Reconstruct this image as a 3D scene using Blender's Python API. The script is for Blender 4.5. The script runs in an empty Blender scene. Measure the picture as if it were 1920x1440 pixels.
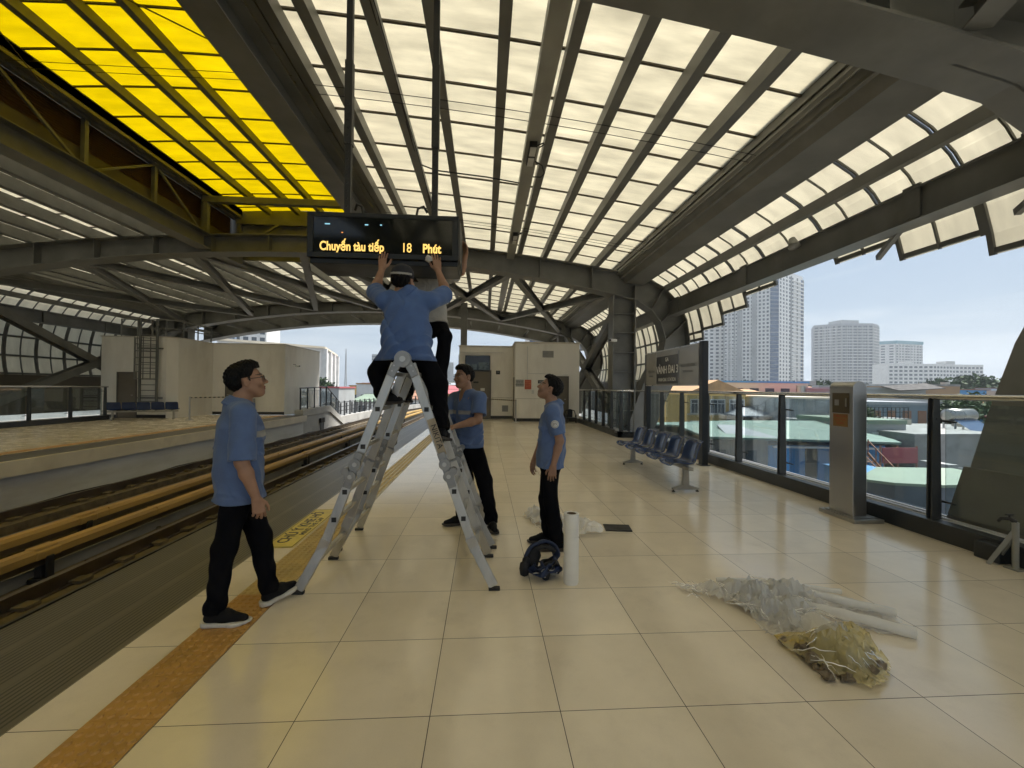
import bpy, bmesh, math, random
import numpy as np
from mathutils import Vector, Matrix, noise as mnoise
R = math.radians
rnd = random.Random(7)
S = bpy.context.scene
COL = S.collection

# ------------------------------------------------------------------ mesh building
def link(o, parent=None):
    COL.objects.link(o)
    if parent is not None:
        o.parent = parent
    return o

def tag(o, label=None, cat=None, group=None, kind=None):
    if label: o['label'] = label
    if cat: o['category'] = cat
    if group: o['group'] = group
    if kind: o['kind'] = kind
    return o

def empty(name, label=None, cat=None, loc=(0, 0, 0), rz=0.0, group=None, kind=None):
    o = bpy.data.objects.new(name, None)
    o.empty_display_size = 0.1
    o.location = loc
    o.rotation_euler = (0, 0, rz)
    link(o)
    return tag(o, label, cat, group, kind)

def copy_tree(o, parent=None):
    c = o.copy()
    link(c, parent)
    for ch in list(o.children):
        copy_tree(ch, c)
    return c

class MB:
    """collects geometry; build() links it as one mesh object"""
    def __init__(s):
        s.v = []; s.f = []; s.m = []; s.s = []
    def add(s, vs, fs, mi=0, smooth=False):
        o = len(s.v)
        s.v.extend([tuple(v) for v in vs])
        for f in fs:
            s.f.append(tuple(i + o for i in f)); s.m.append(mi); s.s.append(smooth)
        return s
    def box(s, x0, x1, y0, y1, z0, z1, mi=0):
        vs = [(x, y, z) for z in (z0, z1) for y in (y0, y1) for x in (x0, x1)]
        return s.add(vs, [(0, 2, 3, 1), (4, 5, 7, 6), (0, 1, 5, 4), (2, 6, 7, 3), (0, 4, 6, 2), (1, 3, 7, 5)], mi)
    def beam(s, a, b, w, h, up=(0, 0, 1), mi=0):
        a = Vector(a); b = Vector(b); d = (b - a).normalized(); up = Vector(up)
        r = d.cross(up)
        if r.length < 1e-5: r = d.cross(Vector((1, 0, 0)))
        r.normalize(); u = r.cross(d)
        vs = []
        for p in (a, b):
            for sx, sz in ((-1, -1), (1, -1), (1, 1), (-1, 1)):
                vs.append(p + r * (sx * w / 2) + u * (sz * h / 2))
        return s.add(vs, [(0, 1, 2, 3), (7, 6, 5, 4), (0, 4, 5, 1), (1, 5, 6, 2), (2, 6, 7, 3), (3, 7, 4, 0)], mi)
    def ibeam(s, a, b, w, h, tf=.02, tw=.015, up=(0, 0, 1), mi=0):
        a = Vector(a); b = Vector(b); d = (b - a).normalized(); up = Vector(up)
        r = d.cross(up).normalized(); u = r.cross(d)
        s.beam(a + u * (h / 2 - tf / 2), b + u * (h / 2 - tf / 2), w, tf, up, mi)
        s.beam(a - u * (h / 2 - tf / 2), b - u * (h / 2 - tf / 2), w, tf, up, mi)
        return s.beam(a, b, tw, h - 2 * tf - .001, up, mi)
    def tube(s, pts, r, n=8, mi=0, closed=False, cap=True):
        pts = [Vector(p) for p in pts]; k = len(pts)
        rs = r if isinstance(r, (list, tuple)) else [r] * k
        prev = None; vs = []
        for i, p in enumerate(pts):
            if closed: t = pts[(i + 1) % k] - pts[i - 1]
            else: t = pts[min(i + 1, k - 1)] - pts[max(i - 1, 0)]
            t.normalize()
            if prev is None:
                x = t.cross(Vector((0, 0, 1)))
                if x.length < .05: x = t.cross(Vector((1, 0, 0)))
            else:
                x = prev - t * prev.dot(t)
            x.normalize(); prev = x; y = t.cross(x)
            for j in range(n):
                a = 2 * math.pi * j / n
                vs.append(p + (x * math.cos(a) + y * math.sin(a)) * rs[i])
        fs = []
        for i in range(k if closed else k - 1):
            i2 = (i + 1) % k
            for j in range(n):
                j2 = (j + 1) % n
                fs.append((i * n + j, i * n + j2, i2 * n + j2, i2 * n + j))
        s.add(vs, fs, mi, True)
        if cap and not closed:
            o = len(vs)
            s.add(vs[:n], [tuple(range(n - 1, -1, -1))], mi)
            s.add(vs[-n:], [tuple(range(n))], mi)
        return s
    def cyl(s, a, b, r, n=16, mi=0, r2=None):
        return s.tube([a, b], [r, r if r2 is None else r2], n, mi)
    def lathe(s, prof, n=24, c=(0, 0, 0), mi=0, smooth=True):
        vs = []
        for (r, z) in prof:
            for j in range(n):
                a = 2 * math.pi * j / n
                vs.append((c[0] + r * math.cos(a), c[1] + r * math.sin(a), c[2] + z))
        fs = []
        for i in range(len(prof) - 1):
            for j in range(n):
                j2 = (j + 1) % n
                fs.append((i * n + j, i * n + j2, (i + 1) * n + j2, (i + 1) * n + j))
        return s.add(vs, fs, mi, smooth)
    def prism(s, poly, axis, a, b, mi=0):
        """poly: 2D outline; axis 'x','y','z' extruded from a to b"""
        def P(u, v, w):
            return {'x': (w, u, v), 'y': (u, w, v), 'z': (u, v, w)}[axis]
        n = len(poly)
        vs = [P(u, v, a) for u, v in poly] + [P(u, v, b) for u, v in poly]
        fs = [tuple(range(n)), tuple(range(2 * n - 1, n - 1, -1))]
        for i in range(n):
            j = (i + 1) % n
            fs.append((i, i + n, j + n, j))
        return s.add(vs, fs, mi)
    def band(s, pts, t, y0, y1, mi=0, side=0):
        """a plate that follows the polyline pts (X,Z), thickness t, spanning y0..y1"""
        n = len(pts); off = []
        for i in range(n):
            a = pts[max(i - 1, 0)]; b = pts[min(i + 1, n - 1)]
            dx, dz = b[0] - a[0], b[1] - a[1]; L = math.hypot(dx, dz)
            off.append((-dz / L, dx / L))
        lo = [(p[0] + o[0] * t * (side - 1) / 2, p[1] + o[1] * t * (side - 1) / 2) for p, o in zip(pts, off)]
        hi = [(p[0] + o[0] * t * (side + 1) / 2, p[1] + o[1] * t * (side + 1) / 2) for p, o in zip(pts, off)]
        vs = []
        for i in range(n):
            vs += [(lo[i][0], y0, lo[i][1]), (lo[i][0], y1, lo[i][1]), (hi[i][0], y1, hi[i][1]), (hi[i][0], y0, hi[i][1])]
        fs = [(0, 1, 2, 3), tuple(4 * (n - 1) + k for k in (3, 2, 1, 0))]
        for i in range(n - 1):
            o = 4 * i
            for a, b in ((0, 1), (1, 2), (2, 3), (3, 0)):
                fs.append((o + a, o + 4 + a, o + 4 + b, o + b))
        return s.add(vs, fs, mi)
    def strip_web(s, A, B, y0, y1, mi=0):
        """solid between two polylines of equal length in XZ, from y0 to y1"""
        n = len(A); vs = []
        for (a, b) in zip(A, B):
            vs += [(a[0], y0, a[1]), (b[0], y0, b[1]), (b[0], y1, b[1]), (a[0], y1, a[1])]
        fs = [(0, 1, 2, 3), tuple(4 * (n - 1) + k for k in (3, 2, 1, 0))]
        for i in range(n - 1):
            o = 4 * i
            for a, b in ((0, 1), (1, 2), (2, 3), (3, 0)):
                fs.append((o + a, o + 4 + a, o + 4 + b, o + b))
        return s.add(vs, fs, mi)
    def build(s, name, mats, parent=None, bevel=0.0, fix=True):
        me = bpy.data.meshes.new(name)
        me.from_pydata(s.v, [], s.f)
        if not isinstance(mats, (list, tuple)): mats = [mats]
        for m in mats: me.materials.append(m)
        me.polygons.foreach_set('material_index', s.m)
        me.polygons.foreach_set('use_smooth', s.s)
        if fix:
            bm = bmesh.new(); bm.from_mesh(me)
            bmesh.ops.recalc_face_normals(bm, faces=bm.faces)
            bm.to_mesh(me); bm.free()
        me.update()
        o = bpy.data.objects.new(name, me)
        link(o, parent)
        if bevel:
            md = o.modifiers.new('bevel', 'BEVEL'); md.width = bevel; md.segments = 2
            md.limit_method = 'ANGLE'; md.angle_limit = R(40); md.harden_normals = False
        return o

# ------------------------------------------------------------------ materials
def mat(name, col, rough=.5, metal=0.0, var=.15, scale=4.0, bump=0.0, bscale=60.0, spec=.5, detail=6.0, dirt=None, dscale=1.2, damt=.6, stretch=None):
    """procedural principled: colour varied by noise, optional dirt blotches, optional bump"""
    m = bpy.data.materials.new(name); m.use_nodes = True
    nt = m.node_tree; N = nt.nodes; L = nt.links
    b = N['Principled BSDF']
    b.inputs['Roughness'].default_value = rough; b.inputs['Metallic'].default_value = metal
    b.inputs['Specular IOR Level'].default_value = spec
    tc = N.new('ShaderNodeTexCoord'); mp = N.new('ShaderNodeMapping')
    if stretch: mp.inputs['Scale'].default_value = stretch
    geo = N.new('ShaderNodeNewGeometry')
    L.new(tc.outputs['Object'], mp.inputs[0])
    nz = N.new('ShaderNodeTexNoise'); nz.inputs['Scale'].default_value = scale; nz.inputs['Detail'].default_value = detail
    L.new(mp.outputs[0], nz.inputs['Vector'])
    rp = N.new('ShaderNodeMapRange'); rp.inputs[1].default_value = .3; rp.inputs[2].default_value = .7
    rp.inputs[3].default_value = 1 - var; rp.inputs[4].default_value = 1 + var
    L.new(nz.outputs['Fac'], rp.inputs[0])
    mx = N.new('ShaderNodeMix'); mx.data_type = 'RGBA'; mx.blend_type = 'MULTIPLY'; mx.inputs[0].default_value = 1
    mx.inputs[6].default_value = (*col, 1)
    L.new(rp.outputs[0], mx.inputs[7])
    out = mx.outputs[2]
    if dirt is not None:
        n2 = N.new('ShaderNodeTexNoise'); n2.inputs['Scale'].default_value = dscale; n2.inputs['Detail'].default_value = 8
        n2.inputs['Roughness'].default_value = .65
        L.new(mp.outputs[0], n2.inputs['Vector'])
        r2 = N.new('ShaderNodeMapRange'); r2.inputs[1].default_value = .5; r2.inputs[2].default_value = .72
        r2.inputs[3].default_value = 0; r2.inputs[4].default_value = damt
        L.new(n2.outputs['Fac'], r2.inputs[0])
        m2 = N.new('ShaderNodeMix'); m2.data_type = 'RGBA'
        L.new(r2.outputs[0], m2.inputs[0]); L.new(out, m2.inputs[6]); m2.inputs[7].default_value = (*dirt, 1)
        out = m2.outputs[2]
    L.new(out, b.inputs['Base Color'])
    rr = N.new('ShaderNodeMapRange'); rr.inputs[1].default_value = .3; rr.inputs[2].default_value = .7
    rr.inputs[3].default_value = max(.02, rough * .82); rr.inputs[4].default_value = min(1, rough * 1.18)
    L.new(nz.outputs['Fac'], rr.inputs[0]); L.new(rr.outputs[0], b.inputs['Roughness'])
    if bump:
        n3 = N.new('ShaderNodeTexNoise'); n3.inputs['Scale'].default_value = bscale; n3.inputs['Detail'].default_value = 4
        L.new(mp.outputs[0], n3.inputs['Vector'])
        bp = N.new('ShaderNodeBump'); bp.inputs['Strength'].default_value = bump; bp.inputs['Distance'].default_value = .01
        L.new(n3.outputs['Fac'], bp.inputs['Height']); L.new(bp.outputs[0], b.inputs['Normal'])
    return m

def translucent(name, col, through=.8, rough=.5, var=.10, streak=(.9, 3.2, 1)):
    """weathered translucent roof sheet: lets light through, scattered"""
    m = bpy.data.materials.new(name); m.use_nodes = True
    nt = m.node_tree; N = nt.nodes; L = nt.links
    N.remove(N['Principled BSDF'])
    o = N['Material Output']
    tc = N.new('ShaderNodeTexCoord'); mp = N.new('ShaderNodeMapping'); mp.inputs['Scale'].default_value = streak
    L.new(tc.outputs['Object'], mp.inputs[0])
    nz = N.new('ShaderNodeTexNoise'); nz.inputs['Scale'].default_value = 1.1; nz.inputs['Detail'].default_value = 7; nz.inputs['Roughness'].default_value = .6
    L.new(mp.outputs[0], nz.inputs['Vector'])
    rp = N.new('ShaderNodeMapRange'); rp.inputs[1].default_value = .3; rp.inputs[2].default_value = .7
    rp.inputs[3].default_value = 1 - var; rp.inputs[4].default_value = 1 + var
    L.new(nz.outputs['Fac'], rp.inputs[0])
    mx = N.new('ShaderNodeMix'); mx.data_type = 'RGBA'; mx.blend_type = 'MULTIPLY'; mx.inputs[0].default_value = 1
    mx.inputs[6].default_value = (*col, 1); L.new(rp.outputs[0], mx.inputs[7])
    t = N.new('ShaderNodeBsdfTranslucent'); d = N.new('ShaderNodeBsdfDiffuse'); g = N.new('ShaderNodeBsdfGlossy')
    g.inputs['Roughness'].default_value = rough; g.inputs['Color'].default_value = (.9, .9, .9, 1)
    L.new(mx.outputs[2], t.inputs[0]); L.new(mx.outputs[2], d.inputs[0])
    a = N.new('ShaderNodeMixShader'); a.inputs[0].default_value = through
    L.new(d.outputs[0], a.inputs[1]); L.new(t.outputs[0], a.inputs[2])
    fr = N.new('ShaderNodeFresnel'); fr.inputs[0].default_value = 1.35
    b = N.new('ShaderNodeMixShader'); L.new(fr.outputs[0], b.inputs[0]); L.new(a.outputs[0], b.inputs[1]); L.new(g.outputs[0], b.inputs[2])
    L.new(b.outputs[0], o.inputs[0])
    return m

def glass_pane(name, tint=(.86, .91, .92), refl=.09, rough=.02, haze=.03, hazecol=(.75, .8, .82)):
    """thin glazing: mostly see-through, Fresnel reflection, a little dust"""
    m = bpy.data.materials.new(name); m.use_nodes = True
    nt = m.node_tree; N = nt.nodes; L = nt.links
    N.remove(N['Principled BSDF']); o = N['Material Output']
    t = N.new('ShaderNodeBsdfTransparent'); t.inputs[0].default_value = (*tint, 1)
    g = N.new('ShaderNodeBsdfGlossy'); g.inputs['Roughness'].default_value = rough
    d = N.new('ShaderNodeBsdfDiffuse'); d.inputs[0].default_value = (*hazecol, 1)
    tc = N.new('ShaderNodeTexCoord'); nz = N.new('ShaderNodeTexNoise'); nz.inputs['Scale'].default_value = 2.5; nz.inputs['Detail'].default_value = 6
    L.new(tc.outputs['Object'], nz.inputs['Vector'])
    rp = N.new('ShaderNodeMapRange'); rp.inputs[1].default_value = .35; rp.inputs[2].default_value = .75
    rp.inputs[3].default_value = haze * .4; rp.inputs[4].default_value = haze * 1.8
    L.new(nz.outputs['Fac'], rp.inputs[0])
    a = N.new('ShaderNodeMixShader'); L.new(rp.outputs[0], a.inputs[0]); L.new(t.outputs[0], a.inputs[1]); L.new(d.outputs[0], a.inputs[2])
    lw = N.new('ShaderNodeLayerWeight'); lw.inputs[0].default_value = .25
    mr = N.new('ShaderNodeMapRange'); mr.inputs[3].default_value = refl * .5; mr.inputs[4].default_value = min(.9, refl * 5)
    L.new(lw.outputs['Fresnel'], mr.inputs[0])
    b = N.new('ShaderNodeMixShader'); L.new(mr.outputs[0], b.inputs[0]); L.new(a.outputs[0], b.inputs[1]); L.new(g.outputs[0], b.inputs[2])
    L.new(b.outputs[0], o.inputs[0])
    return m

def emit(name, col, power=1.0):
    m = bpy.data.materials.new(name); m.use_nodes = True
    b = m.node_tree.nodes['Principled BSDF']
    b.inputs['Base Color'].default_value = (.02, .02, .02, 1)
    b.inputs['Emission Color'].default_value = (*col, 1); b.inputs['Emission Strength'].default_value = power
    return m

def text_obj(name, body, size, loc, rot, m, parent=None, align='LEFT', bold=0.0, ext=.002, xscale=1.0, shear=0):
    cu = bpy.data.curves.new(name, 'FONT'); cu.body = body; cu.size = size; cu.align_x = align
    cu.extrude = ext; cu.offset = bold; cu.shear = shear
    cu.materials.append(m)
    o = bpy.data.objects.new(name, cu); link(o)
    o.location = loc; o.rotation_euler = rot; o.scale = (xscale, 1, 1)
    bpy.context.view_layer.update()
    dg = bpy.context.evaluated_depsgraph_get()
    me = bpy.data.meshes.new_from_object(o.evaluated_get(dg))
    me.name = name
    n = bpy.data.objects.new(name, me); n.matrix_world = o.matrix_world.copy()
    bpy.data.objects.remove(o)
    link(n)
    if parent is not None:
        n.parent = parent; n.matrix_parent_inverse = Matrix.Identity(4)
        n.location = loc; n.rotation_euler = rot; n.scale = (xscale, 1, 1)
    return n

M = {}
STEEL = (.165, .165, .152)
M['steel'] = mat('grey_steel_paint', STEEL, .48, 0, .22, 1.6, dirt=(.10, .093, .07), dscale=.9, damt=.5)
M['steel_light'] = mat('pale_steel_paint', (.30, .295, .26), .45, 0, .15, 2.0)
M['cream'] = translucent('cream_roof_sheet', (.93, .885, .745), .76, var=.15)
M['cream_side'] = translucent('cream_side_sheet', (.90, .86, .74), .76, streak=(1, 3, 1))
M['yellow_sheet'] = translucent('yellow_roof_sheet', (.95, .80, .03), .80, var=.10)
M['batten'] = mat('dark_batten', (.10, .085, .06), .6)
M['louver'] = mat('louver_brown', (.16, .09, .04), .6, 0, .2, 3, stretch=(1, 1, 8))
M['black'] = mat('black_plastic', (.012, .012, .013), .4, 0, .2, 8)
M['cable'] = mat('black_cable', (.012, .012, .012), .55)
M['concrete'] = mat('painted_concrete', (.62, .58, .51), .75, 0, .10, 1.2, bump=.12, bscale=18, dirt=(.25, .23, .19), dscale=.7, damt=.5)
M['concrete_grey'] = mat('grey_concrete', (.33, .33, .31), .8, 0, .15, 1.5, bump=.15, bscale=14, dirt=(.16, .15, .13), dscale=.6, damt=.6)
M['plaster'] = mat('cream_plaster', (.80, .775, .72), .8, 0, .08, 1.0, bump=.08, bscale=30, dirt=(.50, .45, .38), dscale=.6, damt=.5, stretch=(1, 1, .35))
M['stainless'] = mat('brushed_stainless', (.42, .40, .37), .3, 1.0, .12, 3, stretch=(1, 1, .08), detail=8)
M['stainless_rail'] = mat('stainless_rail', (.62, .61, .58), .22, 1.0, .06, 5)
M['alu'] = mat('ladder_aluminium', (.50, .485, .45), .40, .85, .12, 9, dirt=(.28, .27, .25), dscale=6, damt=.5, stretch=(1, 1, .3))
M['glass'] = glass_pane('balustrade_glass')
M['plinth'] = mat('dark_plinth_paint', (.035, .038, .040), .45, 0, .15, 3)
EXPOSURE = 1.36
HAZE = 0.0004
# ------------------------------------------------------------------ station geometry constants
XC = -6.2                      # middle of the canopy
def mir(x): return 2 * XC - x
def ztop(x): return 6.45 - .0077 * (x - XC) ** 2
def zbot(x): return 5.87 - .0100 * (x - XC) ** 2
ARCH = [(-7.0, -6.45), (3.58, 4.16), (14.33, 14.9), (25.2, 25.78)]
Y_NEAR, Y_END = -9.0, 28.6

# ------------------------------------------------------------------ floor material
def floor_tiles(name, col, x_off, y_off, size=.6, rough=.09):
    m = bpy.data.materials.new(name); m.use_nodes = True
    nt = m.node_tree; N = nt.nodes; L = nt.links; b = N['Principled BSDF']
    g = N.new('ShaderNodeNewGeometry'); sp = N.new('ShaderNodeSeparateXYZ'); L.new(g.outputs['Position'], sp.inputs[0])
    def math_(op, a, c=None, d=None):
        n = N.new('ShaderNodeMath'); n.operation = op
        for i, v in enumerate((a, c, d)):
            if v is None: continue
            if isinstance(v, (int, float)): n.inputs[i].default_value = v
            else: L.new(v, n.inputs[i])
        return n.outputs[0]
    cells = []; dist = []
    for ax, off in (('X', x_off), ('Y', y_off)):
        u = math_('DIVIDE', math_('SUBTRACT', sp.outputs[ax], off), size)
        fl = math_('FLOOR', u); fr = math_('SUBTRACT', u, fl)
        dist.append(math_('MINIMUM', fr, math_('SUBTRACT', 1.0, fr))); cells.append(fl)
    dmin = math_('MINIMUM', dist[0], dist[1])
    joint = math_('LESS_THAN', dmin, .0032)
    cv = N.new('ShaderNodeCombineXYZ'); L.new(cells[0], cv.inputs[0]); L.new(cells[1], cv.inputs[1])
    wn = N.new('ShaderNodeTexWhiteNoise'); L.new(cv.outputs[0], wn.inputs['Vector'])
    nz = N.new('ShaderNodeTexNoise'); nz.inputs['Scale'].default_value = 3.5; nz.inputs['Detail'].default_value = 8; nz.inputs['Roughness'].default_value = .6
    L.new(g.outputs['Position'], nz.inputs['Vector'])
    nf = N.new('ShaderNodeTexNoise'); nf.inputs['Scale'].default_value = 140; nf.inputs['Detail'].default_value = 3
    L.new(g.outputs['Position'], nf.inputs['Vector'])
    v = math_('ADD', math_('MULTIPLY', wn.outputs['Value'], .11), math_('MULTIPLY', nz.outputs['Fac'], .20))
    v = math_('ADD', v, math_('MULTIPLY', nf.outputs['Fac'], .06))
    v = math_('ADD', v, .80)
    mx = N.new('ShaderNodeMix'); mx.data_type = 'RGBA'; mx.blend_type = 'MULTIPLY'; mx.inputs[0].default_value = 1
    mx.inputs[6].default_value = (*col, 1); L.new(v, mx.inputs[7])
    # scuffs
    sn = N.new('ShaderNodeTexNoise'); sn.inputs["Scale"].default_value = 2.4; sn.inputs['Detail'].default_value = 10; sn.inputs['Roughness'].default_value = .7
    L.new(g.outputs['Position'], sn.inputs['Vector'])
    sr = N.new('ShaderNodeMapRange'); sr.inputs[1].default_value = .53; sr.inputs[2].default_value = .72; sr.inputs[3].default_value = 0; sr.inputs[4].default_value = .26
    L.new(sn.outputs['Fac'], sr.inputs[0])
    m1 = N.new('ShaderNodeMix'); m1.data_type = 'RGBA'; L.new(sr.outputs[0], m1.inputs[0]); L.new(mx.outputs[2], m1.inputs[6]); m1.inputs[7].default_value = (col[0] * .62, col[1] * .6, col[2] * .6, 1)
    m2 = N.new('ShaderNodeMix'); m2.data_type = 'RGBA'; L.new(joint, m2.inputs[0]); L.new(m1.outputs[2], m2.inputs[6]); m2.inputs[7].default_value = (.035, .03, .022, 1)
    L.new(m2.outputs[2], b.inputs['Base Color'])
    r = math_('ADD', math_('MULTIPLY', sn.outputs['Fac'], .14), rough)
    r = math_('ADD', r, math_('MULTIPLY', joint, .5))
    L.new(r, b.inputs['Roughness'])
    b.inputs['Specular IOR Level'].default_value = .8
    bp = N.new('ShaderNodeBump'); bp.inputs['Strength'].default_value = .35; bp.inputs['Distance'].default_value = .002
    h = math_('SUBTRACT', math_('MULTIPLY', nf.outputs['Fac'], .12), math_('MULTIPLY', joint, 1.0))
    L.new(h, bp.inputs['Height']); L.new(bp.outputs[0], b.inputs['Normal'])
    return m

def ribbed(name, col, pitch=.028, rough=.38):
    m = bpy.data.materials.new(name); m.use_nodes = True
    nt = m.node_tree; N = nt.nodes; L = nt.links; b = N['Principled BSDF']
    g = N.new('ShaderNodeNewGeometry'); sp = N.new('ShaderNodeSeparateXYZ'); L.new(g.outputs['Position'], sp.inputs[0])
    def math_(op, a, c=None):
        n = N.new('ShaderNodeMath'); n.operation = op
        for i, v in enumerate((a, c)):
            if v is None: continue
            if isinstance(v, (int, float)): n.inputs[i].default_value = v
            else: L.new(v, n.inputs[i])
        return n.outputs[0]
    u = math_('FRACT', math_('DIVIDE', sp.outputs['X'], pitch))
    tri = math_('MULTIPLY', math_('ABSOLUTE', math_('SUBTRACT', u, .5)), 2.0)
    groove = math_('LESS_THAN', tri, .42)
    # plain bands between the ribbed bands
    w = math_('FRACT', math_('DIVIDE', math_('ADD', sp.outputs['X'], 2.955), .31))
    band = math_('GREATER_THAN', w, .84)
    groove = math_('MULTIPLY', groove, math_('SUBTRACT', 1.0, band))
    nz = N.new('ShaderNodeTexNoise'); nz.inputs['Scale'].default_value = 3; nz.inputs['Detail'].default_value = 8
    L.new(g.outputs['Position'], nz.inputs['Vector'])
    v = math_('ADD', math_('MULTIPLY', nz.outputs['Fac'], .6), .7)
    mx = N.new('ShaderNodeMix'); mx.data_type = 'RGBA'; mx.blend_type = 'MULTIPLY'; mx.inputs[0].default_value = 1
    mx.inputs[6].default_value = (*col, 1); L.new(v, mx.inputs[7])
    m2 = N.new('ShaderNodeMix'); m2.data_type = 'RGBA'; L.new(groove, m2.inputs[0]); L.new(mx.outputs[2], m2.inputs[6]); m2.inputs[7].default_value = (col[0] * .3, col[1] * .3, col[2] * .3, 1)
    L.new(m2.outputs[2], b.inputs['Base Color']); b.inputs['Roughness'].default_value = rough
    bp = N.new('ShaderNodeBump'); bp.inputs['Strength'].default_value = .6; bp.inputs['Distance'].default_value = .004
    L.new(math_('SUBTRACT', 1.0, groove), bp.inputs['Height']); L.new(bp.outputs[0], b.inputs['Normal'])
    return m

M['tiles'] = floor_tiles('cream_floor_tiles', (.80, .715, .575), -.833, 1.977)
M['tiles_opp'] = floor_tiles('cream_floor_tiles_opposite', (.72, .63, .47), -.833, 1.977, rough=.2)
M['ribbed'] = ribbed('ribbed_rubber_edge', (.12, .11, .088))
M['tactile'] = mat('orange_tactile', (.48, .265, .075), .5, 0, .18, 5, dirt=(.34, .19, .06), dscale=2.2, damt=.6)
M['tactile_far'] = mat('ochre_tactile', (.50, .37, .15), .5, 0, .2, 6, dirt=(.2, .15, .07), dscale=3, damt=.5)

M['coping'] = mat('pale_coping', (.66, .61, .52), .7, 0, .10, 1.5, dirt=(.33, .29, .22), dscale=.8, damt=.5)
# ------------------------------------------------------------------ own platform
mb = MB()
mb.box(-2.036, 5.25, Y_NEAR, 27.0, -.30, 0)
platform = tag(mb.build('platform_floor', M['tiles']), kind='structure')
mb = MB(); mb.box(-2.93, -2.036, Y_NEAR, 27.0, -.30, -.004)
tag(mb.build('platform_edge', M['ribbed']), kind='structure')
mb = MB(); mb.box(-2.955, -2.931, Y_NEAR, 27.0, -.16, .006)      # dark nosing along the edge
tag(mb.build('platform_edge_nosing', M['black']), kind='structure')
mb = MB(); mb.box(-2.6, 5.0, Y_NEAR, 27.0, -1.15, -.31)
tag(mb.build('platform_base', M['concrete_grey']), kind='structure')
# tactile strip: orange dotted tiles near, ochre corded tiles further on; domes are real bumps
def tactile_piece(y0, y1, m, bars=False):
    mb = MB(); x0, x1 = -1.736, -1.436
    n = max(1, round((y1 - y0) / .3)); L_ = (y1 - y0) / n
    for i in range(n):
        a = y0 + i * L_ + .0015; b = y0 + (i + 1) * L_ - .0015
        mb.box(x0, x1, a, b, -.01, .004)
        if bars:
            for k in range(4):
                xa = x0 + .025 + k * .07
                mb.box(xa, xa + .035, a + .008, b - .008, .004, .010, 1)
        else:
            for r in range(6):
                for c in range(6):
                    cx = x0 + .025 + c * .05; cy = a + .025 + r * (b - a - .05) / 5
                    vs = []
                    for rr, zz in ((.018, .004), (.012, .0105)):
                        for q in range(8):
                            t = q * math.pi / 4
                            vs.append((cx + rr * math.cos(t), cy + rr * math.sin(t), zz))
                    mb.add(vs, [(q, (q + 1) % 8, 8 + (q + 1) % 8, 8 + q) for q in range(8)] + [tuple(range(8, 16))], 0)
    return mb.build('tactile_strip', [M['coping'], m] if bars else m, fix=False)
tag(tactile_piece(-.3, 3.177, M['tactile']), kind='structure')
tag(tactile_piece(3.177, 5.577, M['tactile_far']), kind='structure')
tag(tactile_piece(5.577, 26.88, M['tactile_far'], True), kind='structure')

# ------------------------------------------------------------------ opposite platform
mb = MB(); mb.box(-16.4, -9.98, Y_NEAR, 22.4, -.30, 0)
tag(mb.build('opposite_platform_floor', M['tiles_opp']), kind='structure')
mb = MB(); mb.box(-9.98, -9.1, Y_NEAR, 22.4, -.26, -.004)
tag(mb.build('opposite_platform_edge', M['ribbed']), kind='structure')
M['pitwall'] = mat('grey_pit_wall', (.68, .68, .66), .75, 0, .14, .8, dirt=(.30, .27, .22), dscale=.55, damt=.6, stretch=(1, .35, 1.5))
mb = MB(); mb.box(-9.1, -9.03, Y_NEAR, 22.4, -.30, .002)
tag(mb.build('opposite_platform_coping', M['coping']), kind='structure')
mb = MB(); mb.box(-16.4, -9.16, Y_NEAR, 22.3, -1.2, -.30)
tag(mb.build('opposite_platform_wall', M['pitwall']), kind='structure')
mb = MB(); mb.box(-10.32, -10.02, Y_NEAR, 22.2, -.01, .005)
tag(mb.build('opposite_tactile_strip', M['tactile']), kind='structure')

# ------------------------------------------------------------------ track bed and viaduct (bends gently to the right far ahead)
def bend(y): return 0.0 if y < 34 else (y - 34) ** 2 * .0062
def sweep(mb, x0, x1, z0, z1, ys, mi=0):
    vs = []
    for y in ys:
        o = bend(y)
        vs += [(x0 + o, y, z0), (x1 + o, y, z0), (x1 + o, y, z1), (x0 + o, y, z1)]
    n = len(ys); fs = [(0, 1, 2, 3), tuple(4 * (n - 1) + k for k in (3, 2, 1, 0))]
    for i in range(n - 1):
        q = 4 * i
        for a, b in ((0, 1), (1, 2), (2, 3), (3, 0)):
            fs.append((q + a, q + 4 + a, q + 4 + b, q + b))
    mb.add(vs, fs, mi)
YS = [Y_NEAR, 34] + [34 + 5 * i for i in range(1, 30)]
M['trackbed'] = mat('track_slab', (.16, .125, .075), .85, 0, .35, 2.2, bump=.3, bscale=20, dirt=(.05, .04, .03), dscale=1.1, damt=.7)
mb = MB(); sweep(mb, -9.16, -2.6, -1.7, -1.15, [Y_NEAR, 26, 34] + YS[2:])
tag(mb.build('track_bed', M['trackbed']), kind='structure')
mb = MB(); sweep(mb, -9.9, -2.1, -2.6, -1.7, [26.5, 34] + YS[2:])
tag(mb.build('viaduct_deck', M['concrete_grey']), kind='structure')
M['ballast'] = mat('track_plinth', (.12, .095, .06), .9, 0, .4, 6, bump=.5, bscale=40)
M['rail'] = mat('running_rail', (.16, .13, .10), .35, .8, .2, 3)
def rail_thing(x, label):
    mb = MB()
    sweep(mb, x - .07, x + .07, -1.00, -.985, YS); sweep(mb, x - .012, x + .012, -.985, -.86, YS); sweep(mb, x - .036, x + .036, -.86, -.82, YS)
    return tag(mb.build('running_rail', M['rail']), label, 'rail', 'running rails in the track bed')
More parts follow.
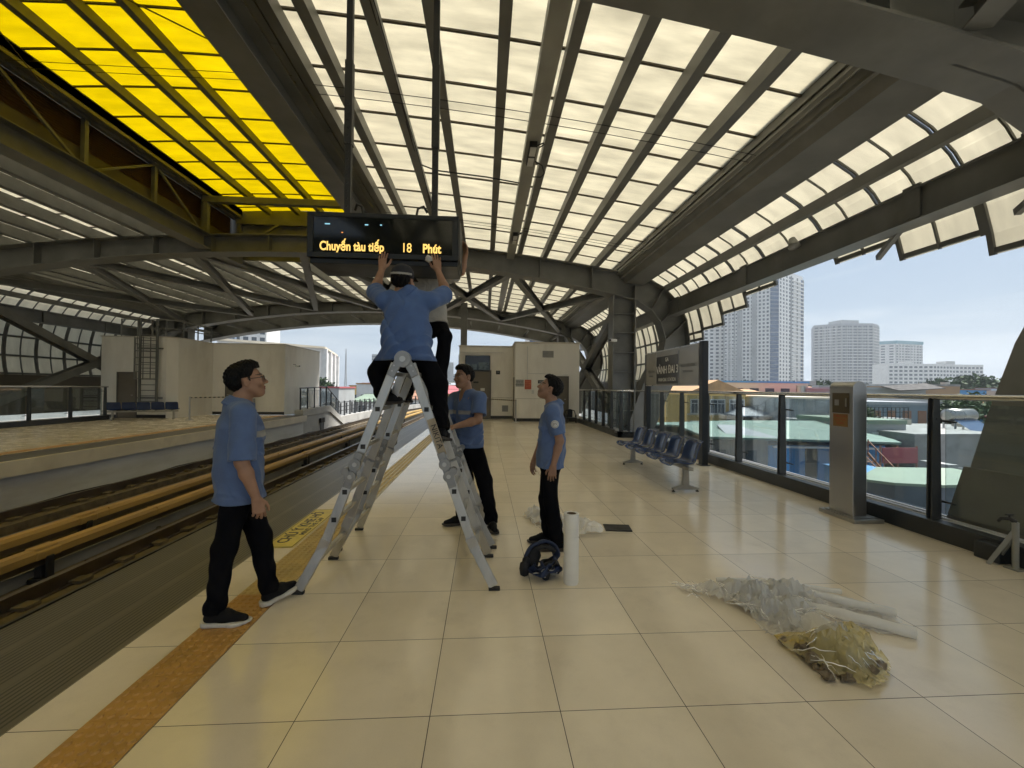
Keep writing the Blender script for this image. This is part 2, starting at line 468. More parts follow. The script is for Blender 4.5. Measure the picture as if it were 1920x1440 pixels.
for x, lab in ((-8.62, 'brown running rail closest to the opposite platform wall'), (-7.19, 'brown running rail of the far track beside the yellow covers'),
               (-5.15, 'brown running rail of the near track beside the yellow covers'), (-3.72, 'brown running rail hidden low beside the near platform edge')):
    rail_thing(x, lab)
# long concrete plinths that carry the rails
for x, lab in ((-8.62, 0), (-7.19, 0), (-5.15, 0), (-3.72, 0)):
    mb = MB(); sweep(mb, x - .32, x + .32, -1.149, -1.001, YS)
    for k in range(60):
        y = -4 + k * .65
        if y < 34: mb.box(x - .16, x + .16, y - .09, y + .09, -1.0, -.955)
    tag(mb.build('track_plinth', M['ballast']), kind='structure')
# cable trough along the middle
mb = MB(); sweep(mb, -6.32, -5.98, -1.149, -.98, YS)
tag(mb.build('cable_trough', M['concrete_grey']), 'low concrete cable trough between the two yellow covers', 'cable trough')
M['cover'] = mat('yellow_cover', (.42, .265, .075), .5, 0, .16, 2.2, dirt=(.24, .15, .05), dscale=1.2, damt=.55, stretch=(1, .25, 1))
M['bracket'] = mat('black_bracket', (.018, .016, .014), .5)
def third_rail(x, label, y_first):
    e = empty('third_rail', label, 'third rail', (x, 0, -1.15), group='third rails with yellow covers')
    mb = MB(); prof = [(-.085, .34), (.085, .34), (.085, .43), (.055, .475), (-.055, .475), (-.085, .43)]
    vs = []
    for y in YS:
        vs += [(u + bend(y), y, w) for u, w in prof]
    fs = []; n = 6
    for i in range(len(YS) - 1):
        for k in range(n): fs.append((i * n + k, i * n + (k + 1) % n, (i + 1) * n + (k + 1) % n, (i + 1) * n + k))
    fs.append(tuple(range(n)))
    mb.add(vs, fs)
    for y in [Y_NEAR + 1.5 + 3.1 * i for i in range(13)]:          # joints in the cover
        mb.box(-.088, .088, y - .004, y + .004, .335, .478)
    mb.build('cover', M['cover'], e)
    mb = MB(); sweep(mb, -.04, .04, .24, .34, YS); mb.build('conductor', M['rail'], e)
    y = y_first
    while y < 33:
        b = MB()
        b.box(-.10, .10, y - .09, y + .09, .0, .07); b.box(-.05, .05, y - .05, y + .05, .07, .24)
        b.box(.06, .30, y - .05, y + .05, .0, .05); b.box(.087, .12, y - .05, y + .05, .03, .36)
        b.build('bracket', M['bracket'], e, bevel=.012)
        c = MB(); c.box(-.105, .105, y - .16, y + .16, .33, .445); c.box(-.07, .07, y - .16, y + .16, .446, .49)
        c.build('joint_cap', M['cover'], e, bevel=.02)
        y += 4.2
    return e
third_rail(-5.87, 'yellow covered third rail nearer to the ladder and our platform', 1.6 + .3)
third_rail(-6.68, 'yellow covered third rail farther from our platform', 3.4)

# cable bundles, clips and litter along the bed
for x, r_, lab in ((-6.48, .035, 'thick black cable laid between the two yellow covers'), (-8.05, .028, 'thin black cable beside the far running rail'), (-9.05, .03, 'black cable clipped along the foot of the opposite platform wall')):
    mb = MB(); mb.tube([(x + .03 * math.sin(y * .9 + x) + bend(y), y, -1.11 if x > -9 else -.95 + .03 * math.sin(y * 2.0)) for y in np.arange(-6, 60, .8)], r_, 6)
    tag(mb.build('track_cable', M['cable']), lab, 'cable')
lt = MB()
for i in range(260):
    x = rnd.uniform(-9.0, -5.4); y = rnd.uniform(2, 24); s_ = rnd.uniform(.015, .05)
    lt.beam((x, y, -1.13), (x + s_ * rnd.uniform(1, 3), y + s_ * rnd.uniform(-2, 2), -1.125 + s_ * .4), s_, s_ * .5)
tag(lt.build('track_debris', M['ballast']), kind='stuff')
# viaduct parapets with black railings beyond the platforms
M['parapet'] = mat('pale_parapet', (.46, .45, .42), .8, 0, .12, 1.1, dirt=(.22, .21, .19), dscale=.9, damt=.5)
M['black_rail'] = mat('black_railing', (.02, .022, .026), .5)
def parapet(x, y0, label):
    e = empty('viaduct_parapet', label, 'parapet', (0, 0, 0), group='parapets of the viaduct')
    ys = [y for y in [y0] + [34 + 4 * i for i in range(0, 34)] if y >= y0]
    mb = MB(); sweep(mb, x - .14, x + .14, -1.69, -.52, ys); mb.build('wall', M['parapet'], e)
    m2 = MB()
    for z in (-.15, .12, .42): sweep(m2, x - .02, x + .02, z - .022, z + .022, ys)
    m2.build('railing', M['black_rail'], e)
    y = y0 + .3; n = 0
    while y < 34 + 4 * 33 and n < 100:
        o = bend(y); b = MB(); b.box(x + o - .035, x + o + .035, y - .05, y + .05, -.52, .50)
        b.box(x + o - .012, x + o + .012, y + .28, y + .62, -.40, .36)
        b.build('post', M['black_rail'], e); y += 1.25; n += 1
    return e
parapet(-9.75, 26.4, 'pale viaduct parapet with black posts on the far side of the tracks')
parapet(-1.9, 27.3, 'pale viaduct parapet with black posts beyond our platform end')

# ------------------------------------------------------------------ canopy
can = empty('station_canopy', 'steel arched station canopy with cream and yellow translucent roof panels', 'canopy')
def xs(a, b, n): return [a + (b - a) * i / n for i in range(n + 1)]
X_R, X_L = 4.55, mir(4.55)
inner = [(4.55, 4.715), (5.2, 4.56), (5.72, 4.24), (6.05, 3.80), (6.22, 3.2), (6.12, 2.72), (5.80, 2.32), (5.62, 2.02), (5.30, 1.25), (4.87, .012)]
outer = [(4.55, 5.50), (5.6, 5.33), (6.2, 5.02), (6.72, 4.48), (6.98, 3.92), (7.09, 3.2), (7.02, 2.7), (6.85, 2.35), (6.30, 1.25), (5.80, .012)]
for (y0, y1) in ARCH:
    ym = (y0 + y1) / 2; mb = MB()
    X = xs(X_L, X_R, 44)
    top = [(x, ztop(x)) for x in X]; bot = [(x, zbot(x)) for x in X]
    mb.band(bot, .03, y0, y1, side=1); mb.band(top, .03, y0, y1, side=-1)
    mb.strip_web([(x, z + .03) for x, z in bot], [(x, z - .03) for x, z in top], ym - .012, ym + .012)
    x = X_L + .9
    while x < X_R - .3:
        mb.box(x - .008, x + .008, y0 + .03, ym - .013, zbot(x) + .03, ztop(x) - .03)
        mb.box(x - .008, x + .008, ym + .013, y1 - .03, zbot(x) + .03, ztop(x) - .03)
        x += 1.79
    mb.build('arch_girder', M['steel'], can)
    for sgn in (1, -1):
        f = (lambda p: p) if sgn > 0 else (lambda p: (mir(p[0]), p[1]))
        A = [f(p) for p in inner]; B = [f(p) for p in outer]
        mb = MB()
        mb.band(A[:7], .03, y0, y1, side=1 if sgn > 0 else -1); mb.band(B[:7], .03, y0, y1, side=-1 if sgn > 0 else 1)
        mb.strip_web(A[:7], B[:7], ym - .014, ym + .014)
        mb.strip_web(A[6:], B[6:], y0 + .03, y1 - .03)
        mb.band(A[6:], .03, y0, y1, side=-1 if sgn > 0 else 1)
        for k in (2, 3, 4):
            a = A[k]; b = B[k]
            mb.beam((a[0], y0 + .15, a[1]), (b[0], y0 + .15, b[1]), .27, .016, up=(0, 1, 0) if False else (1, 0, 1))
        mb.build('arch_rib', M['steel'], can)
# base covers on the nearest right leg
M['basecover'] = mat('base_cover_sheet', (.16, .145, .115), .5, 0, .12, 2, dirt=(.09, .08, .06), dscale=1.2)
mb = MB(); y0, y1 = ARCH[1]
mb.prism([(4.80, .0), (5.95, .0), (6.2, .72), (5.06, .72)], 'y', y0 - .05, y1 + .05)
mb.build('leg_base_cover', M['basecover'], can, bevel=.01)
# H columns at the two far arches, both sides
for (y0, y1) in ARCH[2:]:
    ym = (y0 + y1) / 2
    for sgn in (1, -1):
        f = (lambda v: v) if sgn > 0 else mir
        mb = MB()
        for xa, xb in ((4.36, 4.40), (5.12, 5.16)):
            u, w = sorted((f(xa), f(xb))); mb.box(u, w, y0 + .002, y1 - .002, 0.01, 5.1 if xa > 5 else 4.72)
        u, w = sorted((f(4.40), f(5.12))); mb.box(u, w, ym - .012, ym + .012, .01, 4.66)
        for z in (.14, .76, 1.42, 2.10, 2.77, 3.45, 4.10):
            mb.box(u, w, y0 + .02, ym - .013, z - .009, z + .009)
        mb.build('column', M['steel'], can)
# X braces between the two far arches (upright, at the column lines) and in plan under the roof
for x in (4.82, mir(4.82)):
    mb = MB(); mb.ibeam((x, 15.0, 4.55), (x, 25.1, .35), .30, .34, up=(1, 0, 0)); mb.build('brace', M['steel'], can)
    mb = MB(); mb.ibeam((x + .02, 15.0, .35), (x + .02, 25.1, 4.55), .30, .33, up=(1, 0, 0)); mb.build('brace', M['steel'], can)
nodes = [4.45 - 3.55 * k for k in range(7)]
for (ya, yb) in ((-6.4, 3.6), (14.85, 25.25)):
    for i in range(6):
        a, b = nodes[i], nodes[i + 1]
        for (p, q, dz) in ((a, b, 0), (b, a, .006)):
            mb = MB(); mb.ibeam((p, ya, zbot(p) + .20 + dz), (q, yb, zbot(q) + .20 + dz), .24, .26)
            mb.build('brace', M['steel'], can)
# purlins
R_P = [-2.87, -2.40, -1.52, -.742, .21, 1.139, 1.99, 2.87, 3.79]
PH, PH_L = .29, .325
def purlin(x, y0, y1, zf=ztop, w=.10, h=PH):
    mb = MB(); z = zf(x)
    mb.box(x - w / 2, x + w / 2, y0, y1, z + .002, z + h)
    mb.box(x - w / 2 - .03, x + w / 2 + .03, y0, y1, z + .0, z + .014)
    return mb.build('purlin', M['steel'], can)
for x in R_P:
    purlin(x, Y_NEAR, Y_END)
for x in [mir(v) for v in R_P]:
    purlin(x, Y_NEAR, Y_END, w=.13, h=PH_L)
for x in (-8.5, -7.55, -6.65, -5.75, -4.85, -3.9):
    purlin(x, 16.6, Y_END, w=.12, h=PH_L)
for (x, y) in ((-.742, 4.3), (.21, 4.3)): pass
# roof sheets with dark cross battens
def roof_sheet(x0, x1, y0, y1, zf, m, n=18, seams=1.05, phase=5.98, bw=.038):
    X = xs(x0, x1, n); pts = [(x, zf(x)) for x in X]
    mb = MB(); mb.band(pts, .012, y0, y1, side=1)
    o = mb.build('roof_sheet', m, can)
    mb = MB(); k = math.ceil((y0 - phase) / seams)
    while phase + k * seams < y1:
        y = phase + k * seams
        mb.band([(x, z - .003) for x, z in pts], .03, y - bw / 2, y + bw / 2, side=-1)
        k += 1
    mb.build('sheet_battens', M['batten'], can)
zs = lambda x: ztop(x) + PH + .035
roof_sheet(-2.92, 4.9, Y_NEAR, Y_END, zs, M['cream'])
zsl = lambda x: ztop(x) + PH_L + .035
roof_sheet(mir(4.9), mir(-2.92), Y_NEAR, Y_END, zsl, M['cream'])
roof_sheet(mir(-2.92) + .01, -2.93, 16.63, Y_END, zsl, M['cream'])
# gutter girders along both edges of the main roof
for sgn in (1, -1):
    f = (lambda v: v) if sgn > 0 else mir
    mb = MB(); pr_ = [(4.60, 5.60), (4.66, 5.42), (4.86, 5.20), (5.50, 5.14), (5.58, 5.22), (5.52, 5.50), (5.42, 5.72), (4.66, 5.72)]
    mb.prism([(f(a), b) for a, b in pr_], 'y', Y_NEAR, Y_END)
    for x_, z_ in ((4.655, 5.52), (4.72, 5.36)):
        mb.box(min(f(x_ - .05), f(x_)), max(f(x_ - .05), f(x_)), Y_NEAR, Y_END, z_ - .012, z_ + .012)
    u, w = sorted((f(4.62), f(4.66))); mb.box(u, w, Y_NEAR, Y_END, 5.72, 6.0 if sgn > 0 else 6.04)
    mb.build('gutter_girder', M['steel'], can)
    # strip purlin and outer edge girder
    mb = MB(); u, w = sorted((f(6.18), f(6.30))); mb.box(u, w, Y_NEAR, Y_END, 4.90, 5.10); mb.build('purlin', M['steel'], can)
    mb = MB(); u, w = sorted((f(6.36), f(6.72)))
    mb.box(u, w, Y_NEAR, Y_END, 4.07, 4.095); mb.box(u, w, Y_NEAR, Y_END, 4.535, 4.56)
    c = f(6.42); mb.box(c - .012, c + .012, Y_NEAR, Y_END, 4.095, 4.535)
    for y in (4.55, 6.0, 10.2, 13.9, 16, 19.5, 22.5):
        q1, q2 = sorted((f(6.37), f(6.405))); mb.box(q1, q2, y - .13, y + .13, 4.11, 4.60)
    mb.build('edge_girder', M['steel'], can)
# curved outer cladding: bottom edge is stepped, open between two arches
prof = [(5.45, 5.60), (5.85, 5.48), (6.25, 5.24), (6.60, 4.90), (6.86, 4.52), (7.03, 4.15), (7.14, 3.75), (7.21, 3.35), (7.24, 2.95), (7.23, 2.55), (7.18, 2.15), (7.09, 1.75), (6.96, 1.35), (6.8, 1.0)]
def prof_cut(zb):
    out = []
    for (a, b) in zip(prof, prof[1:]):
        out.append(a)
        if b[1] <= zb:
            t = (a[1] - zb) / (a[1] - b[1]); out.append((a[0] + t * (b[0] - a[0]), zb)); return out
    return out + [prof[-1]]
rails_z = [4.62, 3.45, 2.65, 1.85]
for sgn in (1, -1):
    f = (lambda v: v) if sgn > 0 else mir
    cols = []; y = 9.0 - .87 - 1.26 * 14
    while y < Y_END:
        cols.append((y, min(y + 1.26, Y_END)))
        y += 1.26
        if abs(y - (9.0 - .87)) < .01: cols.append((y, y + 1.74)); y += 1.74
    for (ya, yb) in cols:
        m_ = (ya + yb) / 2
        if ya >= 8.1 and yb <= 9.9: zb = 4.62
        else:
            k = round((abs(m_ - 9.0) - .87 - .63) / 1.26); 
            if ya < 3.0: k = max(0, round((abs(m_ + 1.9) - .87) / 1.26)) if ya < -1.9 else 4
            zb = max(1.0, 4.06 - .30 * k)
        if sgn < 0 or ya > 15.4: zb = 1.85
        pts = [(f(a), b) for a, b in prof_cut(zb)]
        mb = MB(); mb.band(pts, .010, ya + .03, yb - .03, side=0); mb.build('cladding_panel', M['cream_side'], can)
        if zb == 1.85:
            low = [p for p in pts[-1:]] + [(f(7.0), 1.35), (f(6.75), .8), (f(6.5), .22)]
            mb = MB(); mb.band(low, .02, ya, yb, side=0); mb.build('cladding_skirt', M['batten'], can)
        fr = MB()
        for yy, w in ((ya + .03, .07), (yb - .03, .07), (m_, .03)):
            for part, ww in (([p for p in pts if p[1] >= 4.5], .026), ([p for p in pts if p[1] <= 4.6], w)):
                if len(part) > 1: fr.band([(x - (.018 if sgn > 0 else -.018), z - .01) for x, z in part], .035 if ww < .03 else .05, yy - ww / 2, yy + ww / 2, side=0)
        for zr in rails_z + [zb + .05]:
            if zr > zb + .04:
                for (a, b) in zip(pts, pts[1:]):
                    if a[1] >= zr > b[1]:
                        t = (a[1] - zr) / (a[1] - b[1]); x = a[0] + t * (b[0] - a[0])
                        fr.box(x - .035, x + .012 if sgn > 0 else x + .035, ya, yb, zr - .04, zr + .04)
        fr.build('cladding_frame', M['steel'], can)
# thin rail just under the edge girder and outrigger arms to the cladding
for sgn in (1, -1):
    f = (lambda v: v) if sgn > 0 else mir
    for y in (5.2, 7.2):
        mb = MB(); mb.beam((f(6.60), y - .9, 4.16), (f(7.02), y, 3.98 if y > 9 else 3.9), .07, .09); mb.build('outrigger', M['steel'], can)
# ------------------------------------------------------------------ yellow lantern over the tracks
LE = 16.5
def zl(x): return 7.93 - .012 * (x - XC) ** 2
for xg in (-9.08, -3.33):
    mb = MB()
    for (ya, yb) in ((Y_NEAR, 3.55), (4.2, 14.3), (14.93, LE)):
        mb.box(xg - .22, xg + .22, ya, yb, 5.88, 5.905); mb.box(xg - .22, xg + .22, ya, yb, 6.355, 6.38); mb.box(xg - .012, xg + .012, ya, yb, 5.905, 6.355)
    mb.build('lantern_girder', M['steel'], can)
roof_sheet(-9.22, -3.18, Y_NEAR, LE + .12, lambda x: zl(x) + .22, M['yellow_sheet'], n=10, phase=5.72)
for x in (-9.18, -8.13, -7.07, -6.2, -5.14, -4.1, -3.22):
    mb = MB(); z = zl(x); mb.box(x - .07, x + .07, Y_NEAR, LE, z, z + .20); mb.build('purlin', M['steel'], can)
for x, s in ((-9.36, -1), (-3.04, 1)):
    fr = MB(); y = -8.4
    k = 0
    while y < LE:
        fr.box(x - .05, x + .05, y - .05, y + .05, 6.38, 7.78)
        if y + 2.1 < LE:
            a, b = (6.45, 7.7) if k % 2 else (7.7, 6.45)
            fr.beam((x + .02, y, a), (x + .02, y + 2.1, b), .06, .06)
        y += 2.1; k += 1
    fr.box(x - .06, x + .06, Y_NEAR, LE, 7.66, 7.80); fr.box(x - .05, x + .05, Y_NEAR, LE, 6.39, 6.46)
    fr.build('lantern_frame', M['steel'], can)
    w = MB(); xx = x + s * .10
    w.box(min(xx, xx + s * .02), max(xx, xx + s * .02), Y_NEAR, LE, 6.38, 6.98); w.build('lantern_wall', M['batten'], can)
    lv = MB(); z = 7.0
    while z < 7.64:
        lv.add([(xx - s * .02, Y_NEAR, z), (xx - s * .02, LE, z), (xx + s * .05, LE, z + .075), (xx + s * .05, Y_NEAR, z + .075)], [(0, 1, 2, 3)])
        z += .055
    lv.box(min(xx + s * .07, xx + s * .08), max(xx + s * .07, xx + s * .08), Y_NEAR, LE, 6.98, 7.72)
    ev = MB(); a_, b_ = sorted((x - s * .25, xx + s * .09)); ev.box(a_, b_, Y_NEAR, LE, 7.82, 8.12); ev.box(a_, b_, Y_NEAR, LE, 7.73, 7.81); ev.build('lantern_eave', M['steel'], can)
    lv.build('lantern_louvers', M['louver'], can, fix=False)
for y in (3.9, 14.6, LE):
    mb = MB(); mb.box(-9.30, -3.10, y - .09, y + .09, 7.50, 7.70)
    for x in (-9.2, -3.2): mb.box(x - .07, x + .07, y - .07, y + .07, 6.4, 7.5)
    if y == LE:
        mb.box(-9.95, -2.5, y + .121, y + .14, 6.2, 8.14)
        for k in range(4):
            xa = -9.2 + k * 1.5; mb.beam((xa, y - .2, 6.5), (xa + 1.5, y - .2, 7.45), .08, .08)
    mb.build('lantern_portal', M['steel'], can)
# thin bracing rods across the lantern
mb = MB(); mb.cyl((-3.3, 9.2, 7.55), (-9.2, 3.9, 7.6), .012, 6); mb.cyl((-9.2, 9.6, 7.55), (-6.6, 3.7, 7.65), .012, 6); mb.build('tie_rod', M['batten'], can)
# wires strung across under the roof sheets
for y in (7.0, 7.22, 12.0, 12.2):
    mb = MB(); mb.tube([(x, y, ztop(x) - .02) for x in xs(-2.8, 4.6, 12)], .006, 5); mb.build('strung_wire', M['cable'], can)
for y in (8.6, 8.8):
    mb = MB(); mb.tube([(x, y, 7.60) for x in (-9.1, -6.2, -3.3)], .006, 5); mb.build('strung_wire', M['cable'], can)
# end fascia beyond the last arch
mb = MB(); X = xs(mir(5.6), 5.6, 40)
mb.band([(x, zbot(x) - .28) for x in X], .03, 27.7, 28.5, side=-1)
mb.strip_web([(x, zbot(x) - .28) for x in X], [(x, ztop(x) + .25) for x in X], 28.5, 28.53)
for x in xs(mir(4.4), 4.4, 12):
    mb.box(x - .03, x + .03, 25.8, 28.5, zbot(x) - .10, zbot(x) + .04)
mb.build('end_fascia', M['steel'], can)
mb = MB(); mb.box(-1.22, -.91, 21.3, 21.6, 3.5, 5.72); mb.build('fascia_post', M['steel'], can)
# light rail that hangs under the sheets
mb = MB(); mb.box(.74, .92, Y_NEAR, 25.0, 5.93, 6.03); mb.box(.70, .74, Y_NEAR, 25.0, 5.93, 6.10); mb.box(.92, .96, Y_NEAR, 25.0, 5.93, 6.10)
for y in range(-8, 25, 2): mb.box(.80, .86, y - .03, y + .03, 6.10, 6.40)
mb.build('lighting_rail', M['steel_light'], can)
# ------------------------------------------------------------------ glass balustrades
M['post_grey'] = mat('post_steel', (.075, .078, .08), .38, .3, .15, 4)
def balustrade(label, runs, post_pts, cat='balustrade', plinth_h=.18, top=1.45, dirx=1):
    """runs: list of (p, q) in plan for plinth, rail and glass; dirx = side the glass hangs on"""
    e = empty('glass_balustrade', label, cat, group='glass balustrades')
    for (p, q) in runs:
        p = Vector((*p, 0)); q = Vector((*q, 0)); d = (q - p).normalized(); n = Vector((d.y, -d.x, 0)) * dirx
        L_ = (q - p).length
        def at_(t, o, z): return p + d * t + n * o + Vector((0, 0, z))
        mb = MB()
        mb.beam(at_(0, .07, plinth_h / 2), at_(L_, .07, plinth_h / 2), .14, plinth_h); mb.build('plinth', M['plinth'], e, bevel=.006)
        mb = MB(); mb.beam(at_(0, .26, plinth_h - .03), at_(L_, .26, plinth_h - .03), .24, .05)
        mb.beam(at_(0, .20, plinth_h), at_(L_, .20, plinth_h), .03, .03); mb.beam(at_(0, .30, plinth_h), at_(L_, .30, plinth_h), .03, .03)
        mb.build('sill', M['sill'], e)
        mb = MB(); mb.cyl(at_(-.02, .12, top), at_(L_ + .02, .12, top), .03, 14); mb.build('handrail', M['stainless_rail'], e)
    for (x, y, dx, dy, gl) in post_pts:      # gl: length of the pane that starts at this post, 0 = none
        d = Vector((dx, dy, 0)).normalized(); n = Vector((d.y, -d.x, 0)) * dirx; b = Vector((x, y, 0)) + n * .12
        mb = MB()
        pr_ = []
        for z, w in ((plinth_h - .04, .052), (top - .10, .036), (top - .012, .03)):
            for s in (-1, 1): pr_.append((z, w * s))
        for sd in (-.022, .022):
            vs = []
            for z, w in ((plinth_h - .06, .055), (plinth_h + .12, .055), (top - .2, .042), (top - .02, .034)):
                for o in (-.007, .007):
                    for s in (-1, 1):
                        vs.append(b + d * (sd + o) + n * (w * s) + Vector((0, 0, z)))
            fs = []
            for i in range(3):
                o = 4 * i
                for a, c in ((0, 1), (1, 3), (3, 2), (2, 0)): fs.append((o + a, o + c, o + 4 + c, o + 4 + a))
            fs += [(0, 1, 3, 2), (12, 14, 15, 13)]
            mb.add(vs, fs)
        for z in (.32, .42, 1.12, 1.22):
            mb.cyl(b + d * -.036 + Vector((0, 0, z)), b + d * .036 + Vector((0, 0, z)), .008, 8)
        o = mb.build('post', M['post_grey'], e)
        for z in (.36, 1.20):
            br = MB()
            for s in (-1, 1):
                br.tube([b + n * .03 + Vector((0, 0, z)), b + n * .07 + d * s * .03 + Vector((0, 0, z)), b + n * .10 + d * s * .13 + Vector((0, 0, z - .01))], [.012, .012, .007], 8)
            br.build('clamp', M['bracket'], o)
        if gl:
            g0 = b + n * .10 + d * .03; g1 = b + n * .10 + d * (gl - .03)
            gm = MB(); gm.beam(g0 + Vector((0, 0, (plinth_h + .05 + top - .07) / 2)), g1 + Vector((0, 0, (plinth_h + .05 + top - .07) / 2)), .012, top - .12 - plinth_h)
            gm.build('glass_pane', M['glass'], e)
    return e
M['sill'] = mat('pale_sill', (.55, .56, .57), .4, 0, .08, 3)
ys = [1.9, 3.05, 4.2, 5.35, 6.5, 7.65, 8.8, 9.95, 11.1, 12.25]
balustrade('glass balustrade with steel handrail along the platform side by the bench', [((4.6, 12.9), (4.6, -4))],
           [(4.6, y, 0, -1, 1.15) for y in ys] + [(4.6, .75, 0, -1, 1.15)], dirx=-1)
balustrade('darker glass balustrade round the steel column beside the far room', [((4.62, 12.95), (4.13, 12.95)), ((4.13, 12.95), (4.13, 18.9))],
           [(4.13, y, 0, 1, 1.0) for y in (13.05, 14.05, 15.05, 16.05, 17.05, 18.0)] + [(4.5, 12.95, -1, 0, .34)], dirx=1)
balustrade('glass balustrade behind the opposite platform', [((-15.8, -9), (-15.8, 19.1))],
           [(-15.8, y, 0, 1, 1.5) for y in (11.5, 13, 14.5, 16.0, 17.5)] + [(-15.8, 19.0, 0, 1, 0)], dirx=-1, top=1.38)

# ------------------------------------------------------------------ seats
M['blue_plastic'] = mat('navy_seat_plastic', (.016, .042, .14), .22, 0, .12, 5, spec=.6)
M['bench_frame'] = mat('bench_frame_paint', (.36, .345, .31), .45, .1, .1, 5)
def seat_shell():
    prof_ = [(-.235, -.035), (-.215, .0), (-.16, .015), (-.06, .0), (.05, -.012), (.11, -.005), (.15, .035), (.175, .10), (.20, .20), (.225, .29), (.245, .325), (.275, .335)]
    nv = 9; mb = MB(); vs = []
    for i, (x, z) in enumerate(prof_):
        for j in range(nv):
            v = -1 + 2 * j / (nv - 1)
            wd = .232 if i < 7 else .225 - .035 * max(0, (i - 8) / 3) ** 2
            up = .028 * v ** 4 if i < 6 else 0; fwd = -.05 * v ** 2 * max(0, 1 - abs(i - 7.5) / 4)
            vs.append((x + fwd, v * wd, z + up))
    fs = [(i * nv + j, i * nv + j + 1, (i + 1) * nv + j + 1, (i + 1) * nv + j) for i in range(len(prof_) - 1) for j in range(nv - 1)]
    mb.add(vs, fs, 0, True)
    return mb
def bench(label, n, pitch, loc, rz):
    e = empty('bench', label, 'bench', loc, rz, group='rows of blue platform seats')
    L_ = (n - 1) * pitch
    mb = MB(); mb.box(-.04, .04, -L_ / 2 - .22, L_ / 2 + .22, .33, .38); mb.build('crossbar', M['bench_frame'], e, bevel=.006)
    for y in (-L_ / 2 - .05, L_ / 2 + .05):
        mb = MB(); mb.prism([(-.05, .10), (-.20, .055), (-.20, .03), (.20, .03), (.20, .055), (.05, .10), (.04, .33), (-.04, .33)], 'y', y - .03, y + .03)
        lg = mb.build('leg', M['bench_frame'], e, bevel=.006)
        for x in (-.18, .18):
            b = MB(); b.cyl((x, y, .0), (x, y, .012), .024, 12); b.cyl((x, y, .012), (x, y, .03), .010, 8); b.build('foot', M['bracket'], lg)
    first = None
    for k in range(n):
        y = -L_ / 2 + k * pitch
        if first is None:
            s = seat_shell().build('seat', M['blue_plastic'], e)
            md = s.modifiers.new('thick', 'SOLIDIFY'); md.thickness = .012
            md = s.modifiers.new('smooth', 'SUBSURF'); md.levels = 1; md.render_levels = 1
            s.location = (-.06, y, .425); first = s
        else:
            s = first.copy(); link(s, e); s.location = (-.06, y, .425)
        mb = MB(); mb.box(-.20, .14, y - .03, y + .03, .381, .405); mb.build('seat_bracket', M['bench_frame'], e)
    return e
bench('row of five navy plastic seats by the glass balustrade', 5, .535, (2.97, 7.25, 0), 0)
bench('row of five navy plastic seats on the opposite platform', 5, .47, (-14.4, 19.05, 0), R(-62))

# ------------------------------------------------------------------ station name sign
M['sign_frame'] = mat('sign_post_paint', (.028, .032, .038), .4, .2, .12, 4)
M['sign_pale'] = mat('sign_pale_panel', (.33, .325, .31), .18, 0, .10, 3, dirt=(.24, .23, .21), dscale=1.5, damt=.5)
M['sign_dark'] = mat('sign_dark_panel', (.08, .08, .084), .15, 0, .12, 3)
M['ink_light'] = mat('pale_lettering', (.70, .70, .68), .4); M['ink_grey'] = mat('grey_lettering', (.17, .17, .17), .4)
sg = empty('station_sign', 'dark framed station name sign reading VÀNH ĐAI 3 above the bench', 'sign', (4.37, 8.27, 0))
for y in (0, 2.93):
    mb = MB(); mb.box(-.06, .06, y - .07, y + .07, 0, 2.48 if y == 0 else 2.42); mb.box(-.10, .10, y - .11, y + .11, 0, .015); mb.build('post', M['sign_frame'], sg, bevel=.006)
mb = MB(); mb.box(-.07, .06, .075, 2.86, 1.60, 2.44); mb.build('board', M['sign_pale'], sg, bevel=.008)
mb = MB(); mb.box(-.078, -.0705, .95, 2.18, 1.64, 2.30); mb.build('name_panel', M['sign_dark'], sg)
mb = MB()
for z in (1.600, 2.44): mb.box(-.082, .062, .072, 2.862, z - .012, z + .012)
for y in (.95, 2.18): mb.box(-.081, -.07, y - .006, y + .006, 1.61, 2.43)
mb.build('board_trim', M['stainless'], sg)
rot = (R(90), 0, R(-90))
def sign_text(t, sz, y, z, m, xs_=1.0, bold=.0): return text_obj('lettering', t, sz, (-.0795, y, z), rot, m, sg, 'CENTER', bold, .001, xs_)
sign_text('GA', .13, 1.56, 2.17, M['ink_light'], 1.0, .002)
sign_text('VÀNH ĐAI 3', .255, 1.565, 1.89, M['ink_light'], .86, .004)
sign_text('VANH DAI 3 STATION', .115, 1.565, 1.70, M['ink_light'], .85, .001)
sign_text('THƯỢNG ĐÌNH', .085, 2.52, 1.92, M['ink_grey'], .8)
sign_text('THUONG DINH', .055, 2.52, 1.82, M['ink_grey'], .8)
sign_text('PHÙNG KHOANG', .11, .51, 1.99, M['ink_grey'], .8)
sign_text('PHUNG KHOANG', .07, .51, 1.87, M['ink_grey'], .8)

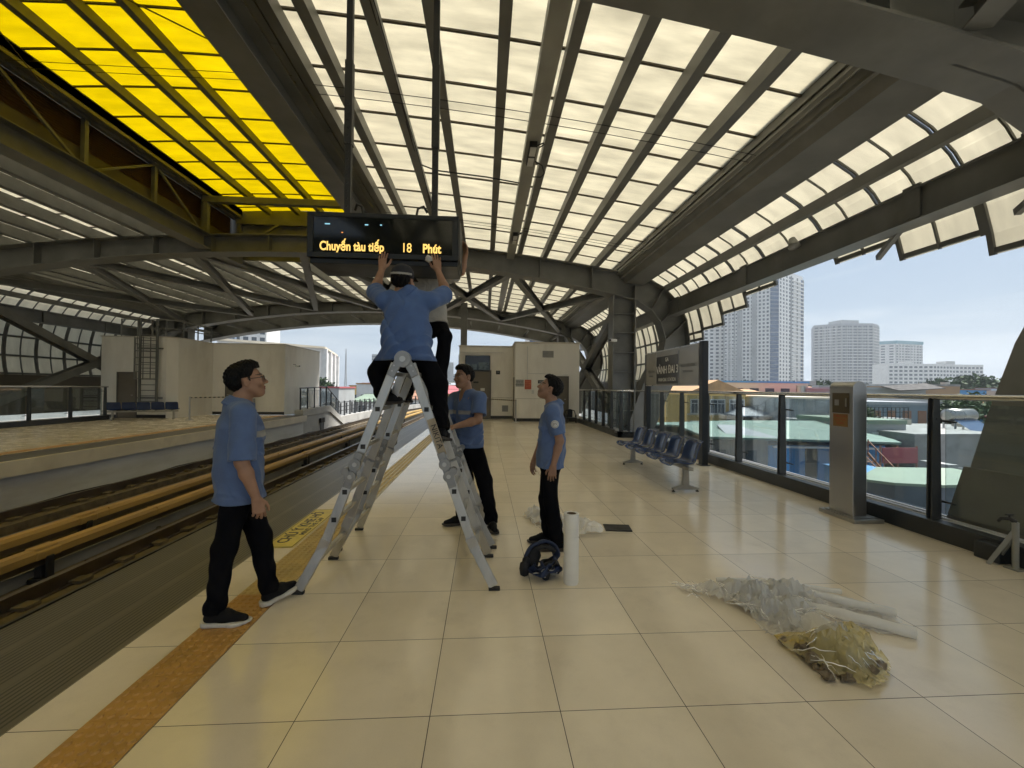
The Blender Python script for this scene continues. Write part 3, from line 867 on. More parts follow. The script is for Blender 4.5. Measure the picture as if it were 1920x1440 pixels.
# ------------------------------------------------------------------ stainless card post
M['post_steel'] = mat('satin_steel_post', (.46, .46, .455), .33, 1.0, .10, 2, stretch=(1, 1, .06), detail=8)
M['brown_panel'] = mat('reader_panel', (.10, .075, .04), .35, .3); M['notice_amber'] = mat('amber_notice', (.27, .15, .045), .5)
M['red_ink'] = mat('red_ink', (.42, .07, .03), .5)
bo = empty('card_reader_post', 'round topped stainless card reader post in front of the balustrade', 'card post', (4.25, 4.67, 0))
mb = MB(); pl = [(0, .05), (0, 1.535)] + [(.085 - .085 * math.cos(a), 1.535 + .085 * math.sin(a)) for a in [math.pi * k / 12 for k in range(1, 12)]] + [(.17, 1.535), (.17, .05)]
mb.prism(pl, 'y', 0, .34); body = mb.build('body', M['post_steel'], bo, bevel=.006)
mb = MB(); mb.box(-.06, .30, -.09, .43, .0, .045); mb.box(-.03, .24, -.04, .38, .045, .06); mb.build('base', M['post_steel'], bo, bevel=.006)
mb = MB(); mb.box(-.006, .002, .05, .29, 1.24, 1.48); pn = mb.build('reader_panel', M['brown_panel'], bo, bevel=.003)
mb = MB(); mb.box(-.010, -.004, .19, .25, 1.33, 1.40); mb.box(-.010, -.004, .08, .10, 1.32, 1.42); mb.build('card_slot', M['stainless'], pn)
mb = MB(); mb.box(-.003, .002, .07, .28, 1.08, 1.232); nt_ = mb.build('notice', M['notice_amber'], bo)
for k, t in enumerate(('HƯỚNG DẪN', 'QUẸT THẺ', 'TẠI ĐÂY')):
    text_obj('lettering', t, .032, (-.0045, .175, 1.19 - k * .04), rot, M['red_ink'], nt_, 'CENTER', 0, .0005)

# ------------------------------------------------------------------ ladders
M['rung_cap'] = mat('black_rung_cap', (.015, .015, .015), .5)
def ladder(label, y0, wid, flip):
    e = empty('folding_ladder', label, 'ladder', (-.62, y0, 0), group='hinged aluminium ladders')
    top = 1.685
    def X(z, s): return s * (.055 + (top - z) * .358)
    zb, zk = .02, .88
    for s in (-1, 1):
        for side in (0, 1):
            # lower rail flares outwards at the foot, upper rail sits a little inside it
            yb = -.03 if side == 0 else wid + .03; yt = .06 if side == 0 else wid - .06
            def Y(z): return yb + (yt - yb) * z / top
            mb = MB()
            pts = [(1.70, 0), (zk + .02, 0)]
            mb.beam((X(1.675, s), Y(1.675), 1.675), (X(zk, s), Y(zk), zk), .026, .068, up=(1, 0, .358))
            mb.build('upper_rail', M['alu'], e, bevel=.004)
            mb = MB()
            q = .33
            oy = -.014 if side == 0 else .014
            mb.beam((X(zk - .02, s), Y(zk) + oy, zk - .02), (X(q, s), Y(q) + oy, q), .026, .068, up=(1, 0, .358))
            fl = .055 if side == 0 else .02
            mb.beam((X(q + .01, s), Y(q) + oy, q + .01), (X(zb + .01, s) + s * fl, Y(zb) + oy * 2.2, zb + .01), .027, .070, up=(1, 0, .358))
            lr = mb.build('lower_rail', M['alu'], e, bevel=.004)
            sl = MB(); sl.beam((X(q + .05, s), Y(q) + oy, q + .05), (X(q - .05, s) + s * .008, Y(q) + oy, q - .05), .033, .078, up=(1, 0, .358)); sl.build('sleeve', M['alu'], lr, bevel=.004)
            ft = MB(); ft.box(X(zb, s) + s * fl - .042, X(zb, s) + s * fl + .042, Y(zb) + oy * 2.2 - .018, Y(zb) + oy * 2.2 + .018, 0, .024); ft.build('foot', M['rung_cap'], lr, bevel=.004)
            # knuckle between upper and lower rail
            h = MB()
            yc = Y(zk) + (-.035 if side == 0 else .035)
            for dz, r in ((.045, .042), (-.045, .042)):
                h.cyl((X(zk + dz, s), yc - .022, zk + dz), (X(zk + dz, s), yc + .022, zk + dz), r, 20)
            h.cyl((X(zk, s) + s * .05, yc - .03, zk - .005), (X(zk, s) + s * .05, yc + .03, zk - .005), .028, 16)
            h.beam((X(zk + .13, s), yc, zk + .13), (X(zk - .13, s), yc, zk - .13), .012, .06, up=(1, 0, .358))
            k_ = h.build('hinge', M['alu_dark'], e, bevel=.003)
            b = MB()
            for dz in (.045, -.045): b.cyl((X(zk + dz, s), yc - .028, zk + dz), (X(zk + dz, s), yc - .021, zk + dz), .016, 12)
            b.build('pin', M['alu'], k_)
            # visible rung ends on the near face
            ysgn = -1 if side == 0 else 1
            for z in (1.60, 1.33, 1.05, .72, .52, .24):
                xx = X(z, s) + (s * fl * max(0, (.33 - z) / .31)); yy = Y(z) + (oy if z < zk else 0) + ysgn * .0135
                c = MB(); c.box(xx - .017, xx + .017, yy - .003, yy + .003, z - .017, z + .017); c.build('rung_end', M['rung_cap'], e)
        for z in (1.60, 1.33, 1.05, .72, .52, .24):
            f0 = -.03 + .09 * z / top; f1 = wid + .03 - .09 * z / top
            mb = MB(); mb.box(X(z, s) - .015, X(z, s) + .015, f0, f1, z - .014, z + .014); mb.build('rung', M['alu'], e)
    for yy, sg_ in ((.035, -1), (wid - .035, 1)):
        mb = MB()
        mb.cyl((0, yy - .022, 1.71), (0, yy + .022, 1.71), .062, 28)
        for s in (-1, 1): mb.beam((s * .02, yy, 1.715), (X(1.58, s), yy, 1.58), .02, .062, up=(1, 0, .358))
        t = mb.build('top_hinge', M['alu_dark'], e, bevel=.004)
        b = MB(); b.cyl((0, yy + sg_ * .022, 1.71), (0, yy + sg_ * .030, 1.71), .022, 16)
        for s in (-1, 1):
            for z in (1.66, 1.62): b.cyl((X(z, s), yy + sg_ * .009, z), (X(z, s), yy + sg_ * .016, z), .006, 8)
        b.build('pin', M['alu'], t)
    return e
M['alu_dark'] = mat('cast_hinge', (.30, .295, .28), .4, .8, .15, 12)
ld = ladder('nearer of the two aluminium ladders, with brand letters on its right leg', 3.24, .50, 0)
ladder('aluminium ladder standing behind the lettered one, held by the man in the middle', 4.06, .44, 0)
mb = MB(); z0 = 1.22; sl_ = .358
mb.beam((.055 + (1.71 - 1.26) * sl_, .006, 1.26), (.055 + (1.71 - .99) * sl_, -.012, .99), .002, .060, up=(1, 0, .358))
M['label_tan'] = mat('tan_sticker', (.38, .31, .21), .5)
stk = mb.build('sticker', M['label_tan'], ld)
d_ = Vector((sl_ * .27, -.018, -.27)).normalized()
nrm = Vector((0, -1, 0)); up_ = d_.cross(nrm) * -1
Mx = Matrix((( d_.x, up_.x, 0), (d_.y, up_.y, -1), (d_.z, up_.z, 0))).to_4x4()
tx = text_obj('lettering', 'NIKITA', .062, (.055 + (1.71 - 1.215) * sl_ - .016, -.008, 1.213), Mx.to_euler(), M['black'], stk, 'LEFT', 0.0, .001, .95)

# ------------------------------------------------------------------ LED display
M['case'] = mat('display_case', (.016, .017, .015), .38, .2, .15, 5)
M['screen'] = mat('display_glass', (.010, .011, .008), .08, 0, .1, 3)
M['led'] = emit('amber_led', (1.0, .62, .15), .55); M['cyan_reflection'] = emit('reflected_lamp', (.35, .75, .9), .4); M['led_red'] = emit('red_led', (1, .35, .08), .4)
dp = empty('display_board', 'hanging black LED display reading Chuyến tàu tiếp 18 Phút', 'display', (-.92, 3.9, 2.65))
mb = MB(); mb.box(-.672, .668, 0.0, .52, 0, .405); cs = mb.build('case', M['case'], dp, bevel=.006)
mb = MB()
for a in ((-.672, .668, -.012, .0, .365, .405), (-.672, .668, -.012, .0, 0, .045), (-.672, -.618, -.012, .0, .045, .365), (.612, .668, -.012, .0, .045, .365)): mb.box(*a)
mb.build('bezel', M['case'], dp, bevel=.003)
mb = MB(); mb.box(-.62, .615, -.003, .002, .043, .367); sc_ = mb.build('screen', M['screen'], dp)
fr = (R(90), 0, 0)
for t, sz, x, z, b, xs_ in (('Chuyến tàu tiếp', .112, -.565, .066, .0030, .76), ('18', .118, .155, .066, .0008, .80), ('Phút', .112, .345, .066, .0036, .80)):
    text_obj('lettering', t, sz, (x, -.0045, z), fr, M['led'], sc_, 'LEFT', b, .0006, xs_)
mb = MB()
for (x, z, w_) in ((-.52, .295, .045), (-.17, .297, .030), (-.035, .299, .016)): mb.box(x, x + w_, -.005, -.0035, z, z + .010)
mb.build('reflection_or_led', M['cyan_reflection'], sc_)  # cyan bars: lamp reflections on the screen, drawn as glowing strips
mb = MB(); mb.box(-.375, -.36, -.005, -.0035, .222, .231); mb.build('reflection_or_led', M['led_red'], sc_)
mb = MB(); mb.box(-.66, .66, .03, .49, -.045, .0); mb.build('underside_tray', M['case'], dp, bevel=.004)
M['pole_dark'] = mat('dark_pole', (.035, .034, .03), .5, .2, .15, 3)
for x in (-.40, .42):
    mb = MB(); mb.box(x - .028, x + .028, .22, .275, .405, 3.62); mb.box(x - .035, x + .035, .21, .285, 1.15, 1.95)
    po = mb.build('hanger', M['pole_dark'], dp)
    b = MB()
    for k in range(14):
        z = .55 + k * .075; b.cyl((x, .205, z), (x, .211, z), .010, 8)
    b.build('bolt_hole', M['black'], po)
for s in (-1, 1):
    x = .42 - .05 if s > 0 else -.40 + .05
    mb = MB(); mb.tube([(x - s * .02, .24, .53), (x - s * .05, .2, .57), (x - s * .10, .18, .54), (x - s * .115, .18, .46), (x - s * .115, .18, .405)], .012, 8); mb.build('conduit', M['cable'], dp)
mb = MB(); mb.box(.669, .675, .02, .50, .02, .39); mb.build('side_panel', M['pole_dark'], dp)

# ------------------------------------------------------------------ platform warning sticker
M['sticker'] = mat('yellow_floor_sticker', (.68, .55, .11), .4, 0, .1, 4, dirt=(.36, .30, .12), dscale=3)
st = empty('floor_sticker', 'yellow mind the gap sticker on the tiles along the platform edge', 'floor sticker', (-1.89, 4.7, .004))
mb = MB(); mb.box(-.135, .135, -.62, .62, 0, .002); pn = mb.build('sheet', M['sticker'], st)
mb = MB()
for a in ((-.125, .125, -.61, -.604), (-.125, .125, .604, .61), (-.125, -.119, -.604, .604), (.119, .125, -.604, .604)): mb.box(*a, .002, .003)
mb.build('border', M['black'], st)
text_obj('lettering', 'CHÚ Ý KHE HỞ', .145, (.02, .0, .0025), (0, 0, R(90)), M['black'], pn, 'CENTER', .003, .0005, 1.0)
text_obj('lettering', 'MIND THE GAP', .075, (.095, .0, .0025), (0, 0, R(90)), M['black'], pn, 'CENTER', .001, .0005, 1.1)

# ------------------------------------------------------------------ roll of film, harness, folder
M['film_white'] = mat('stretch_film_roll', (.78, .77, .74), .32, 0, .04, 3, spec=.6, stretch=(1, 1, 6))
M['card'] = mat('card_core', (.12, .08, .05), .8)
ro = empty('film_roll', 'white roll of stretch film standing on end beside the harness', 'film roll', (.68, 3.27, 0))
mb = MB(); mb.lathe([(.036, .50), (.036, .535), (.040, .538), (.055, .538), (.058, .53), (.0585, .40), (.058, .2), (.0585, .012), (.054, .0)], 40); mb.build('film', M['film_white'], ro)
mb = MB(); mb.lathe([(.030, .30), (.030, .536), (.0358, .536), (.0358, .30), (.030, .30)], 32); mb.lathe([(.0, .42), (.0299, .42)], 24); mb.build('core', M['card'], ro)
M['navy_web'] = mat('navy_webbing', (.020, .034, .085), .75, 0, .25, 20, bump=.4, bscale=200); M['black_web'] = mat('black_webbing', (.014, .014, .016), .8, 0, .2, 20, bump=.4, bscale=200)
ha = empty('safety_harness', 'navy and black safety harness heaped beside the film roll', 'harness', (.46, 3.40, 0))
def strap(name, pts, w, t, m, n=26, flat=0.0):
    """a webbing strap that follows a smooth curve through pts"""
    P = [Vector(p) for p in pts]; out = []
    for i in range(n):
        u = i / (n - 1) * (len(P) - 1); k = min(int(u), len(P) - 2); f = u - k
        p0, p1, p2, p3 = P[max(k - 1, 0)], P[k], P[k + 1], P[min(k + 2, len(P) - 1)]
        out.append(.5 * ((2 * p1) + (p2 - p0) * f + (2 * p0 - 5 * p1 + 4 * p2 - p3) * f * f + (3 * p1 - p0 - 3 * p2 + p3) * f ** 3))
    mb = MB(); vs = []
    for i, p in enumerate(out):
        tdir = (out[min(i + 1, n - 1)] - out[max(i - 1, 0)]).normalized()
        side = tdir.cross(Vector((math.sin(flat + i * .05), .6, math.cos(flat)))).normalized(); nn = side.cross(tdir)
        for a, b in ((-1, -1), (1, -1), (1, 1), (-1, 1)): vs.append(p + side * (a * w / 2) + nn * (b * t / 2))
    fs = [(0, 1, 2, 3), tuple(4 * (n - 1) + k for k in (3, 2, 1, 0))]
    for i in range(n - 1):
        o = 4 * i
        for a, b in ((0, 1), (1, 2), (2, 3), (3, 0)): fs.append((o + a, o + 4 + a, o + 4 + b, o + b))
    mb.add(vs, fs, 0, True)
    return mb.build(name, m, ha, bevel=0)
strap('waist_belt', [(-.10, .05, .05), (-.085, .04, .14), (-.03, .06, .225), (.05, .09, .245), (.12, .12, .20), (.15, .14, .11), (.13, .10, .04)], .085, .022, M['navy_web'], 40)
strap('belt_pad', [(-.075, .02, .06), (-.055, .03, .13), (-.01, .05, .195), (.05, .07, .21), (.10, .10, .17)], .10, .03, M['black_web'], 30)
for i in range(9):
    a = rnd.random() * 6.28; c = Vector((rnd.uniform(-.04, .10), rnd.uniform(-.07, .05), 0))
    pts = [c + Vector((math.cos(a + k * 1.15 + rnd.uniform(-.4, .4)) * rnd.uniform(.05, .12), math.sin(a + k * 1.15) * rnd.uniform(.04, .09), rnd.uniform(.02, .13))) for k in range(6)]
    strap('strap', pts, .042, .005, M['navy_web'] if i % 3 else M['black_web'], 40, i)
for (x, y, z, s_) in ((-.13, -.02, .05, .042), (-.115, .0, .085, .035), (.03, -.09, .035, .034)):
    mb = MB(); mb.lathe([(.004, -s_ * 1.5), (s_ * .8, -s_ * 1.1), (s_, 0), (s_ * .85, s_), (.004, s_ * 1.5)], 14, (x, y, z + .02)); mb.build('pouch', M['black_web'], ha)
for (x, y, z, r0) in ((.02, -.11, .06, 20), (.07, -.09, .09, 70), (-.05, -.10, .05, 120), (.10, -.05, .05, 10)):
    mb = MB(); a = R(r0)
    mb.tube([(x + math.cos(t) * .026, y + math.sin(t) * .02 * math.sin(a), z + math.sin(t) * .03 * math.cos(a) + .01) for t in [2 * math.pi * k / 14 for k in range(14)]], .005, 8, closed=True)
    mb.build('buckle', M['stainless'], ha)
fo = MB(); fo.box(-.14, .14, -.10, .10, 0, .014); o = fo.build('folder', M['black'], bevel=.004)
o.location = (1.44, 4.52, .001); o.rotation_euler = (0, 0, R(-8)); tag(o, 'flat black folder lying on the tiles past the clear film', 'folder')

# ------------------------------------------------------------------ plastic film
def film_mat(name, tint, cover, rough=.08, col=(.9, .9, .9), bump=.5, tl=.25):
    m = bpy.data.materials.new(name); m.use_nodes = True
    nt = m.node_tree; N = nt.nodes; L = nt.links; N.remove(N['Principled BSDF']); o = N['Material Output']
    t = N.new('ShaderNodeBsdfTransparent'); t.inputs[0].default_value = (*tint, 1)
    d = N.new('ShaderNodeBsdfDiffuse'); d.inputs[0].default_value = (*col, 1)
    tr = N.new('ShaderNodeBsdfTranslucent'); tr.inputs[0].default_value = (*col, 1)
    g = N.new('ShaderNodeBsdfGlossy'); g.inputs['Roughness'].default_value = rough; g.inputs['Color'].default_value = (1, 1, 1, 1)
    tc = N.new('ShaderNodeTexCoord'); nz = N.new('ShaderNodeTexNoise'); nz.inputs['Scale'].default_value = 9; nz.inputs['Detail'].default_value = 5
    L.new(tc.outputs['Object'], nz.inputs['Vector'])
    bp = N.new('ShaderNodeBump'); bp.inputs['Strength'].default_value = bump; bp.inputs['Distance'].default_value = .03
    L.new(nz.outputs['Fac'], bp.inputs['Height'])
    for n in (g, d): L.new(bp.outputs[0], n.inputs['Normal'])
    dm = N.new('ShaderNodeMixShader'); dm.inputs[0].default_value = tl; L.new(d.outputs[0], dm.inputs[1]); L.new(tr.outputs[0], dm.inputs[2])
    a = N.new('ShaderNodeMixShader'); a.inputs[0].default_value = cover; L.new(t.outputs[0], a.inputs[1]); L.new(dm.outputs[0], a.inputs[2])
    fr = N.new('ShaderNodeFresnel'); fr.inputs[0].default_value = 1.6; L.new(bp.outputs[0], fr.inputs['Normal'])
    mr = N.new('ShaderNodeMapRange'); mr.inputs[3].default_value = .02; mr.inputs[4].default_value = .42; L.new(fr.outputs[0], mr.inputs[0])
    b = N.new('ShaderNodeMixShader'); L.new(mr.outputs[0], b.inputs[0]); L.new(a.outputs[0], b.inputs[1]); L.new(g.outputs[0], b.inputs[2])
    L.new(b.outputs[0], o.inputs[0])
    return m
M['film_clear'] = film_mat('clear_film', (.985, .985, .98), .40, col=(.99, .99, .985), bump=.1, rough=.12); M['film_fold'] = film_mat('folded_film', (.975, .975, .97), .60, col=(.99, .99, .985), bump=.1, tl=.2, rough=.12)
M['film_yellow'] = film_mat('yellow_film', (.97, .91, .64), .34, col=(.94, .82, .44), bump=.1, rough=.1)
def ridged(x, y, f, seed):
    u = .80 * x - .60 * y; v = .60 * x + .80 * y          # creases run along the sheet
    p = Vector((u * f * .55, v * f * 1.25, seed)); q = Vector((mnoise.noise(p * .7), mnoise.noise(p * .7 + Vector((9, 2, 4))), 0)) * .6
    return 1 - abs(mnoise.noise(p + q)) * 1.7
def film_patch(outline, h, seed, n=46, freq=7.0, lift=None, base=.006):
    """crumpled sheet over an outline in plan (list of x,y)"""
    xs_ = [p[0] for p in outline]; ys_ = [p[1] for p in outline]
    x0, x1, y0, y1 = min(xs_), max(xs_), min(ys_), max(ys_)
    def inside(x, y):
        c = False; k = len(outline)
        for i in range(k):
            (xa, ya), (xb, yb) = outline[i], outline[i - 1]
            if (ya > y) != (yb > y) and x < (xb - xa) * (y - ya) / (yb - ya) + xa: c = not c
        return c
    def edge(x, y):
        b = 9
        k = len(outline)
        for i in range(k):
            a = Vector(outline[i]); c = Vector(outline[i - 1]); p = Vector((x, y)); d = c - a
            t = max(0, min(1, (p - a).dot(d) / max(d.length_squared, 1e-9))); b = min(b, (p - a - d * t).length)
        return b
    idx = {}; vs = []; fs = []
    for i in range(n + 1):
        for j in range(n + 1):
            x = x0 + (x1 - x0) * i / n; y = y0 + (y1 - y0) * j / n
            ja = .42 * (x1 - x0) / n; jb = .42 * (y1 - y0) / n; hsh = random.Random(i * 977 + j * 131 + int(seed * 17)); x += ja * hsh.uniform(-1, 1); y += jb * hsh.uniform(-1, 1)
            if inside(x, y):
                e = min(1, edge(x, y) / .10)
                r1 = max(0, ridged(x, y, freq * .62, seed)) ** 2; r2 = max(0, ridged(x, y, freq * 1.5, seed + 5)) ** 2
                z = base + h * (.25 + .75 * e) * (r1 * .75 + r2 * .22)
                z += h * .16 * hsh.uniform(-1, 1) * e
                if lift: z += lift(x, y) * e
                idx[i, j] = len(vs); vs.append((x, y, max(.003, z)))
    for i in range(n):
        for j in range(n):
            q = [(i, j), (i + 1, j), (i + 1, j + 1), (i, j + 1)]
            if all(k in idx for k in q): fs.append(tuple(idx[k] for k in q))
    return vs, fs
def film_obj(name, outline, h, seed, m, parent, n=46, freq=7.0, lift=None, base=.006):
    vs, fs = film_patch(outline, h, seed, n, freq, lift, base)
    tri = []
    for k, q in enumerate(fs): tri += [(q[0], q[1], q[2]), (q[0], q[2], q[3])] if (k * 7919) % 13 < 7 else [(q[0], q[1], q[3]), (q[1], q[2], q[3])]
    mb = MB(); mb.add(vs, tri, 0, False)
    o = mb.build(name, m, parent, fix=False)
    return o
fp = empty('plastic_sheeting', 'crumpled clear plastic sheeting with rolled edges behind the yellow bag', 'plastic sheet', (0, 0, 0))
film_obj('sheet', [(1.41, 3.18), (1.62, 2.96), (1.76, 2.72), (1.72, 2.50), (1.95, 2.44), (2.10, 2.60), (2.35, 2.75), (2.47, 2.95), (2.3, 3.05), (2.15, 3.20), (1.95, 3.25), (1.8, 3.19), (1.62, 3.15), (1.5, 3.2)], .11, 2, M['film_clear'], fp, 44, 7)
film_obj('top_fold', [(1.75, 2.75), (1.98, 2.58), (2.2, 2.75), (2.38, 2.95), (2.2, 3.16), (1.95, 3.18), (1.7, 3.05)], .17, 12, M['film_clear'], fp, 34, 8)
film_obj('peak_fold', [(1.74, 2.90), (1.86, 2.50), (2.02, 2.50), (2.0, 2.9), (1.88, 3.02)], .20, 31, M['film_clear'], fp, 26, 8)
def film_roll(pts, r, m, name='rolled_edge'):
    mb = MB(); out = []
    P = [Vector(p) for p in pts]
    for i in range(28):
        u = i / 27 * (len(P) - 1); k = min(int(u), len(P) - 2); f = u - k; p = P[k].lerp(P[k + 1], f)
        p.z += .006 * mnoise.noise(p * 11); p.y += .01 * mnoise.noise(p * 6 + Vector((3, 1, 0))); out.append(p)
    rr = [r * (1 + .25 * mnoise.noise(p * 13)) for p in out]
    mb.tube(out, rr, 12); return mb.build(name, m, fp)
film_roll([(2.02, 2.86, .05), (2.3, 2.66, .055), (2.63, 2.44, .035)], .034, M['film_fold'])
film_roll([(2.05, 3.05, .06), (2.4, 2.86, .06), (2.72, 2.66, .04)], .026, M['film_fold'])
film_roll([(1.78, 3.16, .05), (2.2, 3.12, .05), (2.62, 2.98, .03)], .018, M['film_fold'])
film_obj('end_flap', [(2.2, 2.78), (2.45, 2.48), (2.66, 2.46), (2.74, 2.66), (2.62, 2.86)], .03, 41, M['film_clear'], fp, 30, 5)
film_obj('back_flap', [(2.05, 3.12), (2.3, 2.86), (2.72, 2.68), (2.66, 2.92), (2.45, 3.1)], .05, 45, M['film_fold'], fp, 30, 5)
# pale tubes added to mimic highlights along the crumpled film
def crease_glints(parent, n, x0, x1, y0, y1, zf, seed, m, ang=-.64, L0=.10, L1=.34):
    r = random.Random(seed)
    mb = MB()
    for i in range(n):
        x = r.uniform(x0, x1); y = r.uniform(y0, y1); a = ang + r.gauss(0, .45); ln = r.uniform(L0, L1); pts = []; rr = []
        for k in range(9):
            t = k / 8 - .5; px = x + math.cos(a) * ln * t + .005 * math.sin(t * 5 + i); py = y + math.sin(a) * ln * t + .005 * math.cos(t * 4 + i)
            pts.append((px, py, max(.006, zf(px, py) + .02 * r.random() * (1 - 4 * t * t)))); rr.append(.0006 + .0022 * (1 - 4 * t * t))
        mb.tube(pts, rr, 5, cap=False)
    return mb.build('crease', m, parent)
M['film_glint'] = mat('film_highlight', (.95, .95, .94), .28, .85, .05, 10)  # near-white shiny tone stands in for glints on the folds
crease_glints(fp, 44, 1.72, 2.25, 2.62, 3.12, lambda x, y: .055, 3, M['film_glint'])
crease_glints(fp, 16, 1.5, 1.8, 2.95, 3.16, lambda x, y: .03, 5, M['film_glint'], L1=.2)
crease_glints(fp, 8, 1.75, 1.95, 2.5, 2.85, lambda x, y: .07, 8, M['film_glint'], ang=1.1, L1=.22)
# yellow bag of rubble in front
M['rubble'] = mat('dark_rubble', (.17, .135, .09), .8, 0, .5, 14, bump=.5, bscale=50, dirt=(.32, .27, .17), dscale=9, damt=.8)
yb = empty('rubbish_bag', 'half clear yellow plastic bag full of dark scraps on the tiles', 'rubbish bag', (0, 0, 0))
hump = lambda x, y: .135 * math.exp(-(((x - 1.97) / .17) ** 2 + ((y - 2.26) / .14) ** 2)) + .05 * math.exp(-(((x - 2.13) / .10) ** 2 + ((y - 2.28) / .10) ** 2))
bag_out = [(1.745, 2.47), (1.73, 2.36), (1.79, 2.20), (1.86, 2.09), (1.93, 2.01), (2.0, 2.02), (2.12, 2.10), (2.23, 2.19), (2.245, 2.28), (2.15, 2.42), (1.98, 2.50), (1.85, 2.51)]
film_obj('film', bag_out, .06, 51, M['film_yellow'], yb, 34, 9, hump, .02)
film_obj('clear_liner', [(1.79, 2.44), (1.84, 2.2), (1.97, 2.06), (2.1, 2.16), (2.1, 2.35), (1.95, 2.47)], .05, 58, M['film_clear'], yb, 24, 10, lambda x, y: hump(x, y) + .015, .02)
film_obj('gathered_neck', [(1.72, 2.47), (1.80, 2.30), (1.93, 2.16), (1.97, 2.19), (1.88, 2.38), (1.80, 2.50)], .05, 61, M['film_yellow2'] if 'film_yellow2' in M else film_mat('gathered_yellow_film', (.88, .76, .36), .45, col=(.80, .64, .2)), yb, 20, 12, lambda x, y: hump(x, y) + .02, .02)
film_obj('sheet_wedge', [(1.90, 2.55), (2.0, 2.46), (2.24, 2.24), (2.28, 2.34), (2.12, 2.60), (2.0, 2.66)], .02, 66, M['film_fold'], yb, 30, 4, lambda x, y: .12 * math.exp(-((x - 2.07) / .14) ** 2 - ((y - 2.52) / .12) ** 2), .02)
rub = MB()
for i in range(95):
    x = rnd.gauss(1.93, .09); y = rnd.gauss(2.25, .08); x = max(1.79, min(2.12, x)); y = max(2.10, min(2.42, y))
    s_ = rnd.uniform(.016, .040); zc = s_ * .6 + rnd.random() * max(0, hump(x, y) * .75)
    bmv = []
    for a in range(6):
        for b in range(4):
            th = a * math.pi / 3 + rnd.uniform(-.3, .3); ph = -math.pi / 2 + (b + .5) * math.pi / 4
            rr = s_ * rnd.uniform(.7, 1.3); bmv.append((x + rr * math.cos(th) * math.cos(ph) * rnd.uniform(.8, 1.6), y + rr * math.sin(th) * math.cos(ph), max(.003, zc + rr * math.sin(ph) * .8)))
    fs = [(a * 4 + b, ((a + 1) % 6) * 4 + b, ((a + 1) % 6) * 4 + b + 1, a * 4 + b + 1) for a in range(6) for b in range(3)]
    fs += [tuple(a * 4 for a in range(6)), tuple(a * 4 + 3 for a in range(5, -1, -1))]
    rub.add(bmv, fs)
o = rub.build('scraps', M['rubble'], yb); o['kind'] = 'stuff'
crease_glints(yb, 22, 1.80, 2.18, 2.10, 2.42, lambda x, y: hump(x, y) + .03, 9, M['film_glint'], ang=-.7, L1=.22)
fc = empty('plastic_film', 'clear crumpled film lying behind the man on the right', 'plastic sheet', (0, 0, 0))
film_obj('sheet', [(.43, 5.02), (.50, 4.72), (.72, 4.42), (.86, 4.28), (1.05, 4.23), (1.24, 4.25), (1.28, 4.45), (1.1, 4.6), (.95, 4.72), (.82, 4.95), (.62, 5.12)], .15, 72, M['film_fold'], fc, 26, 7)
film_obj('top_fold', [(.46, 5.0), (.58, 4.7), (.78, 4.6), (.8, 4.9), (.62, 5.1)], .20, 77, M['film_fold'], fc, 18, 9)

crease_glints(fc, 18, .5, 1.2, 4.35, 4.95, lambda x, y: .06, 11, M['film_glint'], L1=.2)
# ------------------------------------------------------------------ tap stand at the right edge
ts = empty('tap_stand', 'small steel stand with a tap beside the leg of the canopy', 'tap stand', (4.52, 3.36, 0))
mb = MB(); mb.cyl((0, 0, 0), (.0, 0, .40), .022, 10); mb.beam((-.10, .12, 0), (0, 0, .34), .02, .03); mb.beam((.02, .16, 0), (0, 0, .30), .02, .03); mb.box(-.05, .05, -.05, .05, 0, .012); mb.build('frame', M['steel_light'], ts)
mb = MB(); mb.tube([(0, 0, .40), (-.03, .02, .425), (-.07, .05, .42), (-.085, .06, .39)], [.018, .016, .014, .011], 10); mb.cyl((-.03, .02, .42), (-.03, .02, .46), .008, 8); mb.box(-.06, 0, .012, .028, .455, .465); mb.build('tap', M['bracket'], ts)
mb = MB(); mb.box(-.02, .20, .10, .30, 0, .15); mb.build('drain_box', M['plinth'], ts, bevel=.01)
# ------------------------------------------------------------------ station rooms
M['door_grey'] = mat('grey_brown_door', (.155, .135, .105), .5, 0, .1, 2, dirt=(.10, .085, .06), dscale=1)
M['door_frame'] = mat('door_frame', (.11, .10, .085), .45, 0, .1, 3)
M['skirt'] = mat('black_skirting', (.025, .024, .022), .5)
M['screen_off'] = mat('monitor_glass', (.03, .04, .055), .08, 0, .4, 1.4, dirt=(.10, .15, .19), dscale=1.1, damt=.8)
M['white_plate'] = mat('white_plate', (.6, .6, .58), .5); M['red_notice'] = mat('red_notice', (.45, .10, .05), .5, 0, .1, 6)
M['grey_notice'] = mat('grey_notice', (.30, .30, .29), .5, 0, .1, 6)
def door(parent, x0, x1, y, h, handle_right=True):
    mb = MB(); mb.box(x0, x1, y - .03, y - .004, .02, h); d = mb.build('door', M['door_grey'], parent)
    f = MB()
    for a in ((x0 - .06, x0, .0, h + .06), (x1, x1 + .06, .0, h + .06), (x0, x1, h, h + .06)): f.box(a[0], a[1], y - .05, y - .004, a[2], a[3])
    f.build('frame', M['door_frame'], d)
    hx = x1 - .1 if handle_right else x0 + .1
    g = MB(); g.box(hx - .05, hx + .03, y - .075, y - .055, 1.0, 1.03); g.cyl((hx, y - .06, 1.015), (hx, y - .03, 1.015), .014, 8); g.build('handle', M['stainless'], d)
    return d
rm = empty('station_room', 'cream walled plant room at the far end of our platform with two grey doors', 'station room', (0, 0, 0))
mb = MB(); mb.box(-1.25, 1.36, 20.8, 24.0, 0, 3.50); mb.box(1.36, 4.30, 19.2, 24.0, 0, 3.54); mb.build('wall', M['plaster'], rm, bevel=.015)
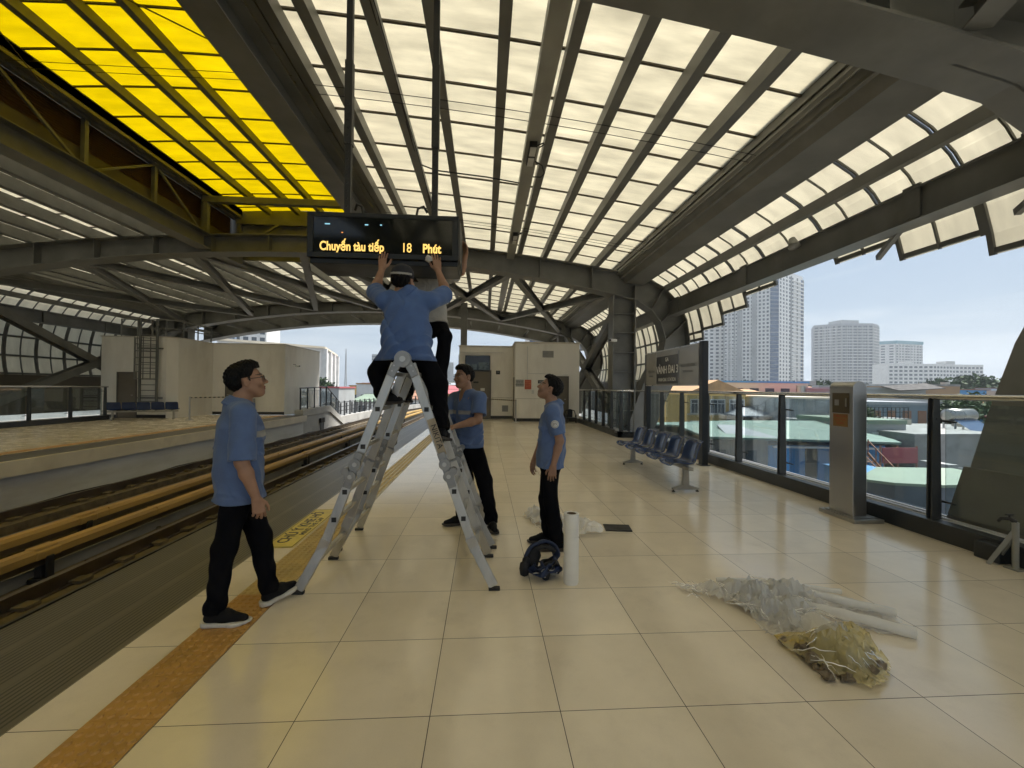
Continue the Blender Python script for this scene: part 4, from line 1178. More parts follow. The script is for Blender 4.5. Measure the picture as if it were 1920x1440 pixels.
mb = MB(); mb.box(-1.28, 1.35, 20.77, 24.02, 3.50, 3.55); mb.box(1.33, 4.33, 19.17, 24.02, 3.54, 3.60); mb.build('coping', M['concrete'], rm)
mb = MB(); mb.box(-1.26, 1.35, 20.785, 20.8, 0, .14); mb.box(1.345, 4.31, 19.185, 19.2, 0, .14); mb.box(1.345, 1.36, 19.2, 20.78, 0, .14); mb.build('skirting', M['skirt'], rm)
d = door(rm, -.93, .25, 20.8, 2.30)
mb = MB(); mb.box(-.55, -.30, 20.76, 20.769, 1.72, 1.80); mb.build('name_plate', M['black'], d)
mb = MB(); mb.box(-.2, .0, 20.76, 20.769, 1.35, 1.48); mb.build('notice', M['white_plate'], d)
door(rm, 3.10, 3.75, 19.2, 2.0)
mb = MB(); mb.box(1.35, 1.352, 19.4, 20.3, .02, 2.0); mb.build('side_door', M['door_grey'], rm)
for (x, z, w_, h_) in ((2.6, 2.9, .5, .3), (.85, .35, .3, .3)):
    mb = MB(); yv = 19.19 if x > 1.36 else 20.79
    mb.box(x, x + w_, yv - .012, yv, z, z + h_)
    for k in range(6): mb.box(x + .02, x + w_ - .02, yv - .022, yv - .012, z + .03 + k * (h_ - .04) / 6, z + .045 + k * (h_ - .04) / 6)
    mb.build('vent', M['grey_notice'], rm)
mb = MB(); mb.box(1.9, 1.93, 19.165, 19.19, 1.9, 3.4); mb.box(1.9, 2.95, 19.165, 19.19, 2.15, 2.175); mb.box(-1.2, .9, 20.77, 20.79, 3.2, 3.225); mb.build('conduit', M['white_plate'], rm)
mb = MB(); mb.box(1.37, 3.0, 19.196, 19.1995, 1.02, 1.03); mb.box(.35, 1.34, 20.796, 20.7995, 1.02, 1.03); mb.build('wall_joint', M['door_frame'], rm)
tv = empty('wall_monitor', 'dark wide monitor above the door of the plant room', 'monitor', (-.35, 20.72, 2.68))
mb = MB(); mb.box(-.60, .60, -.02, .07, -.36, .38); mb.build('case', M['black'], tv, bevel=.008)
mb = MB(); mb.box(-.575, .575, -.025, -.0205, -.33, .355); mb.build('screen', M['screen_off'], tv)
mb = MB()
for i in range(2): mb.box(-.56 + i * .6, -.05 + i * .6, -.0275, -.0255, -.30, -.05 + i * .1)
mb.build('feed_picture', mat('feed_picture', (.10, .14, .17), .3, 0, .5, 5), tv)
def flat(name, m, x0, x1, y, z0, z1, label, cat, t=.012, txt=None, tm=None, ts_=.08):
    mb = MB(); mb.box(x0, x1, y - t, y - .002, z0, z1); o = mb.build(name, m)
    tag(o, label, cat)
    if txt:
        for k, (s_, dz) in enumerate(txt):
            text_obj('lettering', s_, ts_, ((x0 + x1) / 2, y - t - .001, z1 - dz), (R(90), 0, 0), tm or M['black'], o, 'CENTER', 0, .0006)
    return o
flat('wall_sign', M['black'], .54, .74, 20.8, 2.16, 2.34, 'small black square wall sign between the monitor and the corner', 'wall sign', txt=[('↑', .15)], tm=M['white_plate'], ts_=.14)
flat('notice', M['grey_notice'], 1.39, 1.76, 19.2, 1.57, 1.88, 'grey printed notice on the wall beside the red one', 'notice', txt=[('NHÀ GA', .12), ('VÀNH ĐAI 3', .24)], ts_=.075)
flat('notice', M['red_notice'], 1.80, 2.10, 19.2, 1.45, 1.88, 'orange red notice on the plant room wall', 'notice', txt=[('NỘI QUY', .10), ('AN TOÀN', .2), ('P.C.C.C', .3)], tm=mat('pale_red_ink', (.6, .35, .2), .5), ts_=.06)
flat('door_plate', M['black'], 2.40, 2.70, 19.2, 1.72, 1.87, 'black and white door plate beside the right door of the plant room', 'wall sign', txt=[('WC', .12)], tm=M['white_plate'], ts_=.11)
flat('switch_box', M['white_plate'], 2.12, 2.22, 19.2, 1.25, 1.42, 'little pale switch box under the red notice', 'switch box', t=.05)

def stanchion(x, y, label, to, tape=True):
    e = empty('queue_barrier', label, 'barrier post', (x, y, 0), group='barrier posts with striped tape')
    mb = MB(); mb.lathe([(.16, 0), (.16, .012), (.05, .03), (.0, .03)], 24); mb.build('base', M['stainless'], e)
    mb = MB(); mb.cyl((0, 0, .03), (0, 0, .98), .03, 16); mb.lathe([(.036, .93), (.036, 1.0), (.0, 1.01)], 16); mb.build('pole', M['stainless'], e)
    d = Vector((to[0] - x, to[1] - y, 0)); n = int(d.length / .09); t1 = MB()
    for k in range(n):
        a = d * (k / n); b = d * ((k + 1) / n)
        t1.beam(a + Vector((0, 0, .955)), b + Vector((0, 0, .955)), .004, .05, mi=k % 2)
    t1.build('tape', [M['black'], mat('pale_tape', (.52, .47, .34), .6)], e)
stanchion(1.36, 18.5, 'chrome barrier post with striped tape in front of the plant room', (.26, 20.7))
stanchion(-12.45, 18.9, 'chrome barrier post with striped tape on the opposite platform', (-11.4, 20.6))
ch = empty('chair', 'small black armchair against the wall by the far balustrade', 'chair', (3.78, 18.5, 0))
mb = MB(); mb.box(-.22, .22, -.2, .2, .20, .24); mb.build('seat', M['black'], ch)
mb = MB(); mb.tube([(-.24, .16, 0), (-.24, .18, .35), (-.20, .2, .52), (0, .21, .58), (.20, .2, .52), (.24, .18, .35), (.24, .16, 0)], .02, 8); mb.box(-.11, .11, .19, .205, .24, .56); mb.build('backrest', M['black'], ch)
for x in (-.2, .2):
    mb = MB(); mb.cyl((x, -.18, 0), (x, -.18, .36), .016, 8); mb.cyl((x, -.18, .36), (x * 1.15, .17, .38), .016, 8); mb.build('leg', M['black'], ch)

# opposite side rooms
lr = empty('opposite_room', 'cream plant room block at the end of the opposite platform', 'station room', (0, 0, 0))
mb = MB()
mb.prism([(-16.95, 20.0), (-14.2, 20.0), (-13.85, 20.25), (-13.8, 22.6), (-10.25, 22.6), (-10.25, 27.2), (-16.95, 27.2)], 'z', 0, 3.60)
mb.build('wall', M['plaster'], lr)
mb = MB(); mb.prism([(-16.98, 19.97), (-14.19, 19.97), (-13.82, 20.23), (-13.77, 22.57), (-10.22, 22.57), (-10.22, 27.23), (-16.98, 27.23)], 'z', 3.6, 3.64); mb.build('coping', M['concrete'], lr)
mb = MB(); mb.box(-16.95, -14.2, 19.985, 20.0, 0, .15); mb.box(-13.78, -10.25, 22.585, 22.6, 0, .15); mb.build('skirting', M['skirt'], lr)
door(lr, -16.2, -15.48, 20.0, 1.98)
door(lr, -13.1, -12.55, 22.6, 2.02, False)
# rooftop guard rails
mb = MB()
for z in (4.02, 4.40):
    mb.tube([(-16.2, 20.1, z), (-14.3, 20.1, z)], .025, 6); mb.tube([(-13.9, 20.6, z), (-13.9, 22.6, z)], .025, 6); mb.tube([(-14.3, 20.1, z), (-13.9, 20.6, z)], .025, 6)
for (x, y) in ((-16.2, 20.1), (-15.5, 20.1), (-14.9, 20.1), (-14.3, 20.1), (-13.9, 20.6), (-13.9, 21.6), (-13.9, 22.6)): mb.cyl((x, y, 3.64), (x, y, 4.42), .03, 6)
mb.build('roof_guard_rail', M['steel'], lr)
cl = empty('cage_ladder', 'dark steel access ladder with safety hoops on the opposite room wall', 'ladder', (-14.83, 19.82, 0))
for x in (-.36, .36):
    mb = MB(); mb.box(x - .045, x + .045, -.03, .03, .35, 4.4); mb.build('rail', M['steel'], cl)
for k in range(14):
    mb = MB(); z = .5 + k * .245; mb.cyl((-.36, 0, z), (.36, 0, z), .016, 8); mb.build('rung', M['steel'], cl)
mb = MB()
for z in (1.75, 2.05, 2.35, 2.65, 2.95, 3.25, 3.5):
    mb.tube([(-.36 + -.28 * math.sin(t) * 0 + .36 - .36 * math.cos(t), -.62 * math.sin(t), z) for t in [math.pi * k / 12 for k in range(13)]], .012, 6)
for t in [math.pi * k / 6 for k in range(1, 6)]: mb.box(-.36 * math.cos(t) - .02, -.36 * math.cos(t) + .02, -.62 * math.sin(t) - .006, -.62 * math.sin(t) + .006, 1.7, 3.55)
mb.build('safety_cage', M['steel'], cl)
mb = MB()
for z in (.9, 3.1): mb.box(-.5, .5, .03, .17, z - .03, z + .03)
mb.build('wall_bracket', M['steel'], cl)
eb = MB(); eb.box(0, .75, 0, .28, 0, .82); o = eb.build('equipment_box', M['grey_notice'], bevel=.01); o.location = (-12.42, 22.29, .02); tag(o, 'grey equipment box beside the opposite room door', 'equipment box')

# ramp and rail at the end of the opposite platform
rp_ = empty('end_ramp', 'pale concrete ramp wall with glass rail at the end of the opposite platform', 'ramp', (0, 0, 0))
mb = MB(); mb.prism([(22.42, -1.15), (22.42, .04), (26.2, .10), (28.6, -.95), (28.6, -1.15)], 'x', -9.62, -9.30); mb.build('wall', M['parapet'], rp_)
mb = MB(); mb.prism([(22.40, -.08), (22.40, .26), (26.3, .34), (28.9, -.72), (28.9, -1.05), (26.2, -.02)], 'x', -9.66, -9.22); mb.build('coping', M['parapet'], rp_, bevel=.01)
mb = MB()
for y, z in ((22.6, .28), (23.5, .30), (24.4, .31), (25.3, .32), (26.2, .34), (27.0, 0), (27.9, -.35)): mb.box(-9.48, -9.42, y - .025, y + .025, z - .02, z + 1.12)
mb.tube([(-9.45, 22.5, 1.38), (-9.45, 26.25, 1.46), (-9.45, 28.5, .50)], .028, 8); mb.build('handrail', M['black_rail'], rp_)
for a, b in ((22.65, 23.45), (25.35, 26.15), (26.3, 27.0), (27.05, 27.8)):
    za = .34 if a < 26.2 else .34 - (a - 26.2) * .44; mb = MB(); mb.prism([(a, za), (b, za - (.3 if a > 26.2 else 0)), (b, za + 1.0 - (.3 if a > 26.2 else 0)), (a, za + 1.0)], 'x', -9.462, -9.45); mb.build('glass_pane', M['glass'], rp_)
mb = MB()
for y0_ in (23.55, 24.45):
    for k in range(5): mb.box(-9.46, -9.44, y0_ + k * .19, y0_ + k * .19 + .02, .38, 1.25)
    mb.box(-9.46, -9.44, y0_, y0_ + .78, .36, .39); mb.box(-9.46, -9.44, y0_, y0_ + .78, 1.24, 1.27)
mb.build('gate_bars', M['stainless'], rp_)
sb = empty('signal_box', 'small black junction box with conduits on the ramp wall', 'junction box', (-9.28, 25.0, -.45))
mb = MB()
for k in range(2): mb.box(0, .10, -.28 + k * .32, -.02 + k * .32, -.12, .14)
mb.build('case', M['bracket'], sb, bevel=.01)
mb = MB()
for k in range(3): mb.cyl((.04, -.2 + k * .2, -.12), (.04, -.2 + k * .2, -.70), .02, 6)
mb.build('conduit', M['bracket'], sb)
def cctv(loc, d, label, group='cameras and speakers fixed to the station'):
    e = empty('security_camera', label, 'camera', loc, math.atan2(d[1], d[0]), group=group)
    mb = MB(); mb.box(-.10, .14, -.045, .045, -.04, .045); mb.build('body', M['white_plate'], e, bevel=.01)
    mb = MB(); mb.cyl((.14, 0, 0), (.165, 0, 0), .035, 12); mb.build('lens', M['black'], e)
    mb = MB(); mb.tube([(-.05, 0, .04), (-.12, 0, .09), (-.24, 0, .09)], .014, 6); mb.build('arm', M['bracket'], e)
cctv((-9.98, 23.4, 2.55), (1, -.3), 'small white camera on the side wall of the opposite room')
cctv((4.28, 13.95, 3.12), (-1, -.4), 'white camera on the near flange of the steel column')
# floodlights on the light rail
def flood(y, label, n=2):
    e = empty('floodlight', label, 'lamp', (.83, y, 5.93), group='lamps under the lighting rail')
    mb = MB(); mb.box(-.07, .07, -.34, .34, -.10, 0); mb.build('housing', M['bracket'], e, bevel=.01)
    for k in range(n):
        b = MB(); yy = -.17 + k * .36; b.box(-.055, .055, yy - .14, yy + .14, -.115, -.10); b.build('diffuser', M['white_plate'], e)
    b = MB(); b.tube([(.07, -.3, -.06), (.18, -.28, .0), (.22, -.1, .08), (.18, .1, .15), (.1, .16, .12)], .012, 6); b.build('cable', M['cable'], e)
flood(7.9, 'double lamp hanging from the lighting rail above the seated man')
flood(12.4, 'double lamp on the lighting rail just before the arch')
sp_ = MB(); sp_.lathe([(.02, 0), (.06, .02), (.10, .16), (.115, .22), (.0, .24)], 18); o = sp_.build('speaker', M['steel_light']); o.location = (6.22, 8.3, 4.62); o.rotation_euler = (R(160), 0, 0)
tag(o, 'small grey cone speaker on the upper edge girder', 'speaker')
# cables tied along a purlin
cb = MB()
for k in range(3): cb.tube([(-1.47 + k * .018, y, ztop(-1.5) + .02 + .02 * math.sin(y * 2.1 + k)) for y in np.arange(3.5, 13.5, .4)], .010, 6)
cb.tube([(-1.42, 9.3, ztop(-1.5) + .03), (-1.1, 9.32, ztop(-1) - .03), (0, 9.3, ztop(0) - .05), (.72, 9.3, 6.0)], .014, 6)
cb.tube([(.95, 9.0, 6.0), (1.12, 8.8, 5.9), (1.14, 8.4, 5.78), (1.05, 8.1, 5.78), (.92, 8.1, 5.85)], .014, 6)
tag(cb.build('power_cable', M['cable']), 'black cables tied along a purlin and looped to the lamps', 'cable')
# ------------------------------------------------------------------ people: smooth implicit bodies turned into one continuous surface each
A3 = lambda *v: np.array(v, dtype=np.float64)
def unit(v): v = np.asarray(v, float); return v / max(np.linalg.norm(v), 1e-9)
def smin(a, b, k):
    if k <= 0: return np.minimum(a, b)
    h = np.clip(.5 + .5 * (b - a) / k, 0, 1)
    return b + (a - b) * h - k * h * (1 - h)
def d_cone(P, a, b, ra, rb):
    a = np.asarray(a, float); b = np.asarray(b, float); ab = b - a; L2 = max(ab @ ab, 1e-9)
    t = np.clip(((P - a) @ ab) / L2, 0, 1)
    return np.linalg.norm(P - a - t[:, None] * ab, axis=1) - (ra + (rb - ra) * t)
def d_ell(P, c, r, F=None):
    q = P - c
    if F is not None: q = q @ F.T
    r = np.asarray(r, float)
    k0 = np.linalg.norm(q / r, axis=1); k1 = np.linalg.norm(q / (r * r), axis=1)
    return k0 * (k0 - 1) / np.maximum(k1, 1e-6)
def d_flat(P, a, b, ra, rb, F, ratio):
    """cone with an elliptical section: depth (row 1 of F) squeezed by ratio"""
    S_ = F.copy(); S_[1] = S_[1] / ratio
    return d_cone(P @ S_.T, S_ @ np.asarray(a, float), S_ @ np.asarray(b, float), ra, rb) * (.5 + .5 * ratio)
def d_slab(P, pt, n): return (P - pt) @ unit(n)

def surface(fn, lo, hi, h, margin=1.7, B=8):
    """block-sparse surface nets of fn(P)=0"""
    lo = np.asarray(lo, float); n = np.ceil((np.asarray(hi) - lo) / h / B).astype(int) * B
    D = np.full(n + 1, 9.0, np.float32)
    nb = n // B
    I = np.stack(np.meshgrid(*[np.arange(k) for k in nb], indexing='ij'), -1).reshape(-1, 3)
    C = lo + (I + .5) * B * h
    act = np.abs(fn(C)) < B * h * .87 * margin
    offs = np.stack(np.meshgrid(*[np.arange(B + 1)] * 3, indexing='ij'), -1).reshape(-1, 3)
    I = I[act]
    for s in range(0, len(I), 400):
        J = (I[s:s + 400, None] * B + offs[None]).reshape(-1, 3)
        D[J[:, 0], J[:, 1], J[:, 2]] = fn(lo + J * h)
    ins = D < 0
    acc = np.zeros(n, np.int8)
    for dx in (0, 1):
        for dy in (0, 1):
            for dz in (0, 1):
                acc += ins[dx:dx + n[0], dy:dy + n[1], dz:dz + n[2]]
    cells = np.argwhere((acc > 0) & (acc < 8))
    vid = np.full(n, -1, np.int32); vid[cells[:, 0], cells[:, 1], cells[:, 2]] = np.arange(len(cells))
    S_ = np.zeros((len(cells), 3)); cnt = np.zeros(len(cells))
    corners = [(a, b, c) for a in (0, 1) for b in (0, 1) for c in (0, 1)]
    for c0 in corners:
        for ax in range(3):
            if c0[ax]: continue
            c1 = list(c0); c1[ax] = 1
            a = D[cells[:, 0] + c0[0], cells[:, 1] + c0[1], cells[:, 2] + c0[2]]
            b = D[cells[:, 0] + c1[0], cells[:, 1] + c1[1], cells[:, 2] + c1[2]]
            m = (a < 0) != (b < 0)
            t = np.where(m, a / np.where(m, a - b, 1), 0)
            p = np.tile(np.array(c0, float), (len(cells), 1)); p[:, ax] += t
            S_[m] += p[m]; cnt[m] += 1
    V = lo + (cells + S_ / cnt[:, None]) * h
    quads = []
    for ax in range(3):
        u, w = (ax + 1) % 3, (ax + 2) % 3
        sl0 = [slice(None)] * 3; sl1 = [slice(None)] * 3; sl0[ax] = slice(0, -1); sl1[ax] = slice(1, None)
        e = np.argwhere(ins[tuple(sl0)] != ins[tuple(sl1)])
        e = e[(e[:, u] > 0) & (e[:, w] > 0) & (e[:, u] < n[u]) & (e[:, w] < n[w]) & (e[:, ax] < n[ax])]
        q = []
        for du, dw in ((0, 0), (-1, 0), (-1, -1), (0, -1)):
            k = e.copy(); k[:, u] += du; k[:, w] += dw; q.append(vid[k[:, 0], k[:, 1], k[:, 2]])
        q = np.stack(q, 1); fl = ins[e[:, 0], e[:, 1], e[:, 2]]
        q[~fl] = q[~fl][:, ::-1]
        quads.append(q[(q >= 0).all(1)])
    return V, np.concatenate(quads)

def mesh_np(name, V, Q, m, parent=None, colors=None):
    me = bpy.data.meshes.new(name)
    me.vertices.add(len(V)); me.vertices.foreach_set('co', V.astype(np.float32).ravel())
    me.loops.add(Q.size); me.loops.foreach_set('vertex_index', Q.astype(np.int32).ravel())
    me.polygons.add(len(Q)); me.polygons.foreach_set('loop_start', np.arange(0, Q.size, 4, dtype=np.int32))
    me.polygons.foreach_set('use_smooth', np.ones(len(Q), bool))
    me.update(calc_edges=True); me.validate()
    if colors is not None:
        a = me.color_attributes.new('Col', 'FLOAT_COLOR', 'POINT')
        a.data.foreach_set('color', np.concatenate([colors, np.ones((len(V), 1))], 1).astype(np.float32).ravel())
    me.materials.append(m)
    o = bpy.data.objects.new(name, me); link(o, parent)
    return o

def attr_mat(name, rough, bump=.1, bscale=80, var=.1, spec=.4, weave=0, sheen=0):
    m = mat(name, (1, 1, 1), rough, 0, var, 14, bump=bump, bscale=bscale, spec=spec)
    nt = m.node_tree
    at_ = nt.nodes.new('ShaderNodeAttribute'); at_.attribute_name = 'Col'
    for n in nt.nodes:
        if n.type == 'MIX' and n.blend_type == 'MULTIPLY': nt.links.new(at_.outputs['Color'], n.inputs[6])
    if sheen: nt.nodes['Principled BSDF'].inputs['Sheen Weight'].default_value = sheen
    return m
M['skin'] = attr_mat('skin', .48, .06, 160, .10)
M['shirt'] = attr_mat('work_shirt', .85, .18, 55, .10, .25, sheen=.15)
M['trouser'] = mat('black_trousers', (.007, .007, .009), .9, 0, .25, 10, bump=.25, bscale=45, spec=.06)
M['hair'] = mat('black_hair', (.006, .0055, .0055), .55, 0, .35, 40, bump=.8, bscale=130, spec=.16, stretch=(1, 1, .25))
M['shoe'] = mat('black_shoe', (.009, .009, .010), .75, 0, .3, 20, bump=.3, bscale=120, spec=.2)
M['sole_white'] = mat('white_sole', (.62, .60, .55), .6, 0, .1, 10, dirt=(.35, .31, .25), dscale=9); M['sole_dark'] = mat('dark_sole', (.05, .042, .035), .7)
M['cap_fabric'] = mat('dark_cap', (.018, .020, .030), .8, 0, .2, 12, bump=.2, bscale=90)
M['spectacle'] = mat('spectacle_frame', (.02, .02, .02), .3)
M['badge_white'] = mat('white_badge', (.62, .62, .62), .6)

SKIN = (.36, .205, .135)
BLUE = (.105, .163, .325)
NAMES = {}
def hand_prims(w, d, n, s, curl, thumb=.6, sc=1.0):
    """palm and five fingers: d finger direction, n palm side normal, s towards the thumb"""
    d = unit(d); n = unit(n - d * (n @ d)); s = unit(s - d * (s @ d) - n * (s @ n))
    pr_ = []
    base = w + d * .012 * sc
    kn = []
    for i, (o, L_) in enumerate(((.029, .088), (.0095, .094), (-.0105, .090), (-.029, .080))):
        k = w + d * L_ * sc + s * o * sc + n * (-.002); kn.append(k)
        pr_.append((base + s * o * .55 * sc, k, .0145 * sc, .0105 * sc, .014))
    for i, (k, L_, r) in enumerate(zip(kn, (.070, .078, .072, .056), (.0088, .0090, .0085, .0075))):
        c = curl[i] if isinstance(curl, (list, tuple)) else curl
        p = k; ang = 0; spread = (.10, .02, -.06, -.15)[i]
        for f, sh in ((.46, 1.0), (.31, .9), (.23, .8)):
            ang += c * (1.0 if sh == 1.0 else 1.15)
            dd = unit((d + s * spread) * math.cos(ang) + n * math.sin(ang))
            q = p + dd * L_ * f * sc; pr_.append((p, q, r * sh * sc, r * (sh - .1) * sc, .004)); p = q
    t0 = w + d * .022 * sc + s * .022 * sc; t1 = t0 + unit(d * .75 + s * .75 + n * .35) * .040 * sc
    t2 = t1 + unit(d * .95 + s * (.55 - .4 * thumb) + n * .35 * thumb) * .032 * sc; t3 = t2 + unit(d * 1.0 + s * (.25 - .5 * thumb) + n * .35 * thumb) * .025 * sc
    pr_ += [(t0, t1, .0155 * sc, .0115 * sc, .012), (t1, t2, .0108 * sc, .0098 * sc, .005), (t2, t3, .0098 * sc, .008 * sc, .004)]
    return pr_

def person(label, J, style):
    """J: joints in metres; style: options. Builds body, shirt, trousers, shoes and hair"""
    j = {k: np.asarray(v, float) for k, v in J.items()}
    hp = (j['hipL'] + j['hipR']) / 2; shm = (j['shL'] + j['shR']) / 2
    U = unit(shm - hp); Rr = j['shR'] - j['shL']; Rr = unit(Rr - U * (Rr @ U)); Fw = np.cross(U, Rr)
    T = np.stack([Rr, Fw, U])
    hu = unit(j['headU']); hf = unit(j['headF'] - hu * (j['headF'] @ hu)); hr = np.cross(hf, hu)
    H = np.stack([hr, hf, hu]); hc = j['head']; hs = style.get('head', 1.0)
    W = style.get('build', 1.0)
    root = None
    HL = lambda P: (P - hc) @ H.T / hs
    hands = {}
    for sd in 'LR':
        hands[sd] = hand_prims(j['wr' + sd], j['hd' + sd], j['hn' + sd], j['ht' + sd], style.get('curl' + sd, .35), style.get('thumb' + sd, .6), style.get('hand', 1.0))
    def sdf_head(P):
        q = HL(P)
        d = d_ell(q, A3(0, -.014, .034), (.073, .096, .086))
        d = smin(d, d_ell(q, A3(0, .028, -.026), (.061, .068, .088)), .03)
        d = smin(d, d_ell(q, A3(0, .052, -.094), (.030, .034, .024)), .032)
        for s in (-1, 1):
            d = smin(d, d_cone(q, A3(s * .050, -.002, -.052), A3(s * .016, .058, -.096), .020, .017), .025)
            d = smin(d, d_ell(q, A3(s * .040, .066, -.026), (.024, .022, .024)), .02)
            d = smin(d, d_cone(q, A3(s * .012, .088, .021), A3(s * .044, .074, .020), .010, .009), .014)
        for s in (-1, 1):
            d = -smin(-d, d_ell(q, A3(s * .032, .104, .004), (.019, .017, .012)), .012)
            d = smin(d, d_ell(q, A3(s * .032, .079, .003), (.015, .013, .011)), .003)
            d = smin(d, d_cone(q, A3(s * .020, .091, .009), A3(s * .045, .081, .008), .0035, .003), .004)
        d = smin(d, d_cone(q, A3(0, .088, .012), A3(0, .111, -.030), .0075, .0125), .012)
        for s in (-1, 1): d = smin(d, d_ell(q, A3(s * .0125, .099, -.035), (.0095, .012, .008)), .006)
        d = smin(d, d_ell(q, A3(0, .091, -.061), (.024, .010, .0062)), .004)
        d = smin(d, d_ell(q, A3(0, .088, -.073), (.021, .010, .0070)), .004)
        d = -smin(-d, d_ell(q, A3(0, .102, -.0668), (.024, .010, .0022)), .003)
        for s in (-1, 1):
            e = d_ell(q, A3(s * .079, -.012, -.010), (.0105, .019, .032))
            e = np.maximum(e, -d_ell(q, A3(s * .092, -.006, -.008), (.010, .011, .020)))
            d = smin(d, e, .006)
        return d * hs
    def sdf_body(P):
        big = np.full(len(P), 9.0); cover = []
        def group(c, r, f, k):
            nonlocal big
            dist = np.linalg.norm(P - c, axis=1) - r
            m = dist < .05
            if m.any(): big[m] = smin(big[m], f(P[m]), k)
            if (~m).any(): big[~m] = np.minimum(big[~m], dist[~m] + .02)
        # torso and limbs
        def core(Q):
            d = d_flat(Q, hp + U * .03, hp + U * .2, .150 * W, .132 * W, T, .68)
            d = smin(d, d_flat(Q, hp + U * .2, shm - U * .10, .132 * W, .160 * W, T, .68), .05)
            for sd in 'LR':
                d = smin(d, d_cone(Q, shm + U * .02, j['sh' + sd], .062, .052), .05)
                d = smin(d, d_cone(Q, j['sh' + sd], j['el' + sd], .050 * W, .040 * W), .03)
                mid = j['el' + sd] * .68 + j['wr' + sd] * .32
                d = smin(d, d_cone(Q, j['el' + sd], mid, .039 * W, .040 * W), .02)
                d = smin(d, d_cone(Q, mid, j['wr' + sd], .040 * W, .0255), .02)
                d = smin(d, d_cone(Q, j['hip' + sd], j['kn' + sd], .072 * W, .052 * W), .04)
                d = smin(d, d_cone(Q, j['kn' + sd], j['an' + sd], .050 * W, .036), .03)
            nb = hc + H.T @ (A3(0, -.030, -.065) * hs)
            d = smin(d, d_cone(Q, shm + U * .02 + Fw * -.01, nb, .062, .052), .04)
            return d
        mids = (hp + shm) / 2
        big = core(P)
        group(hc, .17 * hs, sdf_head, .02)
        for sd in 'LR':
            prs = hands[sd]
            def hf_(Q):
                d = np.full(len(Q), 9.0)
                for a, b, ra, rb, k in prs: d = smin(d, d_cone(Q, a, b, ra, rb), k)
                return d
            c = j['wr' + sd] + unit(j['hd' + sd]) * .08
            dist = np.linalg.norm(P - c, axis=1) - .15
            m = dist < .03
            if m.any(): big[m] = smin(big[m], hf_(P[m]), .012)
        return big
    pts = np.array([v for k, v in j.items() if k not in ('headU', 'headF', 'hdL', 'hdR', 'hnL', 'hnR', 'htL', 'htR', 'toeL', 'toeR')])
    lo = pts.min(0) - .24; hi = pts.max(0) + .24
    V, Q = surface(sdf_body, lo, hi, .0050)
    q = HL(V); col = np.tile(np.array(SKIN) * style.get('tone', 1.0), (len(V), 1))
    near = np.linalg.norm(V - hc, axis=1) < .17 * hs
    def paint(mask, c, a=1.0): col[mask & near] = col[mask & near] * (1 - a) + np.array(c) * a
    front = q[:, 1] > .03
    paint(front & (np.abs(q[:, 2] + .066) < .013) & (np.abs(q[:, 0]) < .024), (.30, .115, .09), .75)
    for s in (-1, 1):
        ex = (q[:, 0] - s * .032) / .016; ez = (q[:, 2] - .003) / .0068
        paint(front & (ex ** 2 + ez ** 2 < 1) & (q[:, 1] > .075), (.42, .40, .37))
        ii = ((q[:, 0] - s * .032 - style.get('gaze', 0) * .005) / .0068) ** 2 + ((q[:, 2] - .0035) / .0072) ** 2 < 1
        paint(front & ii & (q[:, 1] > .075), (.015, .010, .008))
        bx = (q[:, 0] - s * .034) / .025; bz = (q[:, 2] - .0275 + .05 * np.abs(np.abs(q[:, 0]) - .03)) / .0058
        paint(front & (bx ** 2 + bz ** 2 < 1), (.022, .017, .014), .92)
        paint(front & (np.abs(q[:, 0] - s * .03) < .018) & (np.abs(q[:, 2] - .0105) < .0022) & (q[:, 1] > .075), (.05, .03, .025), .8)
        paint((np.abs(q[:, 0] - s * .0075) < .004) & (np.abs(q[:, 2] + .0435) < .0035) & front, (.10, .045, .035), .9)
    body = mesh_np('person', V, Q, M['skin'], None, col)
    tag(body, label, 'person', style.get('group'))
    # ---------------- hair
    def sdf_hair(P):
        q = HL(P)
        d = d_ell(q, A3(0, -.018, .040), (.080, .104, .091)); d = smin(d, d_ell(q, A3(0, .030, .095), (.060, .062, .036 + style.get('puff', 0))), .03)
        d = smin(d, d_ell(q, A3(0, -.07, .01), (.068, .050, .070)), .03)
        d = d + .005 * np.sin(q[:, 0] * 190 + 5 * np.sin(q[:, 1] * 60)) * np.sin(q[:, 1] * 120 + q[:, 2] * 80)
        lowy = -.100; fh = style.get('hairline', .072)
        # hairline: front edge, temples, round the ears, nape
        y = q[:, 1]
        line = np.where(y > .055, fh, np.where(y > .018, fh - (0.055 - y) * 1.55, np.where(y > -.035, .022, -.058 + style.get('nape', 0))))
        line = np.where((y <= .018) & (y > .004), -.008, line)
        return np.maximum(d, (line - q[:, 2])) * hs
    lo_ = hc - .19 * hs; hi_ = hc + .19 * hs
    if style.get('cap'):
        def sdf_hair2(P): return np.maximum(sdf_hair(P), (P - (hc + hu * .045)) @ hu)
        V, Q = surface(sdf_hair2, lo_, hi_, .0045)
    else: V, Q = surface(sdf_hair, lo_, hi_, .0045)
    mesh_np('hair', V, Q, M['hair'], body)
